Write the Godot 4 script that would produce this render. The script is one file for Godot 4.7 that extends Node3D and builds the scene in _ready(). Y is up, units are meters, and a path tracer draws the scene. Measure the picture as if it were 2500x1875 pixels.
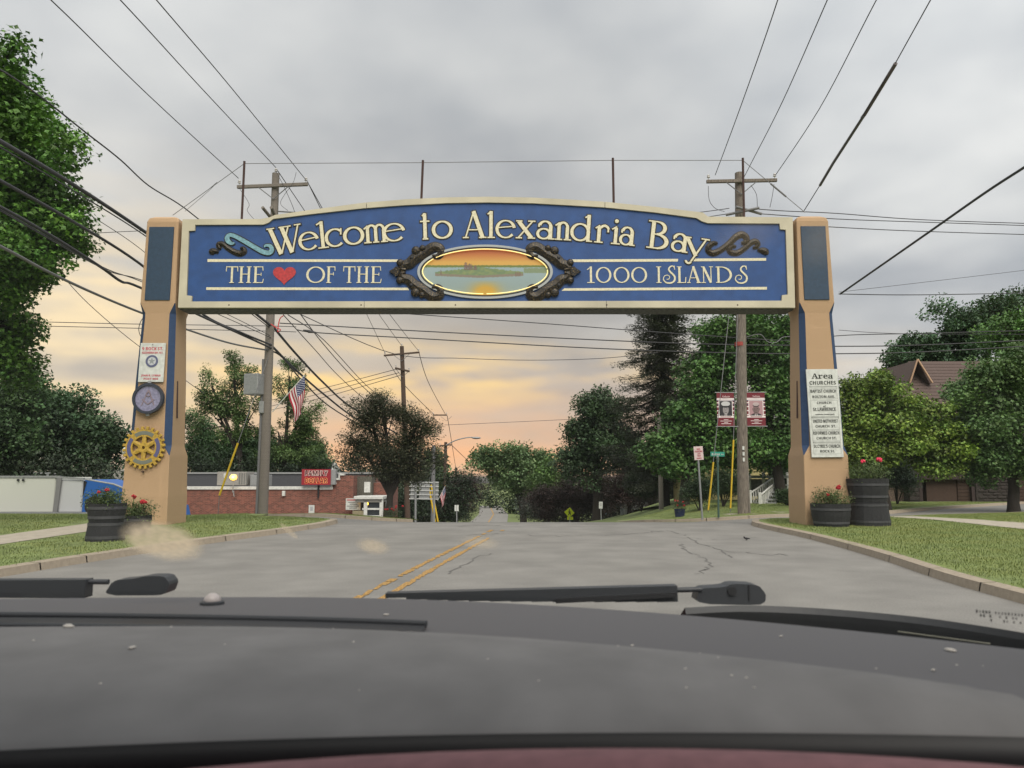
extends Node3D
# A street with a welcome arch across it, seen from the passenger seat of a parked car. Units are metres, the eye is 1.25 m above the road, the street runs towards -z.

class MB:
	var v := PackedVector3Array()
	var n := PackedVector3Array()
	var t := PackedVector2Array()
	var c := PackedColorArray()
	var tint := Color.WHITE
	func tri(a: Vector3, b: Vector3, d: Vector3, na: Vector3, nb: Vector3, nd: Vector3, ua := Vector2.ZERO, ub := Vector2.ZERO, ud := Vector2.ZERO) -> void:
		if (b - a).cross(d - a).dot(na + nb + nd) > 0.0:
			v.append_array([a, d, b]); n.append_array([na, nd, nb]); t.append_array([ua, ud, ub])
		else:
			v.append_array([a, b, d]); n.append_array([na, nb, nd]); t.append_array([ua, ub, ud])
		c.append_array([tint, tint, tint])
	func flat(a: Vector3, b: Vector3, d: Vector3, out: Vector3) -> void:
		var m := (b - a).cross(d - a).normalized()
		if m.dot(out) < 0.0:
			m = -m
		tri(a, b, d, m, m, m)
	func quad(a: Vector3, b: Vector3, d: Vector3, e: Vector3, out: Vector3) -> void:   # corners in order round it; out tells the outer side
		var m := (d - a).cross(e - b).normalized()
		if m.dot(out) < 0.0:
			m = -m
		tri(a, b, d, m, m, m, Vector2(0, 1), Vector2(1, 1), Vector2(1, 0))
		tri(a, d, e, m, m, m, Vector2(0, 1), Vector2(1, 0), Vector2(0, 0))
	func box(at: Vector3, size: Vector3, basis := Basis.IDENTITY, bev := 0.0) -> MB:
		var h := size / 2.0
		bev = minf(bev, minf(h.x, minf(h.y, h.z)) * 0.9)
		var axes := [Vector3(1, 0, 0), Vector3(0, 1, 0), Vector3(0, 0, 1)]
		for k in 3:
			for s in [-1.0, 1.0]:
				var i := (k + 1) % 3
				var j := (k + 2) % 3
				var p := []
				for q in [[-1, -1], [1, -1], [1, 1], [-1, 1]]:
					var r := Vector3.ZERO
					r[k] = s * h[k]; r[i] = q[0] * (h[i] - bev); r[j] = q[1] * (h[j] - bev)
					p.append(at + basis * r)
				quad(p[0], p[1], p[2], p[3], basis * (axes[k] * s))
		if bev > 0.0:
			for k in 3:
				var i := (k + 1) % 3
				var j := (k + 2) % 3
				for q in [[-1, -1], [1, -1], [1, 1], [-1, 1]]:
					var p := []
					for e in [[0, -1], [0, 1], [1, 1], [1, -1]]:
						var r := Vector3.ZERO
						r[k] = e[1] * (h[k] - bev)
						r[i] = q[0] * (h[i] - (bev if e[0] else 0.0)); r[j] = q[1] * (h[j] - (0.0 if e[0] else bev))
						p.append(at + basis * r)
					quad(p[0], p[1], p[2], p[3], basis * (axes[i] * q[0] + axes[j] * q[1]))
			for x in [-1, 1]:
				for y in [-1, 1]:
					for z in [-1, 1]:
						var m := Vector3(x, y, z)
						var a := at + basis * (m * h - Vector3(0, y, z) * bev)
						var b := at + basis * (m * h - Vector3(x, 0, z) * bev)
						var d := at + basis * (m * h - Vector3(x, y, 0) * bev)
						flat(a, b, d, basis * m)
		return self
	func tube(p: Array, r, k := 8, caps := true) -> MB:      # r: one radius or one per point
		var rings := []
		var u := Vector3.UP
		for i in p.size():
			var d: Vector3 = (p[mini(i + 1, p.size() - 1)] - p[maxi(i - 1, 0)]).normalized()
			if absf(d.dot(u)) > 0.95:
				u = Vector3.RIGHT if absf(d.x) < 0.8 else Vector3.FORWARD
			var x := d.cross(u).normalized()
			var y := x.cross(d).normalized()
			u = y
			var rad: float = r[i] if r is Array else r
			var ring := []
			for j in k:
				var a := TAU * j / k
				var o := x * cos(a) + y * sin(a)
				ring.append([p[i] + o * rad, o])
			rings.append(ring)
		for i in p.size() - 1:
			for j in k:
				var a = rings[i][j]; var b = rings[i][(j + 1) % k]; var d = rings[i + 1][(j + 1) % k]; var e = rings[i + 1][j]
				tri(a[0], b[0], d[0], a[1], b[1], d[1]); tri(a[0], d[0], e[0], a[1], d[1], e[1])
		if caps:
			for q in [[0, 1], [p.size() - 1, p.size() - 2]]:
				var o: Vector3 = (p[q[0]] - p[q[1]]).normalized()
				for j in range(1, k - 1):
					flat(rings[q[0]][0][0], rings[q[0]][j][0], rings[q[0]][j + 1][0], o)
		return self
	func cyl(a: Vector3, b: Vector3, r0: float, r1: float, k := 12) -> MB:
		return tube([a, b], [r0, r1], k)
	func ell(at: Vector3, r: Vector3, basis := Basis.IDENTITY, k := 12, rows := 8) -> MB:
		var g := func(i, j):
			var la := PI * (float(i) / rows - 0.5)
			var lo = TAU * j / k
			return Vector3(cos(la) * cos(lo), sin(la), cos(la) * sin(lo))
		for i in rows:
			for j in k:
				var q := []
				for e in [[0, 0], [0, 1], [1, 1], [1, 0]]:
					var d: Vector3 = g.call(i + e[0], j + e[1])
					q.append([at + basis * (d * r), (basis * (d / r)).normalized()])
				if i > 0:
					tri(q[0][0], q[1][0], q[2][0], q[0][1], q[1][1], q[2][1])
				if i < rows - 1:
					tri(q[0][0], q[2][0], q[3][0], q[0][1], q[2][1], q[3][1])
		return self
	func lathe(prof: Array, at: Vector3, k := 24, wob := 0.0) -> MB:   # prof: Vector2(radius, height)
		for i in prof.size() - 1:
			var e: Vector2 = prof[i + 1] - prof[i]
			for j in k:
				var p := []
				for q in [[0, 0], [0, 1], [1, 1], [1, 0]]:
					var a = TAU * (j + q[1]) / k
					var s: Vector2 = prof[i + q[0]]
					var w := 1.0 + (wob if (j + q[1]) % 2 == 0 else 0.0)
					p.append(at + Vector3(cos(a) * s.x * w, s.y, sin(a) * s.x * w))
				var am := TAU * (j + 0.5) / k
				quad(p[0], p[1], p[2], p[3], Vector3(cos(am) * e.y, -e.x, sin(am) * e.y))
		return self
	func extr(poly: PackedVector2Array, xf: Transform3D, z0: float, z1: float) -> MB:   # a 2D outline given thickness; the face at z1 is the front
		var idx := Geometry2D.triangulate_polygon(poly)
		var f := xf.basis.z
		for s in [[z1, 1.0], [z0, -1.0]]:
			for i in range(0, idx.size(), 3):
				var q := []
				for j in 3:
					q.append(xf * Vector3(poly[idx[i + j]].x, poly[idx[i + j]].y, s[0]))
				flat(q[0], q[1], q[2], f * s[1])
		var area := 0.0
		for i in poly.size():
			area += poly[i].cross(poly[(i + 1) % poly.size()])
		for i in poly.size():
			var a := poly[i]
			var b := poly[(i + 1) % poly.size()]
			var o := (b - a).orthogonal() * signf(area)
			quad(xf * Vector3(a.x, a.y, z0), xf * Vector3(b.x, b.y, z0), xf * Vector3(b.x, b.y, z1), xf * Vector3(a.x, a.y, z1), xf.basis * Vector3(o.x, o.y, 0))
		return self
	func strip(p: Array, w: Array, closed: bool, xf: Transform3D, z0: float, z1: float, bulge := 0.0) -> MB:   # a flat band of changing width along a 2D path, given thickness
		var l := []
		var r := []
		var m := []
		var cnt := p.size()
		for i in cnt:
			var a: Vector2 = p[(i - 1 + cnt) % cnt] if closed or i > 0 else p[i]
			var b: Vector2 = p[(i + 1) % cnt] if closed or i < cnt - 1 else p[i]
			var o: Vector2 = (b - a).normalized().orthogonal() * w[i] / 2.0
			l.append(p[i] + o); r.append(p[i] - o); m.append(p[i])
		var e := func(q: Vector2, z: float) -> Vector3: return xf * Vector3(q.x, q.y, z)
		for i in (cnt if closed else cnt - 1):
			var j := (i + 1) % cnt
			var f := xf.basis.z
			if bulge > 0.0:
				quad(e.call(l[i], z1), e.call(l[j], z1), e.call(m[j], z1 + bulge), e.call(m[i], z1 + bulge), f)
				quad(e.call(m[i], z1 + bulge), e.call(m[j], z1 + bulge), e.call(r[j], z1), e.call(r[i], z1), f)
			else:
				quad(e.call(l[i], z1), e.call(l[j], z1), e.call(r[j], z1), e.call(r[i], z1), f)
			var ol: Vector2 = l[i] - r[i]
			quad(e.call(l[i], z0), e.call(l[j], z0), e.call(l[j], z1), e.call(l[i], z1), xf.basis * Vector3(ol.x, ol.y, 0))
			quad(e.call(r[i], z0), e.call(r[j], z0), e.call(r[j], z1), e.call(r[i], z1), xf.basis * Vector3(-ol.x, -ol.y, 0))
		if not closed:
			for q in [[0, 1], [cnt - 1, cnt - 2]]:
				var o2: Vector2 = p[q[0]] - p[q[1]]
				quad(e.call(l[q[0]], z0), e.call(r[q[0]], z0), e.call(r[q[0]], z1), e.call(l[q[0]], z1), xf.basis * Vector3(o2.x, o2.y, 0))
		return self
	func mesh(origin := Vector3.ZERO) -> ArrayMesh:
		var w := v
		if origin != Vector3.ZERO:
			w = PackedVector3Array()
			w.resize(v.size())
			for i in v.size():
				w[i] = v[i] - origin
		var a := []
		a.resize(Mesh.ARRAY_MAX)
		a[Mesh.ARRAY_VERTEX] = w; a[Mesh.ARRAY_NORMAL] = n; a[Mesh.ARRAY_TEX_UV] = t; a[Mesh.ARRAY_COLOR] = c
		var m := ArrayMesh.new()
		m.add_surface_from_arrays(Mesh.PRIMITIVE_TRIANGLES, a)
		return m

var used := {}
var base_of := {}
var noise_tex := {}

func mb() -> MB:
	return MB.new()

func numbered(called: String) -> String:
	var k: int = used.get(called, 0)
	used[called] = k + 1
	return called if k == 0 else "%s_%03d" % [called, k]

func tag(o: Node3D, label: String, category: String, group := "") -> Node3D:
	o.set_meta("label", label); o.set_meta("category", category)
	if group:
		o.set_meta("group", group)
	return o

func thing(called: String, label: String, category: String, at: Vector3, group := "") -> Node3D:
	var o := Node3D.new()
	o.name = numbered(called)
	o.position = at
	add_child(o, true)
	base_of[o] = at
	return tag(o, label, category, group)

func part(called: String, m, mat: Material, parent: Node3D, label := "") -> MeshInstance3D:   # m is given in world coordinates
	var o := MeshInstance3D.new()
	var at: Vector3 = base_of[parent]
	o.mesh = m.mesh(at) if m is MB else m
	o.material_override = null
	for i in o.mesh.get_surface_count():
		o.set_surface_override_material(i, mat)
	parent.add_child(o)
	var k := 0
	var want := called
	while parent.has_node(NodePath(want)) and parent.get_node(NodePath(want)) != o:
		k += 1
		want = "%s_%03d" % [called, k]
	o.name = want
	base_of[o] = at
	if label:
		o.set_meta("label", label)
	return o

func one(called: String, m: MB, mat: Material, label: String, category: String, group := "") -> MeshInstance3D:
	var lo := m.v[0]
	var hi := m.v[0]
	for p in m.v:
		lo = lo.min(p); hi = hi.max(p)
	var at := Vector3((lo.x + hi.x) / 2.0, lo.y, (lo.z + hi.z) / 2.0)
	var o := MeshInstance3D.new()
	o.mesh = m.mesh(at)
	o.set_surface_override_material(0, mat)
	o.name = numbered(called)
	o.position = at
	add_child(o, true)
	base_of[o] = at
	tag(o, label, category, group)
	return o

func struct(called: String, m: MB, mat: Material) -> MeshInstance3D:
	var o := MeshInstance3D.new()
	o.mesh = m.mesh()
	o.set_surface_override_material(0, mat)
	o.name = numbered(called)
	add_child(o, true)
	base_of[o] = Vector3.ZERO
	o.set_meta("kind", "structure")
	return o

func noise(kind: String) -> Texture2D:      # grain shared by many materials
	if not noise_tex.has(kind):
		var spec: Array = {"soft": [0.012, 4, 0.72, 1.0], "fine": [0.12, 3, 0.78, 1.0], "blot": [0.02, 5, 0.45, 1.0], "streak": [0.03, 4, 0.6, 1.0], "asphalt": [0.18, 4, 0.7, 1.0], "dirty": [0.008, 6, 0.5, 1.0], "dusty": [0.015, 6, 0.86, 1.0], "contrast": [0.02, 4, 0.2, 1.0], "gilt": [0.018, 3, -0.35, 1.15], "mild": [0.01, 6, 0.86, 1.0], "speck": [0.09, 4, 0.82, 1.0], "bump": [0.15, 3, 0.0, 1.0]}[kind]
		var f := FastNoiseLite.new()
		f.seed = hash(kind) % 1000
		f.noise_type = FastNoiseLite.TYPE_SIMPLEX_SMOOTH
		f.frequency = spec[0]
		f.fractal_octaves = spec[1]
		var g := Gradient.new()
		g.set_color(0, Color(maxf(spec[2], 0.04), maxf(spec[2], 0.04), maxf(spec[2], 0.045)))
		if spec[2] < 0.0:
			g.set_offset(0, 0.42)
		g.set_color(1, Color(spec[3], spec[3], spec[3]))
		var nt := NoiseTexture2D.new()
		nt.width = 512; nt.height = 512; nt.seamless = true; nt.noise = f; nt.color_ramp = g
		noise_tex[kind] = nt
	return noise_tex[kind]

func lin(r: float, g: float, b: float) -> Color:
	return Color(r, g, b).linear_to_srgb()

func mat(r: float, g: float, b: float, rough := 0.8, kind := "", size := 1.0, relief := 0.0, stretch := Vector3.ONE) -> StandardMaterial3D:
	var m := StandardMaterial3D.new()
	m.albedo_color = lin(r, g, b)
	m.roughness = rough
	if kind:
		m.albedo_texture = noise(kind)
		m.uv1_triplanar = true
		m.uv1_world_triplanar = true
		m.uv1_scale = stretch / size
		if relief > 0.0:
			m.heightmap_enabled = true
			m.heightmap_texture = noise("bump")
			m.heightmap_scale = relief
	return m

func text(line: String, px: float, font_name: String, depth := 0.004, weight := 400, stretch := 1.0) -> Mesh:   # px: cap height in metres
	var f := SystemFont.new()
	f.font_names = PackedStringArray([font_name])
	f.font_weight = weight
	var m := TextMesh.new()
	m.text = line
	m.font = f
	m.font_size = 32
	m.pixel_size = px / 23.0
	m.depth = depth
	m.curve_step = 1.0
	return m

func lettering(called: String, line: String, cap: float, at: Vector3, mt: Material, parent: Node3D, font := "Droid Sans", wide := 0.0, turn := Basis.IDENTITY, weight := 700) -> MeshInstance3D:
	var m := text(line, cap, font, 0.004, weight)
	var o := part(called, m, mt, parent)
	var k := 1.0
	if wide > 0.0:
		k = wide / maxf(m.get_aabb().size.x, 0.001)
	o.transform = Transform3D(turn * Basis.from_scale(Vector3(k, 1, 1)), at - base_of[parent])
	return o

func height(x: float, z: float) -> float:     # the lie of the land: level up to the arch, then the street drops away while both sides fall gently
	var d := -z
	var side := (-0.025 * clampf(d - 20.0, 0.0, 7.0) - 0.069 * clampf(d - 27.0, 0.0, 26.0) if x < 0.0 else -0.02 * clampf(d - 20.0, 0.0, 7.0))
	var low := 0.0
	if d > 20.0:
		low = -0.065 * (d - 21.0 + exp(-(d - 20.0)))
	if d > 115.0:
		low = -6.11 - 0.5 * (1.0 - exp(-(d - 115.0) / 10.0)) - 0.013 * clampf(d - 115.0, 0.0, 140.0)
	var xc := lerpf(1.2, -5.5, clampf((d - 25.0) / 100.0, 0.0, 1.0))
	var wide := 4.0 + maxf(0.0, d - 34.0) * 0.05
	var w := smoothstep(wide + 4.0 + maxf(0.0, d - 34.0) * 0.3, wide, absf(x - xc))
	side = lerpf(side, low + 1.0, smoothstep(55.0, 110.0, d))
	return lerpf(side, low, w)

func on(x: float, d: float, up := 0.0) -> Vector3:
	return Vector3(x, height(x, -d) + up, -d)

func sheet(m: MB, poly: PackedVector2Array, up: float, step: float) -> MB:    # a piece of ground with this outline (x, z), laid on the land
	var r := Rect2(poly[0], Vector2.ZERO)
	for p in poly:
		r = r.expand(p)
	var nx := int(ceil(r.size.x / step))
	var ny := int(ceil(r.size.y / step))
	var whole := Geometry2D
	for i in nx:
		for j in ny:
			var a := r.position + Vector2(i, j) * step
			var cell := PackedVector2Array([a, a + Vector2(step, 0), a + Vector2(step, step), a + Vector2(0, step)])
			for piece in whole.intersect_polygons(cell, poly):
				var idx := whole.triangulate_polygon(piece)
				for k in range(0, idx.size(), 3):
					var q := []
					var nn := []
					for e in 3:
						var s: Vector2 = piece[idx[k + e]]
						q.append(Vector3(s.x, height(s.x, s.y) + up, s.y))
						nn.append(Vector3(height(s.x - 0.3, s.y) - height(s.x + 0.3, s.y), 0.6, height(s.x, s.y - 0.3) - height(s.x, s.y + 0.3)).normalized())
					m.tri(q[0], q[1], q[2], nn[0], nn[1], nn[2])
	return m

func smooth(p: Array, sub := 6) -> Array:
	var o := []
	for i in p.size() - 1:
		var a = p[maxi(i - 1, 0)]; var d = p[mini(i + 2, p.size() - 1)]
		for k in sub:
			o.append(p[i].cubic_interpolate(p[i + 1], a, d, float(k) / sub))
	o.append(p[-1])
	return o


# ---------- sky
func sky_image() -> Image:
	var w := 1536
	var h := 768
	var im := Image.create(w, h, false, Image.FORMAT_RGBF)
	im.fill(Color(0.09, 0.086, 0.08))
	var big := FastNoiseLite.new()
	big.seed = 11; big.frequency = 0.9; big.fractal_octaves = 4; big.noise_type = FastNoiseLite.TYPE_SIMPLEX_SMOOTH
	var fine := FastNoiseLite.new()
	fine.seed = 4; fine.frequency = 1.0; fine.fractal_octaves = 5
	for j in h / 2 + 2:
		var el := PI * (0.5 - (j + 0.5) / h)
		var up := maxf(sin(el), 0.0)
		var dome := (0.68 + 0.72 * up)
		var eld := rad_to_deg(maxf(el, 0.0))
		for i in w:
			var az := TAU * (i + 0.5) / w
			if az > PI:
				az -= TAU
			var dx := sin(az) * cos(el)
			var dz := -cos(az) * cos(el)
			var k := 1.0 / (up + 0.16)
			var n := big.get_noise_3d(dx * k * 0.9, dz * k * 0.9, 2.0)
			var n2 := fine.get_noise_3d(dx * k * 2.6, dz * k * 2.6, 7.0)
			var cl := clampf(0.58 + 0.92 * n + 0.42 * n2, 0.0, 1.12)
			var g := Color(0.425, 0.455, 0.49).lerp(Color(0.70, 0.712, 0.712), cl) * dome
			g *= 1.0 + 0.30 * smoothstep(0.05, 0.5, dx) + 0.12 * smoothstep(-0.1, -0.5, dx)
			# the set sun's glow low in the sky, a little left of the street
			var azd := rad_to_deg(az)
			var side := exp(-pow((azd + 15.0) / 26.0, 2.0))
			var st := fine.get_noise_3d(azd * 0.075, eld * 0.5, 20.0)
			var haze := exp(-pow(eld / 13.0, 2.0)) * side
			g = g.lerp(Color(0.80, 0.66, 0.48), 0.85 * haze)
			var peach := exp(-pow(eld / 5.0, 2.0)) * exp(-pow((azd + 3.0) / 20.0, 2.0))
			g = g.lerp(Color(1.08, 0.60, 0.33), clampf(peach * (0.95 + 0.8 * st), 0.0, 1.0))
			var gold := exp(-pow((eld - 7.4 - 0.03 * azd) / 2.2, 2.0)) * side
			g = g.lerp(Color(1.2, 0.84, 0.36), clampf(gold * (0.32 + 1.9 * st), 0.0, 0.95))
			var far := exp(-pow((azd + 30.0) / 9.0, 2.0)) * exp(-pow((eld - 10.5) / 6.0, 2.0))
			g = g.lerp(Color(1.15, 0.92, 0.58), clampf(far * (0.75 + 1.2 * st), 0.0, 0.9))
			im.set_pixel(i, j, g * 0.45)
	return im

# ---------- trees
var leaf_mat := {}
var clusters := {}
var crown_rng := RandomNumberGenerator.new()

func leaf_cluster(kind: String) -> Mesh:
	if clusters.has(kind):
		return clusters[kind]
	var spec: Array = {"broad": [34, 0.17, 0.13, 0.0], "maple": [40, 0.15, 0.15, 0.0], "small": [44, 0.12, 0.07, 0.0], "needle": [52, 0.2, 0.085, 0.0], "drop": [30, 0.2, 0.1, 0.5]}[kind]
	var r := RandomNumberGenerator.new()
	r.seed = hash(kind)
	var m := mb()
	for i in spec[0]:
		var p := Vector3(r.randf_range(-1, 1), r.randf_range(-0.8, 0.8), r.randf_range(-1, 1)) * 0.5
		if p.length() > 0.55:
			p = p.normalized() * 0.5
		var d := Vector3(r.randf_range(-1, 1), r.randf_range(-0.75, 0.35), r.randf_range(-1, 1)).normalized()
		var up := (Vector3(r.randf_range(-0.6, 0.6), 1, r.randf_range(-0.6, 0.6)) + p * 0.8).normalized()
		var s := d.cross(up).normalized()
		up = s.cross(d).normalized()
		var l: float = spec[1] * r.randf_range(0.7, 1.25)
		var w: float = spec[2] * r.randf_range(0.7, 1.2) * 0.5
		var t := r.randf_range(0.75, 1.15)
		m.tint = Color(t, t * r.randf_range(0.95, 1.05), t)
		var a := p
		var tip := p + d * l - up * l * 0.12
		var b := p + d * l * 0.45 + s * w + up * l * 0.08
		var e := p + d * l * 0.45 - s * w + up * l * 0.08
		var nb := (up + s * 0.3).normalized()
		var ne := (up - s * 0.3).normalized()
		m.tri(a, b, tip, nb, nb, nb)
		m.tri(a, tip, e, ne, ne, ne)
		if kind == "maple":
			m.tri(p + d * l * 0.3, p + d * l * 0.62 + s * w * 1.7, p + d * l * 0.6, nb, nb, nb)
			m.tri(p + d * l * 0.3, p + d * l * 0.62 - s * w * 1.7, p + d * l * 0.6, ne, ne, ne)
	clusters[kind] = m.mesh()
	return clusters[kind]

func foliage_material(kind: String) -> StandardMaterial3D:
	if not leaf_mat.has(kind):
		var m := StandardMaterial3D.new()
		m.albedo_color = Color.WHITE
		m.vertex_color_use_as_albedo = true
		m.roughness = 0.55
		m.backlight_enabled = true
		m.backlight = Color(0.5, 0.55, 0.3)
		leaf_mat[kind] = m
	return leaf_mat[kind]

func crown(called: String, parent: Node3D, kind: String, spots: Array, col: Color, vary: float, tones := []) -> void:    # spots: Transform3D in world coordinates
	var mm := MultiMesh.new()
	mm.transform_format = MultiMesh.TRANSFORM_3D
	mm.use_colors = true
	mm.mesh = leaf_cluster(kind)
	mm.instance_count = spots.size()
	var at: Vector3 = base_of[parent]
	for i in spots.size():
		var t: Transform3D = spots[i]
		t.origin -= at
		mm.set_instance_transform(i, t)
		var k = crown_rng.randf_range(1.0 - vary, 1.0 + vary) * (tones[i] if tones.size() > i else 1.0)
		var y := crown_rng.randf_range(-0.12, 0.2) * vary * 2.0
		mm.set_instance_color(i, Color(col.r * k * (1.0 + y), col.g * k, col.b * k * (1.0 - y * 0.5)))
	var o := MultiMeshInstance3D.new()
	o.multimesh = mm
	o.material_override = foliage_material("leaf")
	o.name = called
	o.set_meta("kind", "stuff")
	parent.add_child(o, true)

func spots_in(rng: RandomNumberGenerator, c: Vector3, r: Vector3, count: int, size: float, shell := 0.45) -> Array:
	var out := []
	for i in count:
		var d := Vector3(rng.randfn(), rng.randfn(), rng.randfn()).normalized()
		var q := pow(rng.randf(), shell)
		var p := c + d * r * q
		var b := Basis.from_euler(Vector3(rng.randf_range(-0.5, 0.5), rng.randf() * TAU, rng.randf_range(-0.5, 0.5))) * Basis.from_scale(Vector3.ONE * size * rng.randf_range(0.7, 1.3))
		out.append(Transform3D(b, p))
	return out

func tree(called: String, label: String, foot: Vector3, masses: Array, opts := {}) -> Node3D:   # masses: [centre, radii] of the crown's main bodies
	var rng := RandomNumberGenerator.new()
	rng.seed = opts.get("seed", hash(label))
	crown_rng.seed = rng.seed
	var o := thing(called, label, opts.get("category", "tree"), foot, opts.get("group", ""))
	var bark: Material = opts.get("bark", mats.bark)
	var rad: float = opts.get("r", 0.22)
	var wood := mb()
	var mid: Vector3 = masses[0][0]
	var fork: Vector3 = foot.lerp(mid, opts.get("fork", 0.45))
	fork.x = foot.x + (mid.x - foot.x) * 0.3; fork.z = foot.z + (mid.z - foot.z) * 0.3
	wood.tube(smooth([foot - Vector3(0, 0.2, 0), foot + Vector3(0, 0.35, 0), foot.lerp(fork, 0.5) + Vector3(rng.randf_range(-0.1, 0.1), 0, 0), fork], 3), [rad * 1.6, rad * 1.35, rad * 1.15, rad * 1.02, rad, rad * 0.98, rad * 0.95, rad * 0.92, rad * 0.9, rad * 0.85], 10)
	part("trunk", wood, bark, o)
	var limbs := mb()
	var spots := []
	var tones := []
	var size: float = opts.get("size", 0.9)
	var dens: float = opts.get("dens", 1.0)
	for ms in masses:
		var c: Vector3 = ms[0]
		var r: Vector3 = ms[1]
		var join := fork.lerp(c, 0.55) + Vector3(0, 0.1 * r.y, 0)
		limbs.tube(smooth([fork - Vector3(0, rad, 0), join, c + Vector3(0, r.y * 0.3, 0)], 3), [rad * 0.7, rad * 0.6, rad * 0.5, rad * 0.42, rad * 0.35, rad * 0.25, rad * 0.15], 7)
		var count: int = opts.get("lobes", 14)
		for k in count:
			var d := Vector3(rng.randfn(), rng.randfn() + 0.15, rng.randfn()).normalized()
			var lr = r * rng.randf_range(0.19, 0.42) * opts.get("lobe", 1.0)
			var lc := c + d * r * rng.randf_range(0.5, 0.97)
			if k < 7:
				limbs.tube([join.lerp(c, rng.randf()), lc], [rad * 0.22, rad * 0.06], 5, false)
			var vol := pow(lr.x * lr.y * lr.z, 0.667)
			spots.append_array(spots_in(rng, lc, lr, int(clampf(26.0 * vol * dens / (size * size), 8, 160)), size, 0.6))
			var tone := rng.randf_range(0.7, 1.35)
			while tones.size() < spots.size():
				tones.append(tone)
		if opts.get("core", true):
			spots.append_array(spots_in(rng, c, r * 0.62, int(clampf(18.0 * dens * pow(r.x * r.y * r.z, 0.667) / (size * size), 10, 700)), size * 1.15, 0.5))
			while tones.size() < spots.size():
				tones.append(0.9)
	part("limbs", limbs, bark, o)
	crown("crown", o, opts.get("kind", "broad"), spots, opts.get("col", Color(0.05, 0.10, 0.03)), opts.get("vary", 0.3), tones)
	return o

func spruce(label: String, foot: Vector3, high: float, wide: float, col: Color) -> void:
	var rng := RandomNumberGenerator.new()
	rng.seed = 77
	crown_rng.seed = 77
	var o := thing("spruce_tree", label, "tree", foot)
	part("trunk", mb().tube([foot - Vector3(0, 0.2, 0), foot + Vector3(0, high, 0)], [0.28, 0.03], 9), mats.bark, o)
	var limbs := mb()
	var spots := []
	var y := 2.2
	while y < high - 0.3:
		var reach := wide * pow(1.0 - y / high, 0.75) * rng.randf_range(0.75, 1.1) + 0.15
		var k := 5 + int(rng.randf() * 3)
		var turn := rng.randf() * TAU
		for i in k:
			var a := turn + TAU * i / k + rng.randf_range(-0.25, 0.25)
			var r := reach * rng.randf_range(0.55, 1.1)
			var d := Vector3(cos(a), 0, sin(a))
			var root := foot + Vector3(0, y, 0)
			var tip := root + d * r + Vector3(0, -0.28 * r + 0.1, 0)
			var elbow := root + d * r * 0.5 + Vector3(0, -0.2 * r, 0)
			limbs.tube([root, elbow, tip], [0.05, 0.035, 0.012], 5, false)
			var steps := int(r / 0.3) + 1
			for s in steps:
				var q := (s + 0.6) / steps
				var p := root.lerp(elbow, q * 2.0) if q < 0.5 else elbow.lerp(tip, q * 2.0 - 1.0)
				for e in 2:
					var sc := rng.randf_range(0.55, 0.95)
					spots.append(Transform3D(Basis.from_euler(Vector3(rng.randf_range(-0.3, 0.3), a + rng.randf_range(-0.4, 0.4), rng.randf_range(-0.3, 0.3))) * Basis.from_scale(Vector3(sc, sc * 0.55, sc)), p + Vector3(rng.randf_range(-0.25, 0.25), rng.randf_range(-0.25, 0.08), rng.randf_range(-0.25, 0.25))))
		y += rng.randf_range(0.35, 0.62)
	part("limbs", limbs, mats.bark, o)
	crown("crown", o, "needle", spots, col, 0.3)

func bush(called: String, label: String, foot: Vector3, r: Vector3, col: Color, category := "bush", kind := "small", size := 0.5) -> Node3D:
	var rng := RandomNumberGenerator.new()
	rng.seed = hash(label)
	crown_rng.seed = rng.seed
	var o := thing(called, label, category, foot)
	var wood := mb()
	var spots := []
	for k in 7:
		var d := Vector3(rng.randfn() * 0.7, absf(rng.randfn()) + 0.3, rng.randfn() * 0.7).normalized()
		var c := foot + Vector3(0, r.y * 0.75, 0) + d * r * 0.55
		wood.tube([foot, c], [0.03, 0.01], 5, false)
		spots.append_array(spots_in(rng, c, r * 0.5, int(clampf(20.0 * r.x * r.y / (size * size), 12, 130)), size, 0.6))
	part("stems", wood, mats.bark, o)
	crown("foliage", o, kind, spots, col, 0.3)
	return o

var mats := {}


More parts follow.
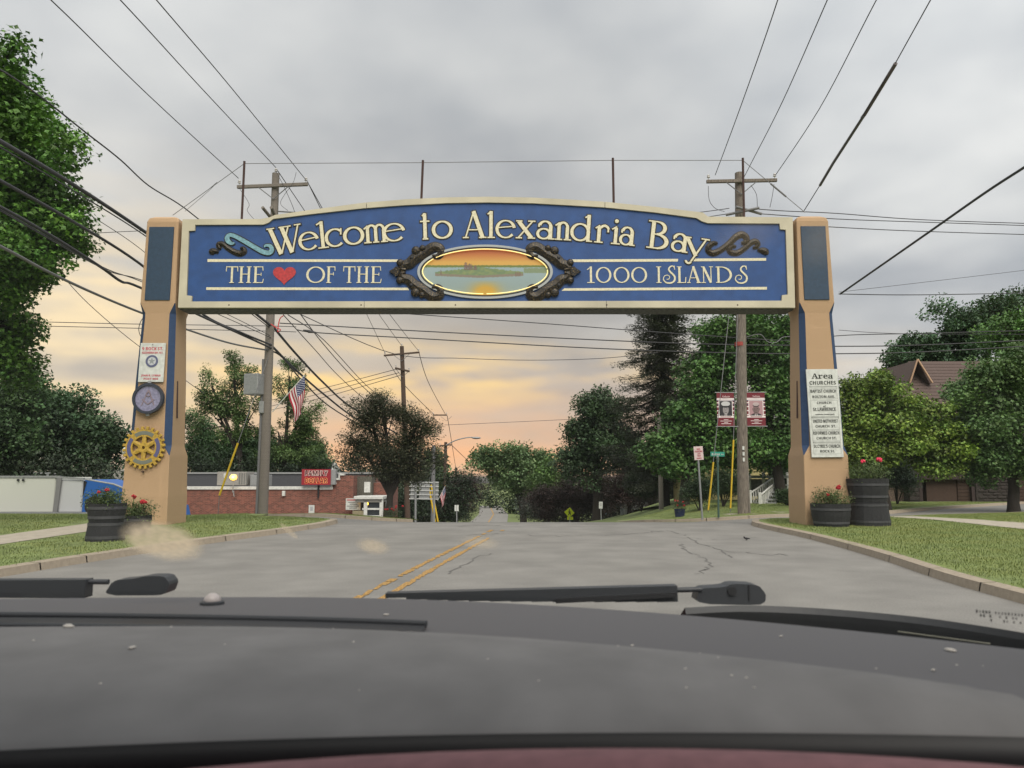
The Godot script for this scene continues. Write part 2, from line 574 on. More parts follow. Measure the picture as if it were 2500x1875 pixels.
func _ready() -> void:
	# camera: held by the passenger, tilted up a little
	var cam := Camera3D.new()
	cam.name = "camera"
	cam.position = Vector3(0, 1.25, 0)
	cam.rotation_degrees = Vector3(6.7574, 0, 0)
	cam.fov = 53.13
	cam.near = 0.05
	cam.far = 2500.0
	var att := CameraAttributesPhysical.new()
	att.frustum_focal_length = 24.0
	att.exposure_aperture = 11.0
	att.frustum_focus_distance = 19.0
	cam.attributes = att
	cam.fov = 53.13
	add_child(cam)
	# sky and light: a grey overcast evening with a warm strip where the sun has set
	var pano := PanoramaSkyMaterial.new()
	pano.panorama = ImageTexture.create_from_image(sky_image())
	var sky := Sky.new()
	sky.sky_material = pano
	var env := Environment.new()
	env.background_mode = Environment.BG_SKY
	env.sky = sky
	env.tonemap_mode = Environment.TONE_MAPPER_LINEAR
	env.tonemap_exposure = 2.1
	env.sdfgi_enabled = true
	env.ssao_enabled = true
	env.ssil_enabled = true
	var we := WorldEnvironment.new()
	we.name = "world_environment"
	we.environment = env
	add_child(we)
	var sun := DirectionalLight3D.new()
	sun.name = "overcast_sun"
	sun.light_color = Color(1.0, 0.97, 0.92)
	sun.light_energy = 0.5
	sun.light_angular_distance = 50.0
	sun.shadow_enabled = true
	sun.rotation_degrees = Vector3(-48, 14, 0)
	add_child(sun)

	make_materials()
	land()
	road_details()
	arch()
	pillar_signs()
	planters()
	utility_poles()
	wires()
	brick_store()
	trailer_and_roof_units()
	right_houses()
	trees()
	street_signs()
	flags_and_banners()
	grass()
	car()

func make_materials() -> void:
	mats.bark = mat(0.055, 0.045, 0.036, 0.95, "streak", 0.5, 1.0, Vector3(2, 0.5, 2))
	mats.asphalt = mat(0.30, 0.288, 0.265, 0.92, "mild", 6.0)
	mats.asphalt.detail_enabled = true
	mats.asphalt.detail_albedo = noise("speck")
	mats.asphalt.detail_blend_mode = BaseMaterial3D.BLEND_MODE_MUL
	mats.asphalt.uv2_triplanar = true
	mats.asphalt.uv2_world_triplanar = true
	mats.asphalt.uv2_scale = Vector3.ONE * 0.9
	mats.asphalt.detail_uv_layer = BaseMaterial3D.DETAIL_UV_2
	mats.asphalt.heightmap_enabled = true
	mats.asphalt.heightmap_texture = noise("bump")
	mats.asphalt.heightmap_scale = 0.25
	mats.asphalt_dark = mat(0.24, 0.23, 0.21, 0.92, "mild", 5.0, 0.3)
	mats.crack = mat(0.13, 0.125, 0.117, 0.95)
	mats.concrete = mat(0.45, 0.40, 0.32, 0.9, "mild", 1.5, 0.3)
	mats.kerb = mat(0.40, 0.335, 0.255, 0.9, "mild", 0.6, 0.5)
	mats.soil = mat(0.15, 0.19, 0.06, 1.0, "mild", 6.0)
	mats.turf = mat(0.235, 0.30, 0.095, 1.0, "soft", 4.0, 3.0)
	mats.yellow_paint = mat(0.72, 0.42, 0.12, 0.8, "blot", 0.3)
	mats.cream = mat(0.60, 0.55, 0.41, 0.6, "mild", 7.0)
	mats.cream_shaded = mat(0.16, 0.155, 0.14, 0.7, "blot", 1.0)
	mats.blue = mat(0.018, 0.075, 0.25, 0.62, "mild", 2.5)
	mats.letter = mat(0.80, 0.74, 0.52, 0.5, "mild", 0.4)
	mats.black = mat(0.012, 0.012, 0.014, 0.6)
	mats.bronze = mat(0.22, 0.15, 0.062, 0.45, "gilt", 0.45)
	mats.bronze.metallic = 0.3
	mats.stucco = mat(0.645, 0.43, 0.255, 0.9, "speck", 0.9, 1.2, Vector3(0.6, 1.6, 0.6))
	mats.navy = mat(0.024, 0.058, 0.14, 0.7, "mild", 0.7)
	mats.slate_blue = mat(0.02, 0.052, 0.098, 0.6, "mild", 0.8)
	mats.grey_wood = mat(0.34, 0.30, 0.26, 0.95, "streak", 0.25, 0.8, Vector3(3, 0.25, 3))
	mats.brown_wood = mat(0.13, 0.085, 0.06, 0.95, "streak", 0.25, 0.8, Vector3(3, 0.25, 3))
	mats.dark_barrel = mat(0.028, 0.028, 0.032, 0.75, "streak", 0.25, 0.6, Vector3(3, 0.3, 3))
	mats.hoop = mat(0.05, 0.05, 0.055, 0.5)
	mats.wire = mat(0.045, 0.045, 0.05, 0.7)
	mats.wire_grey = mat(0.16, 0.16, 0.165, 0.6)
	mats.rust = mat(0.10, 0.045, 0.035, 0.8, "blot", 0.2)
	mats.porcelain = mat(0.5, 0.48, 0.46, 0.3)
	mats.galv = mat(0.36, 0.37, 0.37, 0.5, "mild", 0.5)
	mats.galv.metallic = 0.3
	mats.white = mat(0.70, 0.70, 0.66, 0.6, "mild", 1.2)
	mats.white_sign = mat(0.66, 0.68, 0.64, 0.5, "mild", 0.8)
	mats.red = mat(0.55, 0.03, 0.03, 0.6)
	mats.ink = mat(0.02, 0.025, 0.02, 0.7)
	mats.guard = mat(0.62, 0.42, 0.02, 0.5)
	mats.glass = mat(0.03, 0.035, 0.04, 0.12)

func land() -> void:
	var g := mb()
	var step := 3.0
	var xs := []
	var zs := []
	for i in 31:
		xs.append(-60.0 + 4.0 * i)
	for e in [-90.0, -150.0, -300.0, -700.0]:
		xs.push_front(e)
	for e in [90.0, 150.0, 300.0, 700.0]:
		xs.append(e)
	for i in 74:
		zs.append(20.0 - step * i)
	for e in [-230.0, -280.0, -400.0, -900.0]:
		zs.append(e)
	zs.push_front(300.0)
	for i in xs.size() - 1:
		for j in zs.size() - 1:
			var q := []
			var nn := []
			for e in [[0, 0], [1, 0], [1, 1], [0, 1]]:
				var x: float = xs[i + e[0]]
				var z: float = zs[j + e[1]]
				q.append(Vector3(x, height(x, z) - 0.06, z))
				nn.append(Vector3(height(x - 0.5, z) - height(x + 0.5, z), 1.0, height(x, z - 0.5) - height(x, z + 0.5)).normalized())
			g.tri(q[0], q[1], q[2], nn[0], nn[1], nn[2])
			g.tri(q[0], q[2], q[3], nn[0], nn[2], nn[3])
	struct("ground", g, mats.soil)
	var tar := sheet(mb(), PackedVector2Array([Vector2(-40, 6), Vector2(-40, -33), Vector2(-40, -70), Vector2(-3.6, -70), Vector2(-3.5, -70.5), Vector2(4.2, -60), Vector2(4.8, -33), Vector2(34, -33), Vector2(34, 6)]), 0.0, 0.9)
	# wear: lanes polished by wheels, drip lines between them, a dusty margin by the right kerb
	var worn := FastNoiseLite.new()
	worn.seed = 15
	worn.frequency = 0.22
	worn.fractal_octaves = 4
	for i in tar.v.size():
		var p := tar.v[i]
		var u: float = p.x - (-0.33 + (-p.z - 17.8) * 0.115)
		var k := 1.0 + 0.16 * worn.get_noise_2d(p.x, p.z * 0.45)
		for lane in [-2.7, 2.7]:
			k -= 0.07 * exp(-pow((u - lane) / 0.45, 2.0))
			k += 0.04 * (exp(-pow((u - lane - 0.85) / 0.4, 2.0)) + exp(-pow((u - lane + 0.85) / 0.4, 2.0)))
		k += 0.13 * smoothstep(4.2, 5.6, u) * smoothstep(24.0, 16.0, -p.z)
		tar.c[i] = Color(k, k, k * 0.995)
	mats.asphalt.vertex_color_use_as_albedo = true
	struct("road", tar, mats.asphalt)
	struct("side_street", sheet(mb(), PackedVector2Array([Vector2(4.8, -33), Vector2(34, -33), Vector2(60, -52), Vector2(60, -60), Vector2(26, -44)]), -0.004, 3.0), mats.asphalt_dark)
	var far := PackedVector2Array()
	var back := []
	for k in 24:
		var d := 58.0 + k * 9.0
		var xc := lerpf(0.3, -4.017, clampf((d - 58.0) / 72.0, 0.0, 1.0)) - maxf(0.0, d - 170.0) * 0.04
		far.append(Vector2(xc + 3.2, -d)); back.push_front(Vector2(xc - 3.2, -d))
	far.append_array(PackedVector2Array(back))
	struct("far_road", sheet(mb(), far, 0.02, 3.0), mats.asphalt)
	var far_line := mb()
	for k in 22:
		var d := 62.0 + k * 9.0
		var xa := lerpf(0.3, -4.017, clampf((d - 58.0) / 72.0, 0.0, 1.0)) - maxf(0.0, d - 170.0) * 0.04
		var xb := lerpf(0.3, -4.017, clampf((d - 49.0) / 72.0, 0.0, 1.0)) - maxf(0.0, d - 161.0) * 0.04
		far_line.quad(on(xa - 0.12, d, 0.035), on(xa + 0.12, d, 0.035), on(xb + 0.12, d + 9.0, 0.035), on(xb - 0.12, d + 9.0, 0.035), Vector3.UP)
	struct("far_road_marking", far_line, mats.yellow_paint)
	# lawns: slabs a kerb's height above the road
	lawn("left_lawn", [Vector2(-6.9, -4), Vector2(-6.7, -7), Vector2(-6.36, -9.75), Vector2(-6.17, -11.28), Vector2(-5.63, -14.27), Vector2(-4.94, -17.12), Vector2(-4.62, -19.2), Vector2(-4.75, -20.9), Vector2(-5.6, -22.4), Vector2(-6.9, -23.6), Vector2(-7.9, -24.6), Vector2(-8.4, -27.2), Vector2(-9.6, -27.3), Vector2(-10.4, -24.6), Vector2(-14, -26.5), Vector2(-29, -27), Vector2(-29, -4)], 10)
	lawn("right_lawn", [Vector2(5.05, -7.6), Vector2(5.19, -9.33), Vector2(5.59, -11.9), Vector2(5.9, -15.28), Vector2(5.95, -18.3), Vector2(6.15, -19.8), Vector2(6.9, -21.2), Vector2(8.7, -22.4), Vector2(11.5, -23.2), Vector2(13.2, -24.6), Vector2(19.5, -28.4), Vector2(32, -33), Vector2(33, -7.6)], 10)
	lawn("far_corner_lawn", [Vector2(30, -42), Vector2(18, -32.2), Vector2(13.5, -28), Vector2(11.5, -25.9), Vector2(8.2, -25.3), Vector2(6.0, -25.6), Vector2(4.9, -26.6), Vector2(4.6, -29), Vector2(5.2, -40), Vector2(12, -46), Vector2(30, -46)], 8)
	lawn("store_verge", [Vector2(-3.4, -26.5), Vector2(-4.4, -25.9), Vector2(-6.0, -26.4), Vector2(-9.0, -28.6), Vector2(-9.4, -29.6), Vector2(-5.4, -30), Vector2(-3.6, -30)], 4)
	lawn("house_lawn", [Vector2(15.0, -36.2), Vector2(60, -61), Vector2(60, -75), Vector2(10, -75), Vector2(9, -40)], 1)

func lawn(called: String, outline: Array, kerbed: int) -> void:
	var poly := PackedVector2Array(outline)
	struct(called, sheet(mb(), poly, 0.10, 1.5), mats.turf)
	# kerb stones along the road side, each its own piece
	var line := smooth(outline.slice(0, kerbed + 1), 5)
	var k := mb()
	var path := []
	for p in line:
		path.append(p)
	var inner := []
	for i in path.size():
		var a: Vector2 = path[maxi(i - 1, 0)]
		var b: Vector2 = path[mini(i + 1, path.size() - 1)]
		inner.append((b - a).normalized().orthogonal())
	var center := Vector2.ZERO
	for p in outline:
		center += p / outline.size()
	var flip: float = signf((center - path[path.size() / 2]).dot(inner[path.size() / 2]))
	for i in path.size() - 1:
		var q := []
		for e in [0, 1]:
			var o: Vector2 = path[i + e] - inner[i + e] * flip * 0.08
			var n: Vector2 = path[i + e] + inner[i + e] * flip * 0.12
			var h := 0.0
			q.append([Vector3(o.x, height(o.x, o.y) - 0.05, o.y), Vector3(o.x + inner[i + e].x * flip * 0.03, height(o.x, o.y) + 0.098, o.y + inner[i + e].y * flip * 0.03), Vector3(n.x, height(n.x, n.y) + 0.106, n.y), Vector3(n.x, height(n.x, n.y) - 0.05, n.y)])
		if i % 3 == 2:      # a joint between two stones
			for v in q[1].size():
				q[1][v] = q[1][v].lerp(q[0][v], clampf(0.025 / path[i].distance_to(path[i + 1]), 0.0, 0.5))
		var out := Vector3(-inner[i].x * flip, 0.1, -inner[i].y * flip)
		k.quad(q[0][0], q[1][0], q[1][1], q[0][1], out)
		k.quad(q[0][1], q[1][1], q[1][2], q[0][2], Vector3.UP)
		k.quad(q[0][2], q[1][2], q[1][3], q[0][3], -out)
	struct("kerb", k, mats.kerb)

func road_details() -> void:
	# double yellow line, worn: two broken bands
	var rng := RandomNumberGenerator.new()
	rng.seed = 5
	var y := mb()
	for s in [-0.13, 0.13]:
		var path := [Vector2(-2.1, -2.0), Vector2(-1.35, -8.95), Vector2(-1.03, -11.9), Vector2(-0.33, -17.8), Vector2(0.05, -21.0)]
		path = smooth(path, 16)
		for i in path.size() - 1:
			var cut := rng.randf()
			if (path[i].y < -15.5 and rng.randf() < 0.6) or path[i].y < -18.5 or rng.randf() < 0.07:
				continue
			var dir: Vector2 = (path[i + 1] - path[i]).normalized()
			var o := dir.orthogonal()
			var w0 := 0.05 * rng.randf_range(0.7, 1.1)
			var w1 := 0.05 * rng.randf_range(0.2, 1.1)
			var a: Vector2 = path[i] + o * s
			var b: Vector2 = path[i + 1] + o * s - dir * (0.03 if cut < 0.3 else 0.0)
			var p := []
			for q in [a - o * w0, a + o * w1, b + o * w0, b - o * w1]:
				p.append(Vector3(q.x, height(q.x, q.y) + 0.006, q.y))
			y.quad(p[0], p[1], p[2], p[3], Vector3.UP)
	struct("road_marking", y, mats.yellow_paint)
	# tar-dark cracks wandering over the asphalt
	var cr := mb()
	for path in [[Vector2(-0.16,-16.847),Vector2(0.519,-16.21),Vector2(1.374,-16.088),Vector2(2.17,-16.333),Vector2(2.986,-17.117),Vector2(3.506,-17.683)], [Vector2(3.506,-17.683),Vector2(3.609,-15.85),Vector2(3.415,-14.268),Vector2(3.486,-12.976),Vector2(3.335,-11.901)], [Vector2(3.139,-15.85),Vector2(3.842,-15.285),Vector2(4.945,-15.619)], [Vector2(1.128,-20.19),Vector2(2.166,-19.815),Vector2(2.613,-19.632)], [Vector2(-0.923,-16.21),Vector2(-0.16,-16.847)], [Vector2(-0.8,-9.978),Vector2(-0.64,-11.279),Vector2(-0.343,-12.597)], [Vector2(2.318,-9.978),Vector2(2.683,-10.719),Vector2(2.877,-11.901),Vector2(2.872,-12.976),Vector2(3.077,-14.268)], [Vector2(-1.979,-18.936),Vector2(-0.756,-19.278),Vector2(0.165,-19.815)], [Vector2(3.486,-12.976),Vector2(3.808,-12.523),Vector2(4.324,-12.309)]]:
		var pts := smooth(path, 7)
		for i in range(1, pts.size() - 1):
			pts[i] += Vector2(rng.randf_range(-0.06, 0.06), rng.randf_range(-0.14, 0.14))
		for i in pts.size() - 1:
			var o: Vector2 = (pts[i + 1] - pts[i]).normalized().orthogonal() * rng.randf_range(0.005, 0.016)
			if rng.randf() < 0.12:
				continue
			var p := []
			for q in [pts[i] - o, pts[i] + o, pts[i + 1] + o, pts[i + 1] - o]:
				p.append(Vector3(q.x, height(q.x, q.y) + 0.0045, q.y))
			cr.quad(p[0], p[1], p[2], p[3], Vector3.UP)
	struct("road_cracks", cr, mats.crack)
	# concrete gutters beside the kerbs, pavements and aprons
	struct("left_pavement", sheet(mb(), PackedVector2Array([Vector2(-9.9, -4), Vector2(-8.6, -4), Vector2(-8.5, -13), Vector2(-8.7, -16.6), Vector2(-9.4, -17.6), Vector2(-9.6, -21), Vector2(-10.6, -23.5), Vector2(-11.4, -23.5), Vector2(-10.6, -20), Vector2(-10.1, -18.6), Vector2(-9.75, -14.8)]), 0.108, 1.5), mats.concrete)
	struct("right_pavement", sheet(mb(), PackedVector2Array([Vector2(10.9, -8), Vector2(12.1, -8), Vector2(12.0, -16), Vector2(12.1, -20), Vector2(11.75, -22.9), Vector2(10.8, -22.6), Vector2(10.9, -20)]), 0.108, 1.5), mats.concrete)
	struct("garden_path", sheet(mb(), PackedVector2Array([Vector2(12.1, -19.4), Vector2(12.0, -18.0), Vector2(13.6, -17.6), Vector2(14.2, -18.7)]), 0.106, 1.0), mats.concrete)
	struct("driveway_apron", sheet(mb(), PackedVector2Array([Vector2(5.15, -7.5), Vector2(14, -7.5), Vector2(14, -3), Vector2(5.3, -3)]), 0.03, 1.5), mats.concrete)
	struct("far_pavement", sheet(mb(), PackedVector2Array([Vector2(6.2, -26.9), Vector2(11.0, -26.4), Vector2(14.0, -29.6), Vector2(13.4, -30.2), Vector2(10.8, -27.4), Vector2(6.2, -27.8)]), 0.106, 1.5), mats.concrete)
	struct("store_apron", sheet(mb(), PackedVector2Array([Vector2(-10.2, -28.4), Vector2(-18, -29.0), Vector2(-18, -31.0), Vector2(-10.2, -30.6)]), 0.006, 1.5), mats.concrete)
	# a small bird on the asphalt near the right kerb
	var b: Vector3 = Vector3(4.488,0,-14.965)
	var bird := thing("small_bird", "small dark bird standing on the asphalt near the right kerb", "bird", b)
	var bm := mb()
	bm.ell(b + (Vector3(0.0, 0.075, 0) * 0.55), (Vector3(0.075, 0.04, 0.042) * 0.55), Basis.from_euler(Vector3(0, 0.3, -0.25)), 12, 8)
	bm.ell(b + (Vector3(-0.075, 0.125, 0.01) * 0.55), (Vector3(0.028, 0.027, 0.026) * 0.55), Basis.IDENTITY, 10, 7)
	bm.tube([b + (Vector3(-0.04, 0.09, 0.0) * 0.55), b + (Vector3(-0.07, 0.118, 0.01) * 0.55)], [0.018, 0.012], 9)
	bm.tube([b + (Vector3(0.05, 0.08, 0) * 0.55), b + (Vector3(0.14, 0.065, -0.02) * 0.55)], [0.014, 0.007], 8)
	part("body", bm, mats.black, bird)
	part("beak", mb().tube([b + (Vector3(-0.1, 0.123, 0.012) * 0.55), b + (Vector3(-0.125, 0.119, 0.015) * 0.55)], [0.004, 0.001], 6), mats.crack, bird)
	for s in [-1, 1]:
		part("leg", mb().tube([b + (Vector3(0.005, 0.045, 0.018 * s) * 0.55), b + (Vector3(0.0, 0.0, 0.02 * s) * 0.55)], 0.003, 5), mats.crack, bird)


# ---------- the arch
const GLYPHS := {
	"W": [1.2, "s .12 .96 .42 .0 .138;s .78 .96 .45 .02 .05;s .54 .96 .82 .0 .138;s 1.14 .98 .84 .02 .05;s .0 .965 .28 .965 .04;s .44 .965 .88 .965 .04;s 1.0 .98 1.24 .98 .04"],
	"e": [0.72, "e .37 .33 .31 .31 .11 .045 8 322;s .05 .375 .69 .44 .04"],
	"l": [0.36, "s .18 .0 .18 .98 .115;s .02 .02 .36 .02 .045;s .02 .87 .2 .97 .05"],
	"c": [0.62, "e .35 .33 .3 .31 .11 .05 48 318;s .555 .42 .575 .65 .05"],
	"o": [0.74, "e .37 .33 .31 .3 .12 .055 0 360"],
	"m": [0.98, "s .18 .0 .18 .6 .11;s .5 .0 .5 .46 .11;s .82 .0 .82 .46 .11;e .34 .44 .17 .2 .1 .07 -5 165;e .66 .44 .17 .2 .1 .07 -5 165;s .03 .02 .32 .02 .045;s .38 .02 .62 .02 .045;s .7 .02 .97 .02 .045;s .04 .52 .2 .63 .05"],
	"t": [0.48, "s .24 .05 .24 .95 .12;s .02 .66 .46 .66 .05;s .12 .02 .38 .02 .05;s .12 .86 .26 .95 .05"],
	"A": [0.84, "s .41 .99 .1 .0 .05;s .4 .98 .74 .0 .138;s .0 .02 .22 .02 .045;s .6 .02 .88 .02 .045;s .2 .3 .6 .3 .04"],
	"x": [0.72, "s .1 .62 .6 .03 .135;s .62 .62 .1 .03 .05;s .0 .635 .24 .635 .045;s .46 .635 .74 .635 .045;s .0 .02 .24 .02 .045;s .46 .02 .74 .02 .045"],
	"a": [0.66, "e .28 .2 .22 .18 .1 .05 0 360;s .52 .03 .52 .5 .12;e .32 .46 .2 .19 .11 .055 -5 165;s .44 .02 .66 .02 .045;s .1 .44 .1 .56 .06"],
	"n": [0.66, "s .18 .0 .18 .6 .115;s .5 .0 .5 .46 .115;e .34 .44 .17 .2 .1 .07 -5 165;s .03 .02 .32 .02 .045;s .38 .02 .66 .02 .045;s .04 .52 .2 .63 .05"],
	"d": [0.78, "e .34 .33 .3 .3 .11 .055 0 360;s .63 .0 .63 .98 .12;s .57 .02 .78 .02 .045;s .5 .87 .66 .97 .05"],
	"r": [0.58, "s .2 .0 .2 .6 .12;e .4 .44 .17 .19 .08 .09 20 150;s .04 .02 .36 .02 .045;s .06 .52 .22 .63 .05;s .545 .4 .545 .56 .055"],
	"i": [0.36, "s .18 .0 .18 .6 .115;s .02 .02 .36 .02 .045;s .03 .53 .2 .64 .05;e .18 .84 .035 .035 .07 .07 0 360"],
	"B": [0.84, "s .2 .0 .2 1.0 .132;e .34 .76 .26 .22 .13 .05 -92 92;e .34 .27 .36 .25 .14 .05 -92 92;s .02 .985 .36 .985 .045;s .02 .02 .36 .02 .045;s .2 .525 .36 .525 .045"],
	"y": [0.86, "s .12 .63 .48 .0 .125;s .76 .64 .34 -.22 .06;e .26 -.2 .09 .09 .07 .07 180 335;s .0 .635 .26 .635 .045;s .6 .65 .88 .65 .045"],
	"T": [0.76, "s .38 .0 .38 .95 .115;s .02 .95 .74 .95 .05;s .03 .68 .05 .98 .04;s .73 .68 .71 .98 .04;s .24 .02 .52 .02 .04"],
	"H": [0.84, "s .18 .0 .18 .97 .125;s .66 .0 .66 .97 .125;s .18 .52 .66 .52 .045;s .03 .02 .33 .02 .04;s .51 .02 .81 .02 .04;s .03 .95 .33 .95 .04;s .51 .95 .81 .95 .04"],
	"E": [0.66, "s .18 .0 .18 .97 .125;s .05 .95 .6 .95 .045;s .05 .02 .62 .02 .045;s .2 .5 .5 .5 .04;s .6 .72 .58 .97 .04;s .64 .24 .6 .0 .04;s .5 .42 .5 .6 .035"],
	"O": [1.1, "e .55 .485 .47 .455 .13 .05 0 360"],
	"F": [0.6, "s .18 .0 .18 .97 .125;s .05 .95 .56 .95 .045;s .2 .52 .46 .52 .04;s .57 .72 .55 .97 .04;s .47 .44 .47 .62 .035;s .04 .02 .34 .02 .04"],
	"1": [0.4, "s .22 .0 .22 .97 .12;s .02 .78 .24 .96 .045;s .02 .02 .42 .02 .045"],
	"0": [0.92, "e .46 .47 .39 .44 .12 .05 0 360"],
	"I": [0.34, "s .17 .0 .17 .97 .115;s .02 .95 .32 .95 .04;s .02 .02 .32 .02 .04"],
	"S": [0.84, "p .06 .74 .9 .66 1.0 .5 .95 .42 .8 .5 .66 .66 .5 .76 .34 .72 .12 .52 .0 .26 .02 .1 .2 .16 .4 .34 .46 .46 .36 .4 .22 .28 .22;s .76 .78 .74 1.02 .04"],
	"L": [0.6, "s .18 .0 .18 .97 .125;s .03 .95 .33 .95 .04;s .04 .02 .54 .02 .045;s .58 .34 .55 .0 .05"],
	"N": [0.8, "s .16 .0 .16 .97 .05;s .16 .95 .64 .02 .13;s .66 .02 .66 .97 .05;s .02 .02 .3 .02 .04;s .0 .95 .2 .95 .04;s .54 .95 .8 .95 .04"],
	"D": [1.0, "s .18 .0 .18 .97 .125;e .32 .485 .6 .455 .13 .045 -90 90;s .03 .94 .34 .94 .045;s .03 .03 .34 .03 .045"],
}
const PANEL_Z := -18.17

func glyph(ch: String, at: Vector2, turn: float, sx: float, sy: float, extra: float, z: float, thick: float) -> MB:
	var m := mb()
	var xf := Transform3D(Basis(Vector3(0, 0, 1), turn), Vector3(at.x, at.y, 0))
	var n := 0
	for item in GLYPHS[ch][1].split(";"):
		var f: PackedStringArray = item.split(" ")
		var p := []
		var w := []
		var loop := false
		if f[0] == "s":
			var a := Vector2(float(f[1]) * sx, float(f[2]) * sy)
			var b := Vector2(float(f[3]) * sx, float(f[4]) * sy)
			var d := (b - a).normalized() * extra
			p = [a - d, b + d]
			w = [float(f[5]) * sy + extra * 2.0, float(f[5]) * sy + extra * 2.0]
		elif f[0] == "e":
			loop = float(f[8]) - float(f[7]) >= 360.0
			var k := 26
			for i in (k if loop else k + 1):
				var t := deg_to_rad(lerpf(float(f[7]), float(f[8]), float(i) / k))
				p.append(Vector2((float(f[1]) + float(f[3]) * cos(t)) * sx, (float(f[2]) + float(f[4]) * sin(t)) * sy))
				w.append((lerpf(float(f[6]), float(f[5]), pow(absf(cos(t)), 1.3))) * sy + extra * 2.0)
		else:
			var raw := []
			for i in range(2, f.size() - 1, 2):
				raw.append(Vector2(float(f[i]) * sx, float(f[i + 1]) * sy))
			p = smooth(raw, 5)
			for i in p.size():
				w.append(float(f[1]) * sy * lerpf(0.7, 1.7, sin(PI * clampf(float(i) / p.size() * 1.4, 0, 1))) + extra * 2.0)
		m.strip(p, w, loop, xf, z - thick, z + 0.0009 * n)
		n += 1
	return m

func outline_parts(points: Array, cuts: Array, inner: PackedVector2Array) -> Array:
	var out := []
	for i in cuts.size() - 1:
		var slab := PackedVector2Array([Vector2(cuts[i], 0), Vector2(cuts[i + 1], 0), Vector2(cuts[i + 1], 12), Vector2(cuts[i], 12)])
		for a in Geometry2D.intersect_polygons(PackedVector2Array(points), slab):
			for b in Geometry2D.clip_polygons(a, inner):
				out.append(b)
	return out

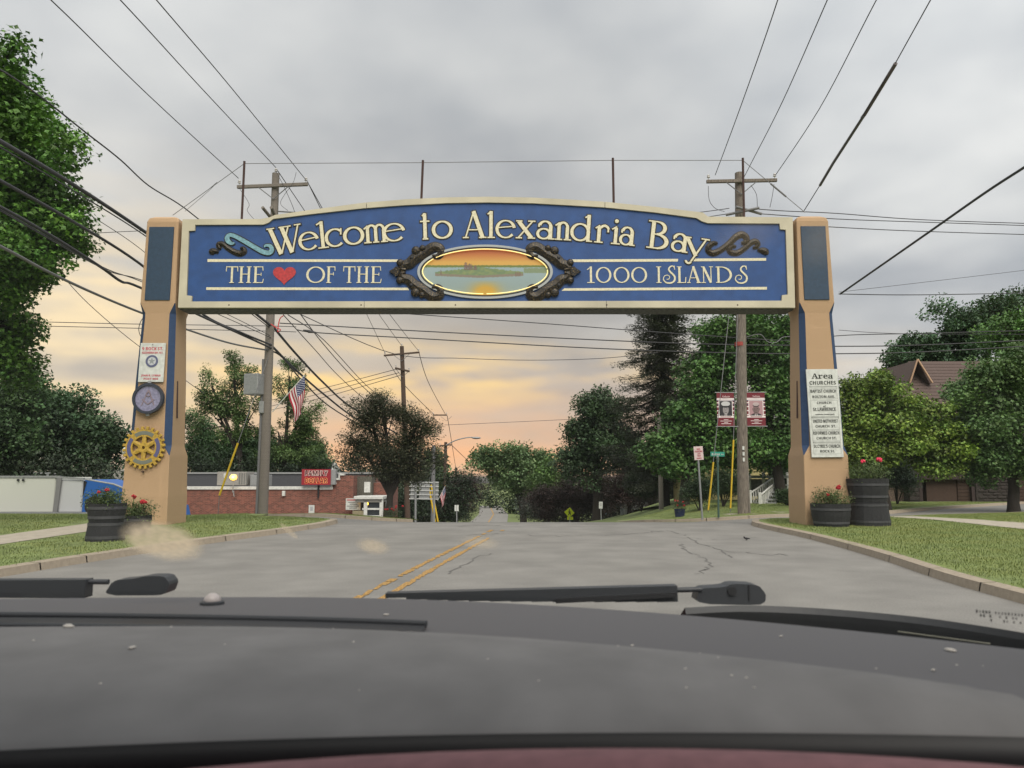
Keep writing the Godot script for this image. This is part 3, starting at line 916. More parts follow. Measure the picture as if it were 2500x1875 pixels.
func arch() -> void:
	var t := thing("welcome_arch", "blue and cream welcome arch on two peach pillars spanning the street", "arch", Vector3(-0.6, 0, -18.5))
	# --- pillars
	for side in 2:
		var cx: float = [-8.53, 7.32][side]
		var cz: float = [-18.55, -18.5][side]
		var lv := [[-0.05, .54, 0.0], [0.75, .54, 0.0], [0.336, .525, 0.0], [1.712, .515, 0.0], [1.939, .49, .13], [3.487, .455, .125], [4.933, .405, .115], [5.113, .40, .11], [5.361, .42, 0.0], [6.406, .40, 0.0], [7.396, .385, 0.0], [7.489, .36, 0.03], [7.547, .28, 0.05]]
		lv[2][0] = 1.101
		var ring := func(l: Array, grow: float) -> Array:
			var w: float = l[1] + grow
			var c: float = maxf(l[2], 0.012)
			var o := []
			for q in [[w, -w + c], [w, w - c], [w - c, w], [-w + c, w], [-w, w - c], [-w, -w + c], [-w + c, -w], [w - c, -w]]:
				o.append(Vector3(cx + q[0], l[0], cz + q[1]))
			return o
		var body := mb()
		var rings := []
		for l in lv:
			rings.append(ring.call(l, 0.0))
		for i in rings.size() - 1:
			for j in 8:
				var a: Vector3 = rings[i][j]; var b: Vector3 = rings[i][(j + 1) % 8]; var d: Vector3 = rings[i + 1][(j + 1) % 8]; var e: Vector3 = rings[i + 1][j]
				var out := (a + b) / 2.0 - Vector3(cx, a.y, cz)
				body.flat(a, b, d, out); body.flat(a, d, e, out)
		var top := Vector3(cx, lv[-1][0] + 0.02, cz)
		for j in 8:
			body.flat(rings[-1][j], rings[-1][(j + 1) % 8], top, Vector3.UP)
		var p := part("pillar", body, mats.stucco, t)
		# painted corner stripes, 3 mm proud of the chamfers, pointed where the chamfer runs out
		for j in [0, 2, 4, 6]:
			var s := mb()
			for i in range(3, 8):
				var r0: Array = ring.call(lv[i], 0.003)
				var r1: Array = ring.call(lv[i + 1], 0.003)
				var k: int = (j + 1) % 8
				var out := Vector3(r0[k].x + r0[(k + 1) % 8].x - 2.0 * cx, 0, r0[k].z + r0[(k + 1) % 8].z - 2.0 * cz)
				s.quad(r0[k], r0[(k + 1) % 8], r1[(k + 1) % 8], r1[k], out)
			part("corner_stripe", s, mats.navy, p)
		for s in [1.0, -1.0]:
			var y0: float = 5.429
			var y1: float = 7.257
			part("inset_panel", mb().box(Vector3(cx + [-.01, .0][side], (y0 + y1) / 2.0, cz + s * 0.404), Vector3(0.6, y1 - y0, 0.05), Basis(Vector3.RIGHT, s * -0.016), 0.004), mats.slate_blue, p)
		# a rusty iron strap on the inner face
		var sx := 1.0 if side == 0 else -1.0
		part("strap_stain", mb().box(Vector3(cx + sx * 0.475, 3.05, cz + 0.15), Vector3(0.02, 0.9, 0.05), Basis(Vector3(0, 0, 1), sx * 0.045), 0.004), mats.rust, p)
	# --- sign board
	var outer := [Vector2(-8.042,7.45),Vector2(-6.124,7.455),Vector2(-5.923,7.496),Vector2(-5.785,7.558),Vector2(-4.908,7.687),Vector2(-3.61,7.871),Vector2(-2.609,7.952),Vector2(-1.606,8.004),Vector2(-0.602,8.02),Vector2(0.502,7.999),Vector2(1.505,7.942),Vector2(2.262,7.893),Vector2(3.507,7.76),Vector2(4.661,7.62),Vector2(4.783,7.517),Vector2(6.853,7.5),Vector2(6.816,5.243),Vector2(-8.039,5.243)]
	var inner := PackedVector2Array([Vector2(-7.714,7.3),Vector2(-6.056,7.305),Vector2(-5.937,7.351),Vector2(-5.821,7.449),Vector2(-4.905,7.568),Vector2(-3.607,7.719),Vector2(-2.606,7.796),Vector2(-1.604,7.848),Vector2(-0.602,7.864),Vector2(0.501,7.843),Vector2(1.503,7.786),Vector2(2.26,7.739),Vector2(3.504,7.61),Vector2(4.501,7.47),Vector2(4.619,7.393),Vector2(4.778,7.341),Vector2(6.516,7.331),Vector2(6.525,7.186),Vector2(6.66,7.176),Vector2(6.642,5.575),Vector2(6.503,5.56),Vector2(6.488,5.424),Vector2(-7.711,5.404),Vector2(-7.703,5.54),Vector2(-7.837,5.555),Vector2(-7.861,7.145),Vector2(-7.717,7.155)])
	var flat := Transform3D.IDENTITY
	var board := part("sign_board", mb().extr(PackedVector2Array(outer), flat, -18.78, -18.21), mats.cream, t)
	part("underside", mb().box(Vector3(-0.613, outer[-1].y - 0.012, -18.495), Vector3(outer[-2].x - outer[-1].x - 0.02, 0.024, 0.56)), mats.cream_shaded, board)  # shade beneath the board, put into the colour of a dark plate
	part("blue_panel", mb().extr(inner, flat, -18.215, PANEL_Z), mats.blue, board)
	for piece in outline_parts(outer, [-20.0, Vector2(-3.556,6.786).x, Vector2(2.271,6.786).x, 20.0], inner):
		# the frame is boxed out 4 cm in front of the panel, with a gap at each joint
		for q in Geometry2D.offset_polygon(piece, -0.006):
			part("frame_moulding", mb().extr(q, flat, -18.2, -18.125), mats.cream, board)
	# --- panel seams and bolts on the moulding
	for u in [720, 1030, 1338, 1640]:
		var sp := sign_point(u, 640)
		part("panel_seam", mb().box(Vector3(sp.x, outer[-1].y + 1.15, PANEL_Z + 0.001), Vector3(0.006, 1.85, 0.004)), mats.navy, board)
	for u in [560, 882, 1112, 1481, 1800]:
		var bp := sign_point(u, 745)
		part("bolt", mb().ell(Vector3(bp.x, bp.y, -18.124), Vector3(0.018, 0.018, 0.01), Basis.IDENTITY, 8, 5), mats.rust, board)
	# --- rules
	for r in [[Vector2(-7.395,6.458),Vector2(-2.713,6.448),Vector2(-2.772,6.387),Vector2(-7.392,6.387)], [Vector2(-7.392,5.757),Vector2(-2.523,5.747),Vector2(-2.483,5.686),Vector2(-7.389,5.692)], [Vector2(1.411,6.448),Vector2(4.036,6.463),Vector2(4.024,6.397),Vector2(1.47,6.382)], [Vector2(4.334,6.469),Vector2(6.173,6.484),Vector2(6.171,6.418),Vector2(4.312,6.402)], [Vector2(1.266,5.732),Vector2(6.165,5.767),Vector2(6.163,5.702),Vector2(1.197,5.671)]]:
		part("rule", mb().extr(PackedVector2Array(r), flat, PANEL_Z, PANEL_Z + 0.006), mats.letter, board)
	# --- lettering
	var px: float = (Vector2(0.01,6.786).x - Vector2(0,6.786).x)
	for l in [["W", 658, 739], ["e", 730.5, 780], ["l", 776, 803], ["c", 795, 839], ["o", 839, 891], ["m", 888, 948], ["e", 934.7, 990], ["t", 1026, 1051], ["o", 1054.5, 1106], ["A", 1130, 1185], ["l", 1189, 1208], ["e", 1209, 1258], ["x", 1259, 1305], ["a", 1308, 1353], ["n", 1352, 1394], ["d", 1392, 1445], ["r", 1448, 1485], ["i", 1490, 1513], ["a", 1510, 1549], ["B", 1576, 1635], ["a", 1636, 1678], ["y", 1664, 1726]]:
		var uc: float = (l[1] + l[2]) / 2.0
		var base: float = 581.0 + 1.55e-4 * pow(uc - 1190.0, 2.0) + (4.0 if l[0] == "y" else 0.0)
		var ang := atan(-3.1e-4 * (uc - 1190.0))
		var wide: float = (l[2] - l[1]) * px
		var at := sign_point(uc, base) - Vector2(wide / 2.0, 0).rotated(ang)
		var sx: float = wide / GLYPHS[l[0]][0]
		var sy: float = 69.0 * px
		var o := part("letter", glyph(l[0], at, ang, sx, sy, 0.0, PANEL_Z + 0.022, 0.014), mats.letter, board)
		part("letter_edge", glyph(l[0], at, ang, sx, sy, 0.027, PANEL_Z + 0.006, 0.005), mats.black, board)
	for l in [["T", 549.5, 580], ["H", 581, 613], ["E", 615, 643], ["O", 746, 793], ["F", 794.5, 818], ["T", 836.5, 867], ["H", 869, 901], ["E", 903, 931], ["1", 1433, 1451], ["0", 1454.5, 1493], ["0", 1498, 1537.5], ["0", 1541, 1580.5], ["I", 1602, 1616], ["S", 1616, 1651], ["L", 1652.5, 1675.5], ["A", 1678, 1710], ["N", 1712.5, 1741.5], ["D", 1747.5, 1788], ["S", 1792, 1827]]:
		var base: float = 690.5
		var wide: float = (l[2] - l[1]) * px
		part("letter", glyph(l[0], sign_point(l[1], base), 0.0, wide / GLYPHS[l[0]][0], 42.0 * px, 0.0, PANEL_Z + 0.012, 0.01), mats.letter, board)
	var heart := []
	for i in 40:
		var a := TAU * i / 40.0
		heart.append(sign_point(694.0, 668.5) + Vector2(16.0 * pow(sin(a), 3.0) * 1.08, (13.0 * cos(a) - 5.0 * cos(2 * a) - 2.0 * cos(3 * a) - cos(4 * a)) * 0.98 - 1.0) * px * 1.6)
	part("heart", mb().extr(PackedVector2Array(heart), flat, PANEL_Z, PANEL_Z + 0.014), mat(0.62, 0.045, 0.05, 0.5, "soft", 0.5), board)
	# --- scrolls
	var pale := mat(0.24, 0.47, 0.55, 0.5, "soft", 0.5)
	for sc in [[[Vector2(-6.754,6.865),Vector2(-6.805,6.838),Vector2(-6.897,6.889),Vector2(-6.935,6.977),Vector2(-6.882,7.051),Vector2(-6.757,7.028),Vector2(-6.549,6.919),Vector2(-6.272,6.756),Vector2(-6.065,6.641),Vector2(-5.907,6.606),Vector2(-5.837,6.675),Vector2(-5.879,6.78),Vector2(-5.992,6.791),Vector2(-6.013,6.745)], [0.031,0.084,0.133,0.138,0.111,0.115,0.122,0.129,0.133,0.138,0.129,0.106,0.067,0.031], pale], [[Vector2(-7.076,6.703),Vector2(-7.132,6.756),Vector2(-7.131,6.826),Vector2(-7.029,6.826),Vector2(-6.901,6.722),Vector2(-6.74,6.629),Vector2(-6.603,6.595),Vector2(-6.515,6.641),Vector2(-6.53,6.717),Vector2(-6.608,6.722)], [0.035,0.089,0.111,0.1,0.106,0.122,0.138,0.129,0.08,0.031], mats.bronze], [[Vector2(-7.358,6.629),Vector2(-7.291,6.641),Vector2(-7.224,6.652),Vector2(-7.13,6.618)], [0.067,0.16,0.115,0.018], mats.bronze], [[Vector2(5.003,6.845),Vector2(4.89,6.845),Vector2(4.786,6.76),Vector2(4.783,6.656),Vector2(4.895,6.604),Vector2(5.074,6.682),Vector2(5.281,6.838),Vector2(5.437,6.993),Vector2(5.592,7.072),Vector2(5.703,7.006),Vector2(5.699,6.89),Vector2(5.584,6.845)], [0.035,0.099,0.124,0.137,0.149,0.124,0.124,0.139,0.154,0.144,0.112,0.04], mats.bronze], [[Vector2(5.449,6.76),Vector2(5.367,6.773),Vector2(5.281,6.708),Vector2(5.324,6.622),Vector2(5.475,6.612),Vector2(5.655,6.721),Vector2(5.798,6.851),Vector2(5.926,6.897),Vector2(5.981,6.825),Vector2(5.933,6.747),Vector2(5.857,6.742)], [0.03,0.075,0.104,0.124,0.124,0.099,0.109,0.124,0.109,0.06,0.02], mats.bronze], [[Vector2(5.968,6.682),Vector2(6.081,6.669),Vector2(6.156,6.638),Vector2(6.165,6.565)], [0.02,0.139,0.174,0.075], mats.bronze]]:
		var path := smooth(sc[0], 4)
		var wd := []
		for i in path.size():
			wd.append(lerpf(sc[1][i / 4], sc[1][mini(i / 4 + 1, sc[1].size() - 1)], (i % 4) / 4.0))
		var fat := wd.map(func(q): return q * 0.82 + 0.055)
		wd = wd.map(func(q): return q * 0.82)
		part("scroll", mb().strip(path, wd, false, flat, PANEL_Z, PANEL_Z + 0.03, 0.0 if sc[2] == pale else 0.025), sc[2], board)
		part("scroll_edge", mb().strip(path, fat, false, flat, PANEL_Z, PANEL_Z + 0.008), mats.black, board)
	oval(board, px)
	# --- rods and bracing wire above the board
	var tips := []
	for q in [[516, 472, 514, 345], [906, 428, 910, 343], [1330, 437, 1328, 338], [1617, 470, 1614, 338]]:
		var a := sign_point(q[0] / 0.8848, q[1] / 0.8848 + 6.0)
		var b := sign_point((q[2] if q[0] > 600 else 517) / 0.8848, q[3] / 0.8848)
		part("rod", mb().tube([Vector3(a.x if q[0] > 600 else a.x - 0.06, a.y, -18.5), Vector3(b.x, b.y * 1.012, -18.5)], 0.03, 8), mats.rust, t)
		tips.append(Vector3(b.x, b.y * 1.012 - 0.06, -18.5))
	var lt: Vector3 = Vector3(-8.45, 7.675, -18.5)
	var rt: Vector3 = Vector3(7.3, 7.746, -18.5)
	part("bracing_wire", mb().tube([lt, tips[0], tips[1], tips[2], tips[3], rt], 0.009, 5), mats.wire_grey, t)
	part("turnbuckle", mb().tube([tips[3].lerp(rt, 0.45), tips[3].lerp(rt, 0.7)], 0.022, 6), mats.wire_grey, t)
	part("slack_wire", mb().tube(smooth([lt + Vector3(0.3, 0.1, 0), lt.lerp(tips[0], 0.35) + Vector3(0.25, 0.15, 0), lt.lerp(tips[0], 0.55) + Vector3(0.12, 0.12, 0), lt.lerp(tips[0], 0.5)], 5), 0.006, 5), mats.wire_grey, t)
	part("conduit", mb().tube(smooth([Vector3(-8.96, 5.197, -18.5), Vector3(-9.0, 4.69, -18.5), Vector3(-9.1, 3.211, -18.5)], 3), 0.025, 6), mats.black, t)
	part("wire_coil", mb().tube(smooth([Vector3(-8.98, 5.195, -18.6), Vector3(-9.13, 5.033, -18.6), Vector3(-9.18, 4.801, -18.6), Vector3(-9.1, 4.616, -18.6), Vector3(-9.02, 4.766, -18.6), Vector3(-9.03, 5.056, -18.6)], 5), 0.009, 5), mats.wire, t)

func sign_point(u: float, v: float) -> Vector2:      # photograph measure to metres on the face of the board
	var a := (u * 0.4096 - 512.0) / 768.0
	var b := (384.0 - v * 0.4096) / 768.0
	var f := 0.99305 - b * 0.11767
	return Vector2(a, 0.11767 + b * 0.99305) * (18.15 / f) + Vector2(0, 1.25)

func oval(board: Node3D, px: float) -> void:
	var c := sign_point(1184.3, 663.6)
	var flat := Transform3D.IDENTITY
	var ring := func(rx: float, ry: float, w: float, z0: float, z1: float) -> MB:
		var p := []
		var ww := []
		for i in 72:
			var a := TAU * i / 72.0
			p.append(c + Vector2(cos(a) * rx, sin(a) * ry) * px)
			ww.append(w * px)
		return mb().strip(p, ww, true, flat, z0, z1)
	part("oval_rim", ring.call(160.5, 63.5, 7, PANEL_Z, PANEL_Z + 0.05), mat(0.36, 0.38, 0.38, 0.5), board)
	part("oval_groove", ring.call(156, 60, 3, PANEL_Z, PANEL_Z + 0.053), mats.black, board)
	# the picture: an island with a turreted house in a river under an orange sky
	var im := Image.create(320, 128, false, Image.FORMAT_RGB8)
	var f := FastNoiseLite.new()
	f.seed = 3; f.frequency = 0.06
	var g := FastNoiseLite.new()
	g.seed = 9; g.frequency = 0.25
	for y in 128:
		for x in 320:
			var v := y / 128.0 + 0.012 * g.get_noise_2d(x, y)
			var col: Color
			if v < 0.36:
				col = Color(0.66, 0.30, 0.14).lerp(Color(0.80, 0.62, 0.30), clampf(v / 0.26 - 0.12, 0, 1))
			elif v < 0.405:
				col = Color(0.40, 0.46, 0.22)
			else:
				col = Color(0.56, 0.64, 0.66).lerp(Color(0.52, 0.58, 0.56), clampf((v - 0.4) * 1.6, 0, 1))
				var gl := exp(-pow((x - 160.0) / 32.0, 2.0)) * clampf((v - 0.66) * 5.0, 0, 1)
				col = col.lerp(Color(0.76, 0.60, 0.22), clampf(gl * 1.3, 0, 1))
			var isl := 0.34 + 0.10 * absf(x - 145.0) / 110.0 + 0.02 * f.get_noise_2d(x * 2.0, 0)
			if x > 35 and x < 255 and v > isl + 0.06 and v < 0.62 - 0.04 * absf(x - 145.0) / 110.0:
				col = Color(0.40, 0.49, 0.36).lerp(Color(0.52, 0.56, 0.36), clampf(f.get_noise_2d(x, y * 1.5) + 0.4, 0, 1))
				if v > 0.57 - 0.04 * absf(x - 145.0) / 110.0:
					col = Color(0.50, 0.46, 0.40)
			if x > 255 and v > 0.42 and v < 0.52:
				col = Color(0.45, 0.52, 0.38).lerp(Color(0.52, 0.56, 0.5), g.get_noise_2d(x, y) * 0.5 + 0.3)
			for hs in [[112, 0.30, 10], [122, 0.33, 14], [135, 0.37, 10], [50, 0.46, 4]]:
				if absf(x - hs[0]) < hs[2] * 0.5 * (0.5 + 0.5 * clampf((v - hs[1]) * 14.0, 0, 1)) and v > hs[1] and v < 0.46 + (0.1 if hs[2] == 4 else 0.0) and g.get_noise_2d(x * 3, y) > -0.25:
					col = Color(0.42, 0.34, 0.32)
			if x > 232 and x < 250 and v > 0.5 and v < 0.59 and int(x) % 5 < 3:
				col = Color(0.46, 0.38, 0.33)
			im.set_pixel(x, y, col)
	var pm := StandardMaterial3D.new()
	pm.albedo_texture = ImageTexture.create_from_image(im)
	pm.roughness = 0.4
	var disc := mb()
	for i in 72:
		var q := []
		for k in 2:
			var a := TAU * (i + k) / 72.0
			q.append(Vector2(cos(a), sin(a)))
		var z := PANEL_Z + 0.02
		disc.tri(Vector3(c.x, c.y, z), Vector3(c.x + q[0].x * 156 * px, c.y + q[0].y * 60 * px, z), Vector3(c.x + q[1].x * 156 * px, c.y + q[1].y * 60 * px, z), Vector3.BACK, Vector3.BACK, Vector3.BACK, Vector2(0.5, 0.5), Vector2(0.5 + q[0].x * 0.5, 0.5 - q[0].y * 0.5), Vector2(0.5 + q[1].x * 0.5, 0.5 - q[1].y * 0.5))
	part("painted_scene", disc, pm, board)
	var nm := mat(0.6, 0.55, 0.32, 0.3)
	nm.emission_enabled = true
	nm.emission = Color(1.0, 0.86, 0.5)
	nm.emission_energy_multiplier = 0.55
	for seg in [[8, 38], [42, 142], [146, 214], [-143, -91.5], [-88.5, 4]]:
		var p := []
		for i in 25:
			var a := deg_to_rad(lerpf(seg[0], seg[1], i / 24.0))
			p.append(Vector3(c.x + cos(a) * 151 * px, c.y + sin(a) * 55.5 * px, PANEL_Z + 0.06))
		part("neon_tube", mb().tube(p, 0.012, 6), nm, board)
	# carved scrollwork at both ends, each made of two mirrored halves and a spear
	for sd in [-1.0, 1.0]:
		for ud in [-1.0, 1.0]:
			var p := []
			var w := []
			for q in [[122, 40, 5], [118, 43, 9], [112, 38, 13], [112, 28, 17], [120, 20, 20], [131, 28, 19], [141, 38, 19], [153, 46, 17], [165, 48, 17], [177, 46, 20], [187, 38, 23], [194, 28, 26], [200, 18, 25], [196, 8, 20]]:
				p.append(c + Vector2(sd * (q[0] + 0.0), ud * ((q[1] if q[0] > 400 else 0.0) + 0.0)) * px)
				w.append(q[2] * px)
			p.clear()
			for q in [[128, 40], [116, 38], [108, 46], [110, 58], [124, 62], [138, 54], [150, 44], [162, 38], [174, 30], [184, 20], [196, 16], [202, 7], [192, 3]]:
				p.append(c + Vector2(sd * q[0], ud * q[1]) * px)
			w = []
			for q in [5, 12, 16, 19, 21, 21, 22, 24, 23, 22, 20, 16, 8]:
				w.append(q * px)
			var path := smooth(p, 4)
			var wd := []
			for i in path.size():
				wd.append(lerpf(w[i / 4], w[mini(i / 4 + 1, w.size() - 1)], (i % 4) / 4.0))
			part("carved_scroll", mb().strip(path, wd, false, flat, PANEL_Z, PANEL_Z + 0.05, 0.03), mats.bronze, board)
			part("scroll_edge", mb().strip(path, wd.map(func(q2): return q2 + 0.045), false, flat, PANEL_Z, PANEL_Z + 0.03), mats.black, board)
			for q in [[152, 58, 8], [168, 52, 11], [206, 22, 9], [178, 34, 5]]:
				var cc := c + Vector2(sd * q[0], ud * q[1]) * px
				part("carved_bud", mb().ell(Vector3(cc.x, cc.y, PANEL_Z + 0.05), Vector3(q[2] * px, q[2] * px, 0.045), Basis.IDENTITY, 12, 6), mats.bronze if q[2] > 5 else mats.black, board)
		var sp := []
		for q in [[206, 0], [210, 11], [216, 12], [222, 6], [232, 0], [222, -6], [216, -12], [210, -11]]:
			sp.append(c + Vector2(sd * q[0], q[1]) * px)
		part("spear_tip", mb().extr(PackedVector2Array(sp), flat, PANEL_Z, PANEL_Z + 0.08), mats.bronze, board)

func disc_xf(at: Vector3, tilt := 0.0) -> Transform3D:
	return Transform3D(Basis(Vector3.RIGHT, tilt), at)

func ring_poly(r: float, n: int) -> Array:
	var o := []
	for i in n:
		o.append(Vector2(cos(TAU * i / n), sin(TAU * i / n)) * r)
	return o

func pillar_signs() -> void:
	var lean := 0.03                              # the shafts taper, so what hangs on them leans back a little
	var b := Basis(Vector3.RIGHT, -lean)
	# white veterans' post sign
	var c: Vector3 = Vector3(-8.552,3.905,-18.06)
	var t := thing("post_sign", "white metal sign with red lettering and a round seal, topmost on the left pillar", "sign", c)
	part("plate", mb().box(c, Vector3(0.6, 0.94, 0.02), b, 0.004), mats.white_sign, t)
	var redp := mat(0.5, 0.06, 0.09, 0.6)
	lettering("lettering", "9 ROCK ST.", 0.075, c + b * Vector3(0, 0.33, 0.013), redp, t, "Droid Sans", 0.5, b)
	lettering("lettering", "ALEXANDRIA BAY, N.Y.", 0.05, c + b * Vector3(0, 0.235, 0.013), redp, t, "Droid Sans", 0.5, b)
	lettering("lettering", "JOHN B. LYMAN", 0.045, c + b * Vector3(0, -0.315, 0.013), redp, t, "Droid Sans", 0.46, b)
	lettering("lettering", "POST 904", 0.045, c + b * Vector3(0, -0.395, 0.013), redp, t, "Droid Sans", 0.34, b)
	var seal := mat(0.10, 0.11, 0.2, 0.6)
	var sx := disc_xf(c + Vector3(0, 0.03, 0.012), -lean)
	part("seal", mb().strip(ring_poly(0.125, 28), range(28).map(func(_q): return 0.045), true, sx, 0, 0.006), seal, t)
	part("seal", mb().extr(PackedVector2Array(ring_poly(0.095, 28)), sx, 0, 0.004), mat(0.5, 0.52, 0.55, 0.6), t)
	var star := []
	for i in 10:
		star.append(Vector2(0, 0.085 if i % 2 == 0 else 0.035).rotated(TAU * i / 10))
	part("seal_star", mb().extr(PackedVector2Array(star), sx, 0.004, 0.008), mat(0.25, 0.27, 0.28, 0.6), t)
	part("bolt", mb().ell(c + Vector3(0, 0.43, 0.02), Vector3(0.012, 0.012, 0.008)), mats.rust, t)
	# round lodge emblem
	c = Vector3(-8.552,3.037,-18)
	t = thing("round_emblem", "round lavender lodge emblem in a dark ring on the left pillar", "emblem", c)
	var xf := disc_xf(c, -lean)
	part("ring", mb().strip(ring_poly(0.335, 40), range(40).map(func(_q): return 0.06), true, xf, -0.02, 0.07), mat(0.03, 0.035, 0.05, 0.4), t)
	part("disc", mb().extr(PackedVector2Array(ring_poly(0.315, 40)), xf, -0.02, 0.03), mat(0.33, 0.32, 0.47, 0.4, "soft", 0.5), t)
	var faint := mat(0.22, 0.17, 0.2, 0.6)
	var n := 0
	for l in [[0, 0.2, -0.15, -0.17], [0, 0.2, 0.15, -0.17], [-0.14, -0.02, 0, -0.14], [0.14, -0.02, 0, -0.14]]:
		n += 1
		part("emblem_bar", mb().strip([Vector2(l[0], l[1]), Vector2(l[2], l[3])], [0.035, 0.022], false, xf, 0.03, 0.034 + 0.002 * n), faint, t)
	part("emblem_bar", mb().strip(ring_poly(0.05, 16), range(16).map(func(_q): return 0.02), true, disc_xf(c + Vector3(0, 0.1, 0), -lean), 0.03, 0.045), faint, t)
	for s in [0.37, -0.37]:
		part("bracket", mb().box(c + Vector3(0, s, 0.01), Vector3(0.08, 0.09, 0.04), b, 0.006), mats.galv, t)
	# toothed service-club wheel
	c = Vector3(-8.591,1.884,-17.99)
	t = thing("gear_emblem", "yellow toothed wheel emblem with six spokes and blue arcs on the left pillar", "emblem", c)
	xf = disc_xf(c, -0.01)
	var gold := mat(0.62, 0.40, 0.06, 0.5, "soft", 0.5)
	var dark := mat(0.09, 0.09, 0.2, 0.5)
	part("rim", mb().strip(ring_poly(0.345, 48), range(48).map(func(_q): return 0.16), true, xf, -0.02, 0.035), gold, t)
	for i in 24:
		var a := TAU * (i + 0.5) / 24
		part("tooth", mb().box(xf * (Vector3(cos(a), sin(a), 0) * 0.452 + Vector3(0, 0, 0.008)), Vector3(0.09, 0.062, 0.054), xf.basis * Basis(Vector3(0, 0, 1), a), 0.006), gold, t)
	for i in 4:
		var p := []
		for k in 13:
			var a := deg_to_rad(90.0 * i + 45.0 + 8.0 + 74.0 * k / 12.0)
			p.append(Vector2(cos(a), sin(a)) * 0.345)
		part("blue_arc", mb().strip(p, range(13).map(func(_q): return 0.085), false, xf, 0.035, 0.041), dark if i % 2 == 1 else mat(0.16, 0.17, 0.14, 0.5), t)
	for i in 6:
		var a := TAU * i / 6 + PI / 2
		part("spoke", mb().strip([Vector2(cos(a), sin(a)) * 0.07, Vector2(cos(a), sin(a)) * 0.28], [0.11, 0.075], false, xf, -0.02, 0.03, 0.012), gold, t)
	part("hub", mb().strip(ring_poly(0.08, 20), range(20).map(func(_q): return 0.085), true, xf, -0.02, 0.045), gold, t)
	part("bolt", mb().cyl(c + Vector3(0, -0.56, -0.03), c + Vector3(0, -0.56, 0.04), 0.02, 0.02, 8), mats.rust, t)
	# little round lamp at the pillar's far edge
	c = Vector3(-9.18,1.808,-18.3)
	t = thing("floodlight", "small pale floodlight on the left edge of the left pillar", "floodlight", c)
	part("lamp_head", mb().ell(c, Vector3(0.075, 0.1, 0.1)), mats.white, t)
	part("arm", mb().tube([c, c + Vector3(0.18, -0.02, 0)], 0.018, 7), mats.galv, t)
	# churches sign
	c = Vector3(7.334,2.697,-17.98)
	var turn := Basis(Vector3.RIGHT, -0.035) * Basis(Vector3(0, 0, 1), 0.008)
	t = thing("church_sign", "tall white sign listing area churches on the right pillar", "sign", c)
	var w := 0.745
	var h := 2.08
	part("plate", mb().box(c, Vector3(w, h, 0.03), turn, 0.005), mats.white_sign, t)
	var put := func(line: String, v: float, cap: float, wide: float, font: String, dx := 0.0) -> void:
		lettering("lettering", line, cap, c + turn * Vector3(dx, (0.5 - v) * h, 0.018), mats.ink, t, font, wide, turn, 800)
	put.call("Area", 0.082, 0.12, 0.5, "Droid Serif")
	put.call("CHURCHES", 0.158, 0.085, 0.62, "Droid Sans")
	var thin := mat(0.15, 0.16, 0.15, 0.7)
	for r in [0.203, 0.549, 0.83]:
		part("rule", mb().box(c + turn * Vector3(0, (0.5 - r) * h, 0.017), Vector3(0.62, 0.008, 0.004), turn), mats.ink, t)
		for s in [-1, 1]:
			part("screw", mb().ell(c + turn * Vector3(s * 0.31, (0.5 - r) * h, 0.018), Vector3(0.011, 0.011, 0.008), Basis.IDENTITY, 8, 5), mats.ink, t)
	put.call("BAPTIST CHURCH", 0.253, 0.075, 0.60, "Droid Sans")
	put.call("BOLTON AVE.", 0.317, 0.058, 0.53, "Droid Sans")
	put.call("CHURCH", 0.386, 0.058, 0.34, "Droid Sans")
	put.call("of", 0.427, 0.04, 0.06, "Droid Sans")
	put.call("St.LAWRENCE", 0.46, 0.08, 0.53, "Droid Sans")
	put.call("opposite casino park", 0.517, 0.028, 0.45, "Droid Sans")
	put.call("UNITED METHODIST", 0.594, 0.075, 0.58, "Droid Sans")
	put.call("CHURCH  ST.", 0.652, 0.058, 0.48, "Droid Sans")
	put.call("REFORMED CHURCH", 0.728, 0.075, 0.61, "Droid Sans")
	put.call("CHURCH ST.", 0.786, 0.058, 0.47, "Droid Sans")
	put.call("St.CYRIL'S CHURCH", 0.876, 0.075, 0.61, "Droid Sans")
	put.call("ROCK St.", 0.932, 0.058, 0.34, "Droid Sans")
	for f in [[0.222, 0.342], [0.358, 0.54], [0.562, 0.69], [0.697, 0.815], [0.845, 0.962]]:
		for e in [[0, f[0], 0.64, 0.004], [0, f[1], 0.64, 0.004], [-0.32, (f[0] + f[1]) / 2, 0.004, (f[1] - f[0]) * h], [0.32, (f[0] + f[1]) / 2, 0.004, (f[1] - f[0]) * h]]:
			part("border_line", mb().box(c + turn * Vector3(e[0], (0.5 - e[1]) * h, 0.0155), Vector3(e[2], e[3], 0.003), turn), thin, t)

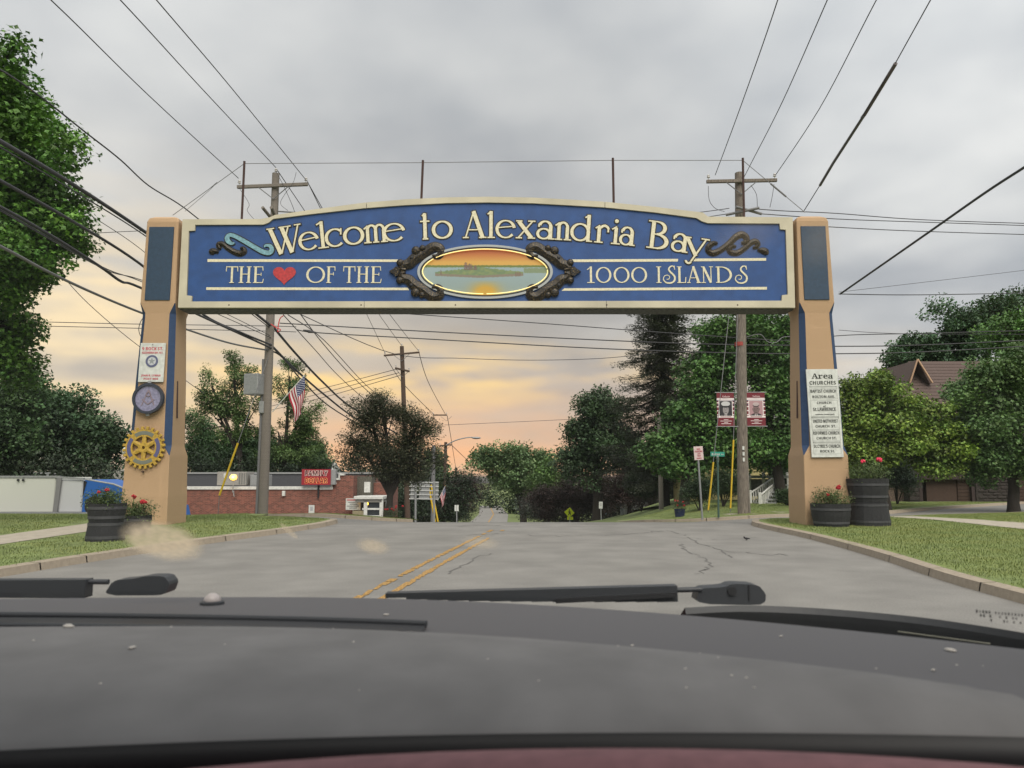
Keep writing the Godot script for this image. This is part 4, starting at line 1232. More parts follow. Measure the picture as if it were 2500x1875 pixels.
func planter(called: String, label: String, at: Vector3, r: float, h: float, stacked: bool, flowers: Array, fol: Vector3, group := "") -> void:
	var t := thing(called, label, "planter", at, "barrel planters at the arch")
	if stacked:
		part("barrel", mb().lathe([Vector2(r * 1.02, 0), Vector2(r * 1.0, 0.1), Vector2(r * 0.9, h * 0.5), Vector2(0.05, h * 0.5)], at, 28, 0.012), mats.dark_barrel, t)
		part("barrel", mb().lathe([Vector2(r * 0.88, h * 0.505), Vector2(r * 0.99, h * 0.8), Vector2(r * 1.03, h), Vector2(r * 0.95, h), Vector2(r * 0.9, h * 0.88), Vector2(0.02, h * 0.88)], at, 28, 0.012), mats.dark_barrel, t)
		for y in [[0.08, 1.015], [0.42, 0.93], [0.6, 0.94], [0.85, 1.012]]:
			part("hoop", mb().lathe([Vector2(r * y[1], h * y[0]), Vector2(r * (y[1] + 0.018), h * y[0]), Vector2(r * (y[1] + 0.018), h * y[0] + 0.05), Vector2(r * y[1], h * y[0] + 0.05)], at, 28), mats.hoop, t)
	else:
		part("barrel", mb().lathe([Vector2(r * 0.84, 0), Vector2(r * 0.95, h * 0.5), Vector2(r, h), Vector2(r * 0.93, h), Vector2(r * 0.9, h * 0.8), Vector2(0.02, h * 0.8)], at, 28, 0.012), mats.dark_barrel, t)
		for y in [[0.15, 0.885], [0.72, 0.985]]:
			part("hoop", mb().lathe([Vector2(r * y[1], h * y[0]), Vector2(r * (y[1] + 0.02), h * y[0]), Vector2(r * (y[1] + 0.02), h * y[0] + 0.05), Vector2(r * y[1], h * y[0] + 0.05)], at, 28), mats.hoop, t)
	var rng := RandomNumberGenerator.new()
	rng.seed = hash(label)
	crown_rng.seed = rng.seed
	crown("foliage", t, "small", spots_in(rng, at + Vector3(0, h + fol.y * 0.45, 0), fol, 70, 0.3, 0.5), Color(0.10, 0.15, 0.045), 0.35)
	for f in flowers:
		var head: Vector3 = at + Vector3(f[0], h + f[1], f[2])
		var fl := part("flower", mb().tube(smooth([at + Vector3(f[0] * 0.4, h, f[2] * 0.4), at + Vector3(f[0] * 0.8, h + f[1] * 0.6, f[2]), head], 3), 0.008, 5), mat(0.08, 0.14, 0.04), t)
		var petals := mb()
		for i in 16:
			var d := Vector3(rng.randfn(), rng.randfn() * 0.6 + 0.2, rng.randfn()).normalized()
			petals.ell(head + d * 0.036 * f[3], Vector3(0.025, 0.015, 0.025) * f[3], Basis.from_euler(Vector3(rng.randf(), rng.randf() * 6, rng.randf())), 6, 4)
		part("bloom", petals, mats.petal if f[4] == 0 else mats.petal_pink, fl)

func planters() -> void:
	mats.petal = mat(0.38, 0.015, 0.022, 0.8)
	mats.petal_pink = mat(0.75, 0.04, 0.1, 0.6)
	planter("barrel_planter", "tall stacked dark barrel planter left of the left pillar beside the pavement", on(-7.189, 13.8, 0.09), 0.31, 0.66, true, [[0.03, 0.23, 0.1, 0.8, 0], [-0.06, 0.2, 0.2, 0.6, 0]], Vector3(0.3, 0.14, 0.28))
	planter("barrel_planter", "low dark barrel planter with red flowers in front of the left pillar", on(-7.358, 15.2, 0.09), 0.3, 0.38, false, [[0.0, 0.36, 0.1, 0.9, 0], [0.2, 0.26, 0.15, 1.0, 0], [0.27, 0.25, 0.2, 0.8, 0]], Vector3(0.34, 0.17, 0.3))
	planter("barrel_planter", "low dark barrel planter with one red flower at the foot of the right pillar", on(7.192, 17.55, 0.09), 0.43, 0.52, false, [[0.16, 0.36, 0.1, 1.2, 0], [-0.15, 0.2, 0.25, 0.7, 0]], Vector3(0.42, 0.24, 0.36))
	planter("barrel_planter", "tall stacked dark barrel planter with pink flowers right of the right pillar", on(8.209, 17.9, 0.09), 0.445, 1.08, true, [[-0.12, 0.38, 0.1, 1.1, 1], [0.26, 0.42, 0.1, 1.3, 1]], Vector3(0.46, 0.3, 0.4))


# ---------- poles and wires
func utility_pole(called: String, label: String, foot: Vector3, top: Vector3, r0: float, r1: float, wood: Material, arms: Array) -> Node3D:   # arms: [left end, right end]
	var t := thing(called, label, "utility pole", foot, "wooden utility poles")
	var pts := []
	var rad := []
	for i in 9:
		pts.append(foot.lerp(top, i / 8.0) - (Vector3(0, 0.3, 0) if i == 0 else Vector3.ZERO))
		rad.append(lerpf(r0, r1, i / 8.0))
	part("shaft", mb().tube(pts, rad, 14), wood, t)
	for a in arms:
		var l: Vector3 = a[0]
		var r: Vector3 = a[1]
		var d := (r - l).normalized()
		var at_pole := Vector3(lerpf(foot.x, top.x, (l.y - foot.y) / (top.y - foot.y)), (l.y + r.y) / 2.0, foot.z)
		var b := Basis(d, Vector3.UP, d.cross(Vector3.UP)).orthonormalized()
		var off := Vector3(0, 0, r1 + 0.05)
		part("crossarm", mb().box((l + r) / 2.0 + off, Vector3((r - l).length(), 0.12, 0.1), b, 0.01), wood, t)
		for s in [-1.0, 1.0]:
			part("brace", mb().tube([at_pole + off + d * s * 0.55 + Vector3(0, -0.05, 0.03), at_pole + off + Vector3(0, -0.5, 0)], 0.018, 6), mats.wire_grey, t)
		for q in [0.03, 0.97]:
			insulator(l.lerp(r, q) + off + Vector3(0, 0.06, 0), t)
	return t

func insulator(at: Vector3, t: Node3D) -> void:
	var pr := [Vector2(0.015, 0), Vector2(0.015, 0.08), Vector2(0.06, 0.09), Vector2(0.05, 0.12), Vector2(0.025, 0.125), Vector2(0.055, 0.15), Vector2(0.04, 0.19), Vector2(0.0, 0.2)]
	part("insulator", mb().lathe(pr, at, 10), mats.porcelain, t)

func utility_poles() -> void:
	var foot: Vector3 = on(-8.647, 27.0, 0.1)
	var top: Vector3 = Vector3(-8.639,12.202,-27)
	var t := utility_pole("utility_pole", "tall grey utility pole with a grey cabinet behind the arch, left side", foot, top, 0.17, 0.13, mats.grey_wood, [[Vector3(-9.969,11.621,-27), Vector3(-7.404,11.727,-27)]])
	insulator(top + Vector3(0, 0, 0), t)
	part("cable_riser", mb().tube([foot + Vector3(-0.2, 0, 0.06), foot.lerp(top, 0.25) + Vector3(-0.18, 0, 0.06), foot.lerp(top, 0.44) + Vector3(-0.17, 0, 0.06)], 0.05, 8), mats.wire_grey, t)
	part("equipment_cabinet", mb().box(Vector3(-9.045,4.413,-26.9), Vector3(0.6, 0.73, 0.55), Basis(Vector3.UP, -0.35), 0.02), mats.galv, t)
	part("cabinet_bracket", mb().box(Vector3(-8.734,4.419,-26.95), Vector3(0.16, 0.1, 0.1)), mats.galv, t)
	part("small_box", mb().box(Vector3(-8.785,3.61,-26.9), Vector3(0.17, 0.42, 0.2), Basis.IDENTITY, 0.015), mats.galv, t)
	for q in [[Vector3(-8.879,10.707,-26.4), Vector3(-8.711,10.469,-27)], [Vector3(-8.534,10.671,-26.3), Vector3(-8.613,10.573,-27)]]:
		part("side_arm", mb().tube([q[0], q[1]], 0.06, 6), mats.grey_wood, t)
	part("standoff", mb().tube([Vector3(-8.688,10.782,-27), Vector3(-7.816,10.695,-26.9)], 0.025, 6), mats.wire_grey, t)
	part("jumper_wire", mb().tube(smooth([Vector3(-8.56,12.173,-26.8), Vector3(-8.259,11.645,-26.7), Vector3(-7.965,10.989,-26.8), Vector3(-7.847,10.643,-26.9)], 4), 0.01, 5), mats.wire, t)
	part("jumper_wire", mb().tube(smooth([Vector3(-7.837,12.173,-26.8), Vector3(-7.911,11.732,-26.7), Vector3(-8.197,11.298,-26.7), Vector3(-8.366,10.989,-26.8), Vector3(-8.09,10.729,-26.8)], 4), 0.008, 5), mats.wire, t)
	part("jumper_wire", mb().tube(smooth([Vector3(-9.899,11.583,-26.9), Vector3(-9.504,10.989,-26.8), Vector3(-9.561,10.729,-26.8), Vector3(-9.314,10.418,-26.9)], 4), 0.008, 5), mats.wire, t)
	part("tie_loop", mb().tube(smooth([Vector3(-8.522,6.547,-26.7), Vector3(-8.321,6.414,-26.7), Vector3(-8.141,6.328,-26.6), Vector3(-8.268,6.281,-26.7), Vector3(-8.218,6.713,-26.7), Vector3(-8.091,6.846,-26.7)], 4), 0.018, 5), mats.red, t)

	foot = on(8.021, 27.0, 0.1)
	top = Vector3(8.317,12.219,-27)
	t = utility_pole("utility_pole", "tall brown-stained utility pole carrying two banners behind the arch, right side", foot, top, 0.19, 0.16, mat(0.36, 0.305, 0.255, 0.95, "blot", 0.8, 0.6, Vector3(3, 0.2, 3)), [[Vector3(7.052,11.814,-27), Vector3(9.608,11.867,-27)]])
	for q in [[1560, 464, 1640, 455], [1575, 452, 1655, 450]]:
		part("strain_insulators", mb().tube([Vector3(7.717,10.573,-26.8), Vector3(8.863,10.761,-26.6)], 0.05, 7), mats.wire_grey, t)
		break
	part("strain_insulators", mb().tube([Vector3(8.034,10.796,-26.6), Vector3(9.004,10.608,-26.8)], 0.05, 7), mats.wire_grey, t)
	part("jumper_wire", mb().tube(smooth([Vector3(7.115,11.649,-26.8), Vector3(7.106,11.09,-26.7), Vector3(7.313,10.78,-26.7), Vector3(7.642,10.659,-26.7)], 4), 0.01, 5), mats.wire, t)
	part("jumper_wire", mb().tube(smooth([Vector3(8.66,11.684,-26.8), Vector3(8.815,11.298,-26.7), Vector3(8.83,10.814,-26.7)], 4), 0.01, 5), mats.wire, t)
	part("jumper_wire", mb().tube(smooth([Vector3(9.5,11.719,-26.8), Vector3(9.379,11.211,-26.7), Vector3(9.28,10.814,-26.7)], 4), 0.01, 5), mats.wire, t)
	for i in 3:
		part("pole_marker", mb().box(Vector3(8.045,2.082,-26.78) - Vector3(0, i * 0.2 - 0.1, 0.0), Vector3(0.07, 0.13, 0.012)), mats.white_sign, t)
	part("red_band", mb().lathe([Vector2(0.185, 0), Vector2(0.185, 0.14)], Vector3(8.119,5.802,-27), 14), mat(0.3, 0.05, 0.04, 0.8), t)
	part("ground_conduit", mb().tube([foot + Vector3(0.2, 0, 0.1), foot + Vector3(0.16, 3.0, 0.1)], 0.035, 7), mats.grey_wood, t)

	foot = on(-7.071, 53.0, -0.05)
	t = utility_pole("utility_pole", "brown utility pole with two crossarms behind the dark tree on the left", foot, Vector3(-7.701,10.186,-53), 0.2, 0.14, mats.brown_wood, [[Vector3(-8.918,9.498,-53), Vector3(-6.433,9.727,-53)], [Vector3(-8.003,8.534,-52.4), Vector3(-7.177,8.444,-53.4)]])
	insulator(Vector3(-7.701,10.186,-53), t)
	foot = on(-7.126, 70.0, -0.1)
	t = utility_pole("utility_pole", "pale grey pole with a small flag beyond the road sign's back", foot, Vector3(-7.113,3.928,-70), 0.2, 0.16, mats.wire_grey, [])
	foot = on(-6.688, 76.0, -0.1)
	t = utility_pole("utility_pole", "far brown pole with a curved lamp arm over the street", foot, Vector3(-6.538,4.477,-76), 0.19, 0.15, mats.brown_wood, [[Vector3(-7.128,4.112,-76), Vector3(-5.941,4.203,-76)], [Vector3(-7.747,7.057,-75), Vector3(-6.343,7.057,-75)]])
	part("lamp_arm", mb().tube(smooth([Vector3(-6.518,4.15,-75.8), Vector3(-5.505,4.642,-75.6), Vector3(-4.363,4.909,-75.5), Vector3(-3.545,4.909,-75.5)], 5), 0.06, 6), mats.galv, t)
	part("lamp_head", mb().ell(Vector3(-3.5,4.864,-75.5), Vector3(0.45, 0.12, 0.2)), mats.galv, t)
	utility_pole("utility_pole", "small distant pole with one crossarm above the far purple trees", on(-8.638, 120.0, -0.1), Vector3(-8.701,2.398,-120), 0.2, 0.15, mats.brown_wood, [[Vector3(-9.343,1.826,-120), Vector3(-7.978,1.898,-120)]])
	# plain metal pole in front of the maples
	var q1: Vector3 = on(7.681, 40.0, -0.9)
	t = thing("metal_pole", "slim weathered grey pole in front of the tall right-hand trees", "pole", q1)
	part("shaft", mb().tube([q1, Vector3(7.682,4.275,-40)], [0.13, 0.1], 12), mats.grey_wood, t)
	# yellow guards on guy wires
	var k := 0
	for g in [[Vector3(-9.116,2.306,-25.6), Vector3(-9.655,0.584,-25.6), Vector3(-9.682,-0.17,-25.6), Vector3(-8.595,5.503,-26.9), "yellow guy wire guard leaning beside the left grey pole", 0.035], [Vector3(6.418,1.661,-24.6), Vector3(6.21,0.146,-24.6), Vector3(6.209,0.088,-24.6), Vector3(8.259,10.539,-27), "yellow guy wire guard left of the street name sign", 0.028], [Vector3(7.343,2.409,-25.5), Vector3(7.168,0.165,-25.5), Vector3(7.164,0.045,-25.5), Vector3(8.205,8.984,-27), "taller yellow guy wire guard beside the banner pole", 0.028], [Vector3(-6.669,0.37,-62), Vector3(-6.117,-2.443,-62), Vector3(-6.116,-2.552,-62), Vector3(-7.183,2.755,-70), "left yellow guy wire guard crossing behind the road sign's back", 0.07], [Vector3(-6.59,0.468,-63), Vector3(-5.991,-2.503,-63), Vector3(-5.99,-2.614,-63), Vector3(-7.102,2.964,-70), "right yellow guy wire guard crossing behind the road sign's back", 0.07]]:
		var gt := thing("guy_wire_guard", g[4], "guy guard", g[2], "yellow guards on guy wires")
		part("guard", mb().tube([g[0], g[1]], g[5], 8), mats.guard, gt)
		part("guy_wire", mb().tube([g[2], g[1], g[0], g[3]], 0.012, 5), mats.wire_grey, gt)
		k += 1

func wire(label: String, pts: Array, r: float, group: String, mt: Material = null) -> void:
	one("cable" if r > 0.022 else "wire", mb().tube(smooth(pts, 7), r, 6), mt if mt else mats.wire, label, "cable" if r > 0.022 else "wire", group)

func wires() -> void:
	var p := "primary wires on the left pole"
	wire("outer left overhead wire running from the sky's top left to the pole's left arm end", [Vector3(-8.136,9.271,-9),Vector3(-9.318,10.783,-14.5),Vector3(-9.887,11.507,-19.8),Vector3(-9.966,11.986,-26.9)], 0.013, p)
	wire("middle overhead wire ending on the left pole's top insulator", [Vector3(-6.945,9.271,-9),Vector3(-7.915,10.783,-14.5),Vector3(-8.516,11.773,-19.8),Vector3(-8.615,12.39,-26.9)], 0.013, p)
	wire("right-hand overhead wire ending on the left pole's right arm end", [Vector3(-6.23,9.271,-9),Vector3(-7.185,10.783,-14.5),Vector3(-7.632,11.706,-19.8),Vector3(-7.485,11.898,-26.9)], 0.013, p)
	p = "telephone cables passing behind the left pillar"
	wire("wavy service cable crossing the maple to the arch's top left corner", [Vector3(-8.401,7.549,-10),Vector3(-8.824,8.246,-13),Vector3(-8.963,8.403,-15.5),Vector3(-9.043,8.479,-17),Vector3(-9.352,8.647,-19),Vector3(-9.273,8.736,-20.6),Vector3(-9.12,8.649,-22),Vector3(-7.742,7.62,-27)], 0.017, p)
	wire("thickest black cable, upper one of the bundle left of the arch", [Vector3(-8.719,6.76,-10.5),Vector3(-9.416,7.346,-13.5),Vector3(-9.774,7.674,-16.5),Vector3(-10.026,7.848,-20),Vector3(-9.542,7.454,-23.2),Vector3(-8.565,6.506,-27)], 0.045, p)
	wire("thin strand slung below the thickest upper cable", [Vector3(-8.792,6.706,-10.6),Vector3(-9.407,7.23,-13.5),Vector3(-9.765,7.534,-16.5),Vector3(-10.02,7.745,-20),Vector3(-9.535,7.308,-23.2),Vector3(-8.577,6.414,-27.05)], 0.016, p)
	wire("second thick cable, below the thickest, left of the arch", [Vector3(-8.664,6.165,-10.5),Vector3(-9.357,6.594,-13.5),Vector3(-9.717,6.82,-16.5),Vector3(-9.971,6.877,-20),Vector3(-9.643,6.226,-23.6),Vector3(-9.035,5.967,-25.2),Vector3(-8.542,5.835,-26.9)], 0.034, p)
	wire("third cable drooping into a splice before the left pillar", [Vector3(-8.619,5.681,-10.5),Vector3(-9.318,6.095,-13.5),Vector3(-9.49,6.135,-15.5),Vector3(-9.661,6.102,-17.6),Vector3(-9.838,6.089,-18.9),Vector3(-9.933,6.22,-20),Vector3(-9.492,6.079,-23.6),Vector3(-8.538,5.719,-26.9)], 0.034, p)
	wire("thin strand parting upward from the drooping third cable", [Vector3(-9.314,6.051,-13.5),Vector3(-9.662,6.124,-17.6),Vector3(-9.943,6.396,-20),Vector3(-9.572,6.403,-23.4),Vector3(-8.551,6.085,-26.9)], 0.012, p)
	wire("thin strand between the drooping cable and its upper strand", [Vector3(-9.312,6.025,-13.5),Vector3(-9.615,6.068,-17.6),Vector3(-9.946,6.434,-20),Vector3(-9.579,6.55,-23.4),Vector3(-8.57,6.161,-26.95)], 0.011, p)
	wire("lowest grey cable left of the arch, reaching the pillar's narrow neck", [Vector3(-8.562,5.065,-10.5),Vector3(-9.26,5.358,-13.5),Vector3(-9.447,5.363,-15.2),Vector3(-9.706,5.442,-17.4),Vector3(-9.945,5.567,-20),Vector3(-9.712,5.575,-22.8),Vector3(-9.254,5.558,-25),Vector3(-8.633,5.636,-26.9)], 0.03, p, mats.wire_grey)
	wire("fine wire slanting down from the maple to the left pillar's head", [Vector3(-14.336,10.126,-24),Vector3(-14.207,9.951,-24.6),Vector3(-13.493,9.414,-27),Vector3(-12.241,8.091,-29)], 0.012, p)
	wire("fine wire slanting down from the maple to the left pillar's shaft", [Vector3(-18.082,9.273,-30),Vector3(-17.454,8.271,-31),Vector3(-16.45,6.977,-33),Vector3(-14.532,5.065,-36)], 0.014, p)
	wire("level wire with a joint between the maple and the pillar's head", [Vector3(-16.891,9.494,-26),Vector3(-14.346,9.822,-26.5),Vector3(-13.428,9.97,-26.8),Vector3(-9.34,10.357,-27.5)], 0.012, p)
	p = "level wires across the lower left sky"
	wire("upper of two level wires left of the left pillar's shaft", [Vector3(-29.574,9.41,-40),Vector3(-24.17,9.285,-40),Vector3(-19.85,9.185,-40),Vector3(-13.132,9.086,-40),Vector3(-11.415,9.036,-40)], 0.02, p)
	wire("lower of two level wires left of the left pillar's shaft", [Vector3(-29.555,9.185,-40),Vector3(-24.154,9.061,-40),Vector3(-19.837,8.961,-40),Vector3(-13.121,8.812,-40),Vector3(-11.406,8.762,-40)], 0.02, p)
	p = "cables from the left pole down the street"
	wire("upper thick cable running from the left pole to the dark tree", [Vector3(-8.532,6.506,-27),Vector3(-8.809,6.151,-31),Vector3(-9.119,5.668,-37),Vector3(-9.208,5.11,-44),Vector3(-7.853,4.042,-53)], 0.048, p)
	wire("lower thick cable running from the left pole to the dark tree", [Vector3(-8.539,5.802,-27),Vector3(-8.787,5.483,-31),Vector3(-9.104,5.126,-37),Vector3(-8.926,4.444,-44),Vector3(-7.586,3.341,-53)], 0.045, p)
	wire("lowest grey cable running from the left pole past the flag", [Vector3(-8.632,5.652,-27),Vector3(-8.646,5.648,-28.6),Vector3(-8.798,5.091,-32.5),Vector3(-9.09,4.517,-40),Vector3(-7.582,3.087,-53)], 0.03, p)
	wire("wire from the left pole's top to the far pole's left arm", [Vector3(-8.611,12.36,-27),Vector3(-8.568,11.856,-34),Vector3(-8.416,10.763,-42),Vector3(-8.856,9.662,-53)], 0.016, p)
	wire("wire from the left pole's right arm to the far pole's top", [Vector3(-7.477,11.902,-27),Vector3(-7.71,11.314,-34),Vector3(-7.742,10.631,-42),Vector3(-7.735,10.251,-53)], 0.016, p)
	wire("second wire from the left pole's arm to the far pole's right arm", [Vector3(-7.405,11.762,-27),Vector3(-7.281,10.989,-34),Vector3(-6.988,10.368,-42),Vector3(-6.532,9.858,-53)], 0.016, p)
	wire("left low wire crossing the golden cloud towards the dark tree", [Vector3(-8.335,7.049,-27.5),Vector3(-8.579,6.671,-33),Vector3(-8.768,6.1,-40),Vector3(-7.86,4.457,-53)], 0.018, p)
	wire("middle low wire crossing the golden cloud towards the dark tree", [Vector3(-7.834,7.154,-28),Vector3(-8.182,6.875,-33),Vector3(-8.162,6.173,-40),Vector3(-7.677,4.937,-53)], 0.02, p)
	wire("right low wire crossing the golden cloud towards the dark tree", [Vector3(-8.166,7.049,-27.5),Vector3(-8.188,7.079,-33),Vector3(-7.795,5.957,-42),Vector3(-7.693,5.9,-53)], 0.018, p)
	p = "wires beyond the brown far pole"
	wire("wire falling from the far brown pole's right arm to the street lamp pole", [Vector3(-6.498,9.727,-53),Vector3(-6.594,8.524,-60),Vector3(-6.525,7.148,-75)], 0.025, p)
	wire("wire falling from the far brown pole's left arm to the street lamp pole", [Vector3(-8.854,9.531,-53),Vector3(-8.522,8.341,-60),Vector3(-7.612,7.103,-75)], 0.025, p)
	wire("topmost wire from the left across the golden cloud to the far brown pole", [Vector3(-23.132,7.816,-70),Vector3(-15.27,8.274,-62),Vector3(-7.921,8.516,-52.5)], 0.022, p)
	wire("middle wire from the left across the golden cloud to the far brown pole", [Vector3(-23.109,7.221,-70),Vector3(-15.259,7.896,-62),Vector3(-7.789,8.258,-52.5)], 0.022, p)
	wire("lowest wire from the left across the golden cloud to the far brown pole", [Vector3(-23.096,6.882,-70),Vector3(-15.248,7.518,-62),Vector3(-7.722,8.065,-52.5)], 0.022, p)
	wire("fine wire sagging from the far street lamp pole down the street", [Vector3(-5.941,4.158,-76),Vector3(-6.045,3.576,-95),Vector3(-6.477,3.113,-120)], 0.03, p)
	wire("second fine wire from the street lamp pole down the street", [Vector3(-6.342,7.012,-75),Vector3(-7.152,5.612,-90),Vector3(-8.699,2.112,-120)], 0.03, p)
	p = "wires crossing the street beneath the arch"
	wire("topmost wire under the arch, falling gently to the right", [Vector3(-3.744,6.977,-27),Vector3(0.728,6.657,-27),Vector3(4.858,6.338,-27),Vector3(8.154,6.103,-27),Vector3(9.884,6.019,-27),Vector3(11.956,6.204,-27),Vector3(14.767,6.271,-27),Vector3(19.734,6.405,-27)], 0.016, p)
	wire("middle wire under the arch with a red tie on the right pole", [Vector3(-8.305,6.64,-27),Vector3(-4.294,6.481,-27.4),Vector3(-0.101,6.296,-27.6),Vector3(4.921,6.022,-27.4),Vector3(8.145,5.852,-27),Vector3(9.892,5.836,-27),Vector3(11.704,5.802,-27),Vector3(14.74,5.852,-27),Vector3(20.038,6.103,-27)], 0.02, p)
	wire("lowest dark wire under the arch, from a splice near the left pole", [Vector3(-7.702,6.405,-27),Vector3(-6.923,6.325,-27.2),Vector3(-3.463,6.176,-27.5),Vector3(1.578,5.886,-27.5),Vector3(4.897,5.701,-27.3),Vector3(8.135,5.552,-27),Vector3(9.879,5.535,-27),Vector3(11.691,5.535,-27),Vector3(14.725,5.602,-27),Vector3(20.021,5.902,-27)], 0.02, p)
	wire("thin sagging wire under the arch reaching the spruce", [Vector3(-8.008,7.241,-28),Vector3(-5.308,6.646,-34),Vector3(-2.39,6.894,-37),Vector3(1.019,6.953,-38),Vector3(4.493,7.047,-38),Vector3(7.278,7.328,-38)], 0.016, p)
	wire("pale wire high over the peach sky towards the tall dark tree", [Vector3(-5.284,5.134,-60),Vector3(-0.224,5.488,-62),Vector3(5.564,5.896,-64)], 0.018, p)
	one("cable_splice", mb().tube([Vector3(-7.481,6.407,-27.1), Vector3(-7.264,6.357,-27.1), Vector3(-7.01,6.324,-27.15)], [0.02, 0.06, 0.02], 8), mats.wire, "dark splice sleeve on the lowest wire near the left pole", "splice")
	p = "primary wires on the right pole"
	wire("leftmost overhead wire to the right pole's left arm end", [Vector3(4.902,10.737,-12),Vector3(5.74,11.44,-15.5),Vector3(6.579,11.778,-21),Vector3(7.407,12.108,-26.9)], 0.013, p)
	wire("middle overhead wire to the right pole's top", [Vector3(5.986,10.737,-12),Vector3(6.811,11.44,-15.5),Vector3(7.783,11.918,-21),Vector3(8.204,11.884,-25.2),Vector3(8.432,11.986,-26.9)], 0.013, p)
	wire("rightmost overhead wire to the right pole's right arm end", [Vector3(7.023,10.737,-12),Vector3(7.871,11.44,-15.5),Vector3(8.839,11.708,-21),Vector3(9.582,12.073,-26.9)], 0.013, p)
	var t := thing("guarded_guy_wire", "slanting guy wire with a thick grey protective sleeve above the right pillar", "guy wire", Vector3(7.872,8.362,-20))
	part("wire", mb().tube([Vector3(7.296,9.868,-11),Vector3(7.583,9.797,-13),Vector3(7.942,9.727,-15),Vector3(7.733,8.467,-18.6),Vector3(7.713,8.182,-19.6)], 0.012, 6), mats.wire, t)
	part("sleeve", mb().tube([Vector3(7.941,9.707,-15),Vector3(7.963,9.335,-16.5),Vector3(7.943,9.296,-16.6)], 0.04, 8), mat(0.12, 0.095, 0.1, 0.6), t)
	part("sleeve", mb().tube([Vector3(7.94,9.302,-16.5),Vector3(7.85,8.822,-18),Vector3(7.745,8.479,-18.6)], 0.034, 8), mat(0.14, 0.13, 0.13, 0.6), t)
	p = "wires right of the right pillar"
	wire("wire from the right pole's upper strain insulators off to the right", [Vector3(8.994,10.852,-27),Vector3(10.187,10.959,-27.5),Vector3(12.253,11.045,-28),Vector3(16.146,11.133,-29),Vector3(23.611,11.596,-31)], 0.016, p)
	wire("second wire from the right pole's strain insulators off to the right", [Vector3(9.072,10.678,-27),Vector3(12.243,10.828,-28),Vector3(16.14,11.04,-29),Vector3(23.602,11.496,-31)], 0.016, p)
	wire("third wire off to the right, below the crossing pair", [Vector3(8.976,10.365,-27),Vector3(12.227,10.505,-28),Vector3(16.116,10.668,-29),Vector3(23.569,11.119,-31)], 0.016, p)
	wire("thick twisted service cable rising to the upper right edge", [Vector3(8.728,6.031,-20),Vector3(8.888,6.384,-16),Vector3(8.839,6.488,-13.8),Vector3(8.831,6.525,-12.5),Vector3(8.695,6.529,-10.6)], 0.024, p)
	wire("faint thin wire rising gently to the right edge", [Vector3(12.172,8.014,-28),Vector3(16.726,8.932,-30),Vector3(24.981,10.493,-33)], 0.009, p)
	wire("twisted level wire from the right pillar into the tall trees", [Vector3(11.733,7.704,-27),Vector3(14.544,7.908,-28),Vector3(18.54,8.421,-30),Vector3(24.872,9.242,-33)], 0.017, p)
	wire("faint wire at stripe height right of the right pillar", [Vector3(14.692,7.72,-34),Vector3(17.762,7.551,-34),Vector3(25.456,7.53,-34)], 0.012, p)
	wire("short wires meeting on the left of the right pole's strain insulators", [Vector3(7.369,11.764,-30),Vector3(7.714,11.33,-28.5),Vector3(7.9,10.887,-27)], 0.014, p)
	wire("lower short wire on the left of the right pole's strain insulators", [Vector3(7.362,11.493,-30),Vector3(7.797,11.128,-28.5),Vector3(7.978,10.695,-27)], 0.014, p)
	wire("drooping loop beside the right pole in front of the maple", [Vector3(8.186,6.07,-27),Vector3(8.754,6.2,-26.8),Vector3(9.039,5.934,-26.8),Vector3(9.332,5.901,-26.8),Vector3(9.605,6.102,-26.9),Vector3(9.906,6.153,-27)], 0.014, p, mats.wire_grey)

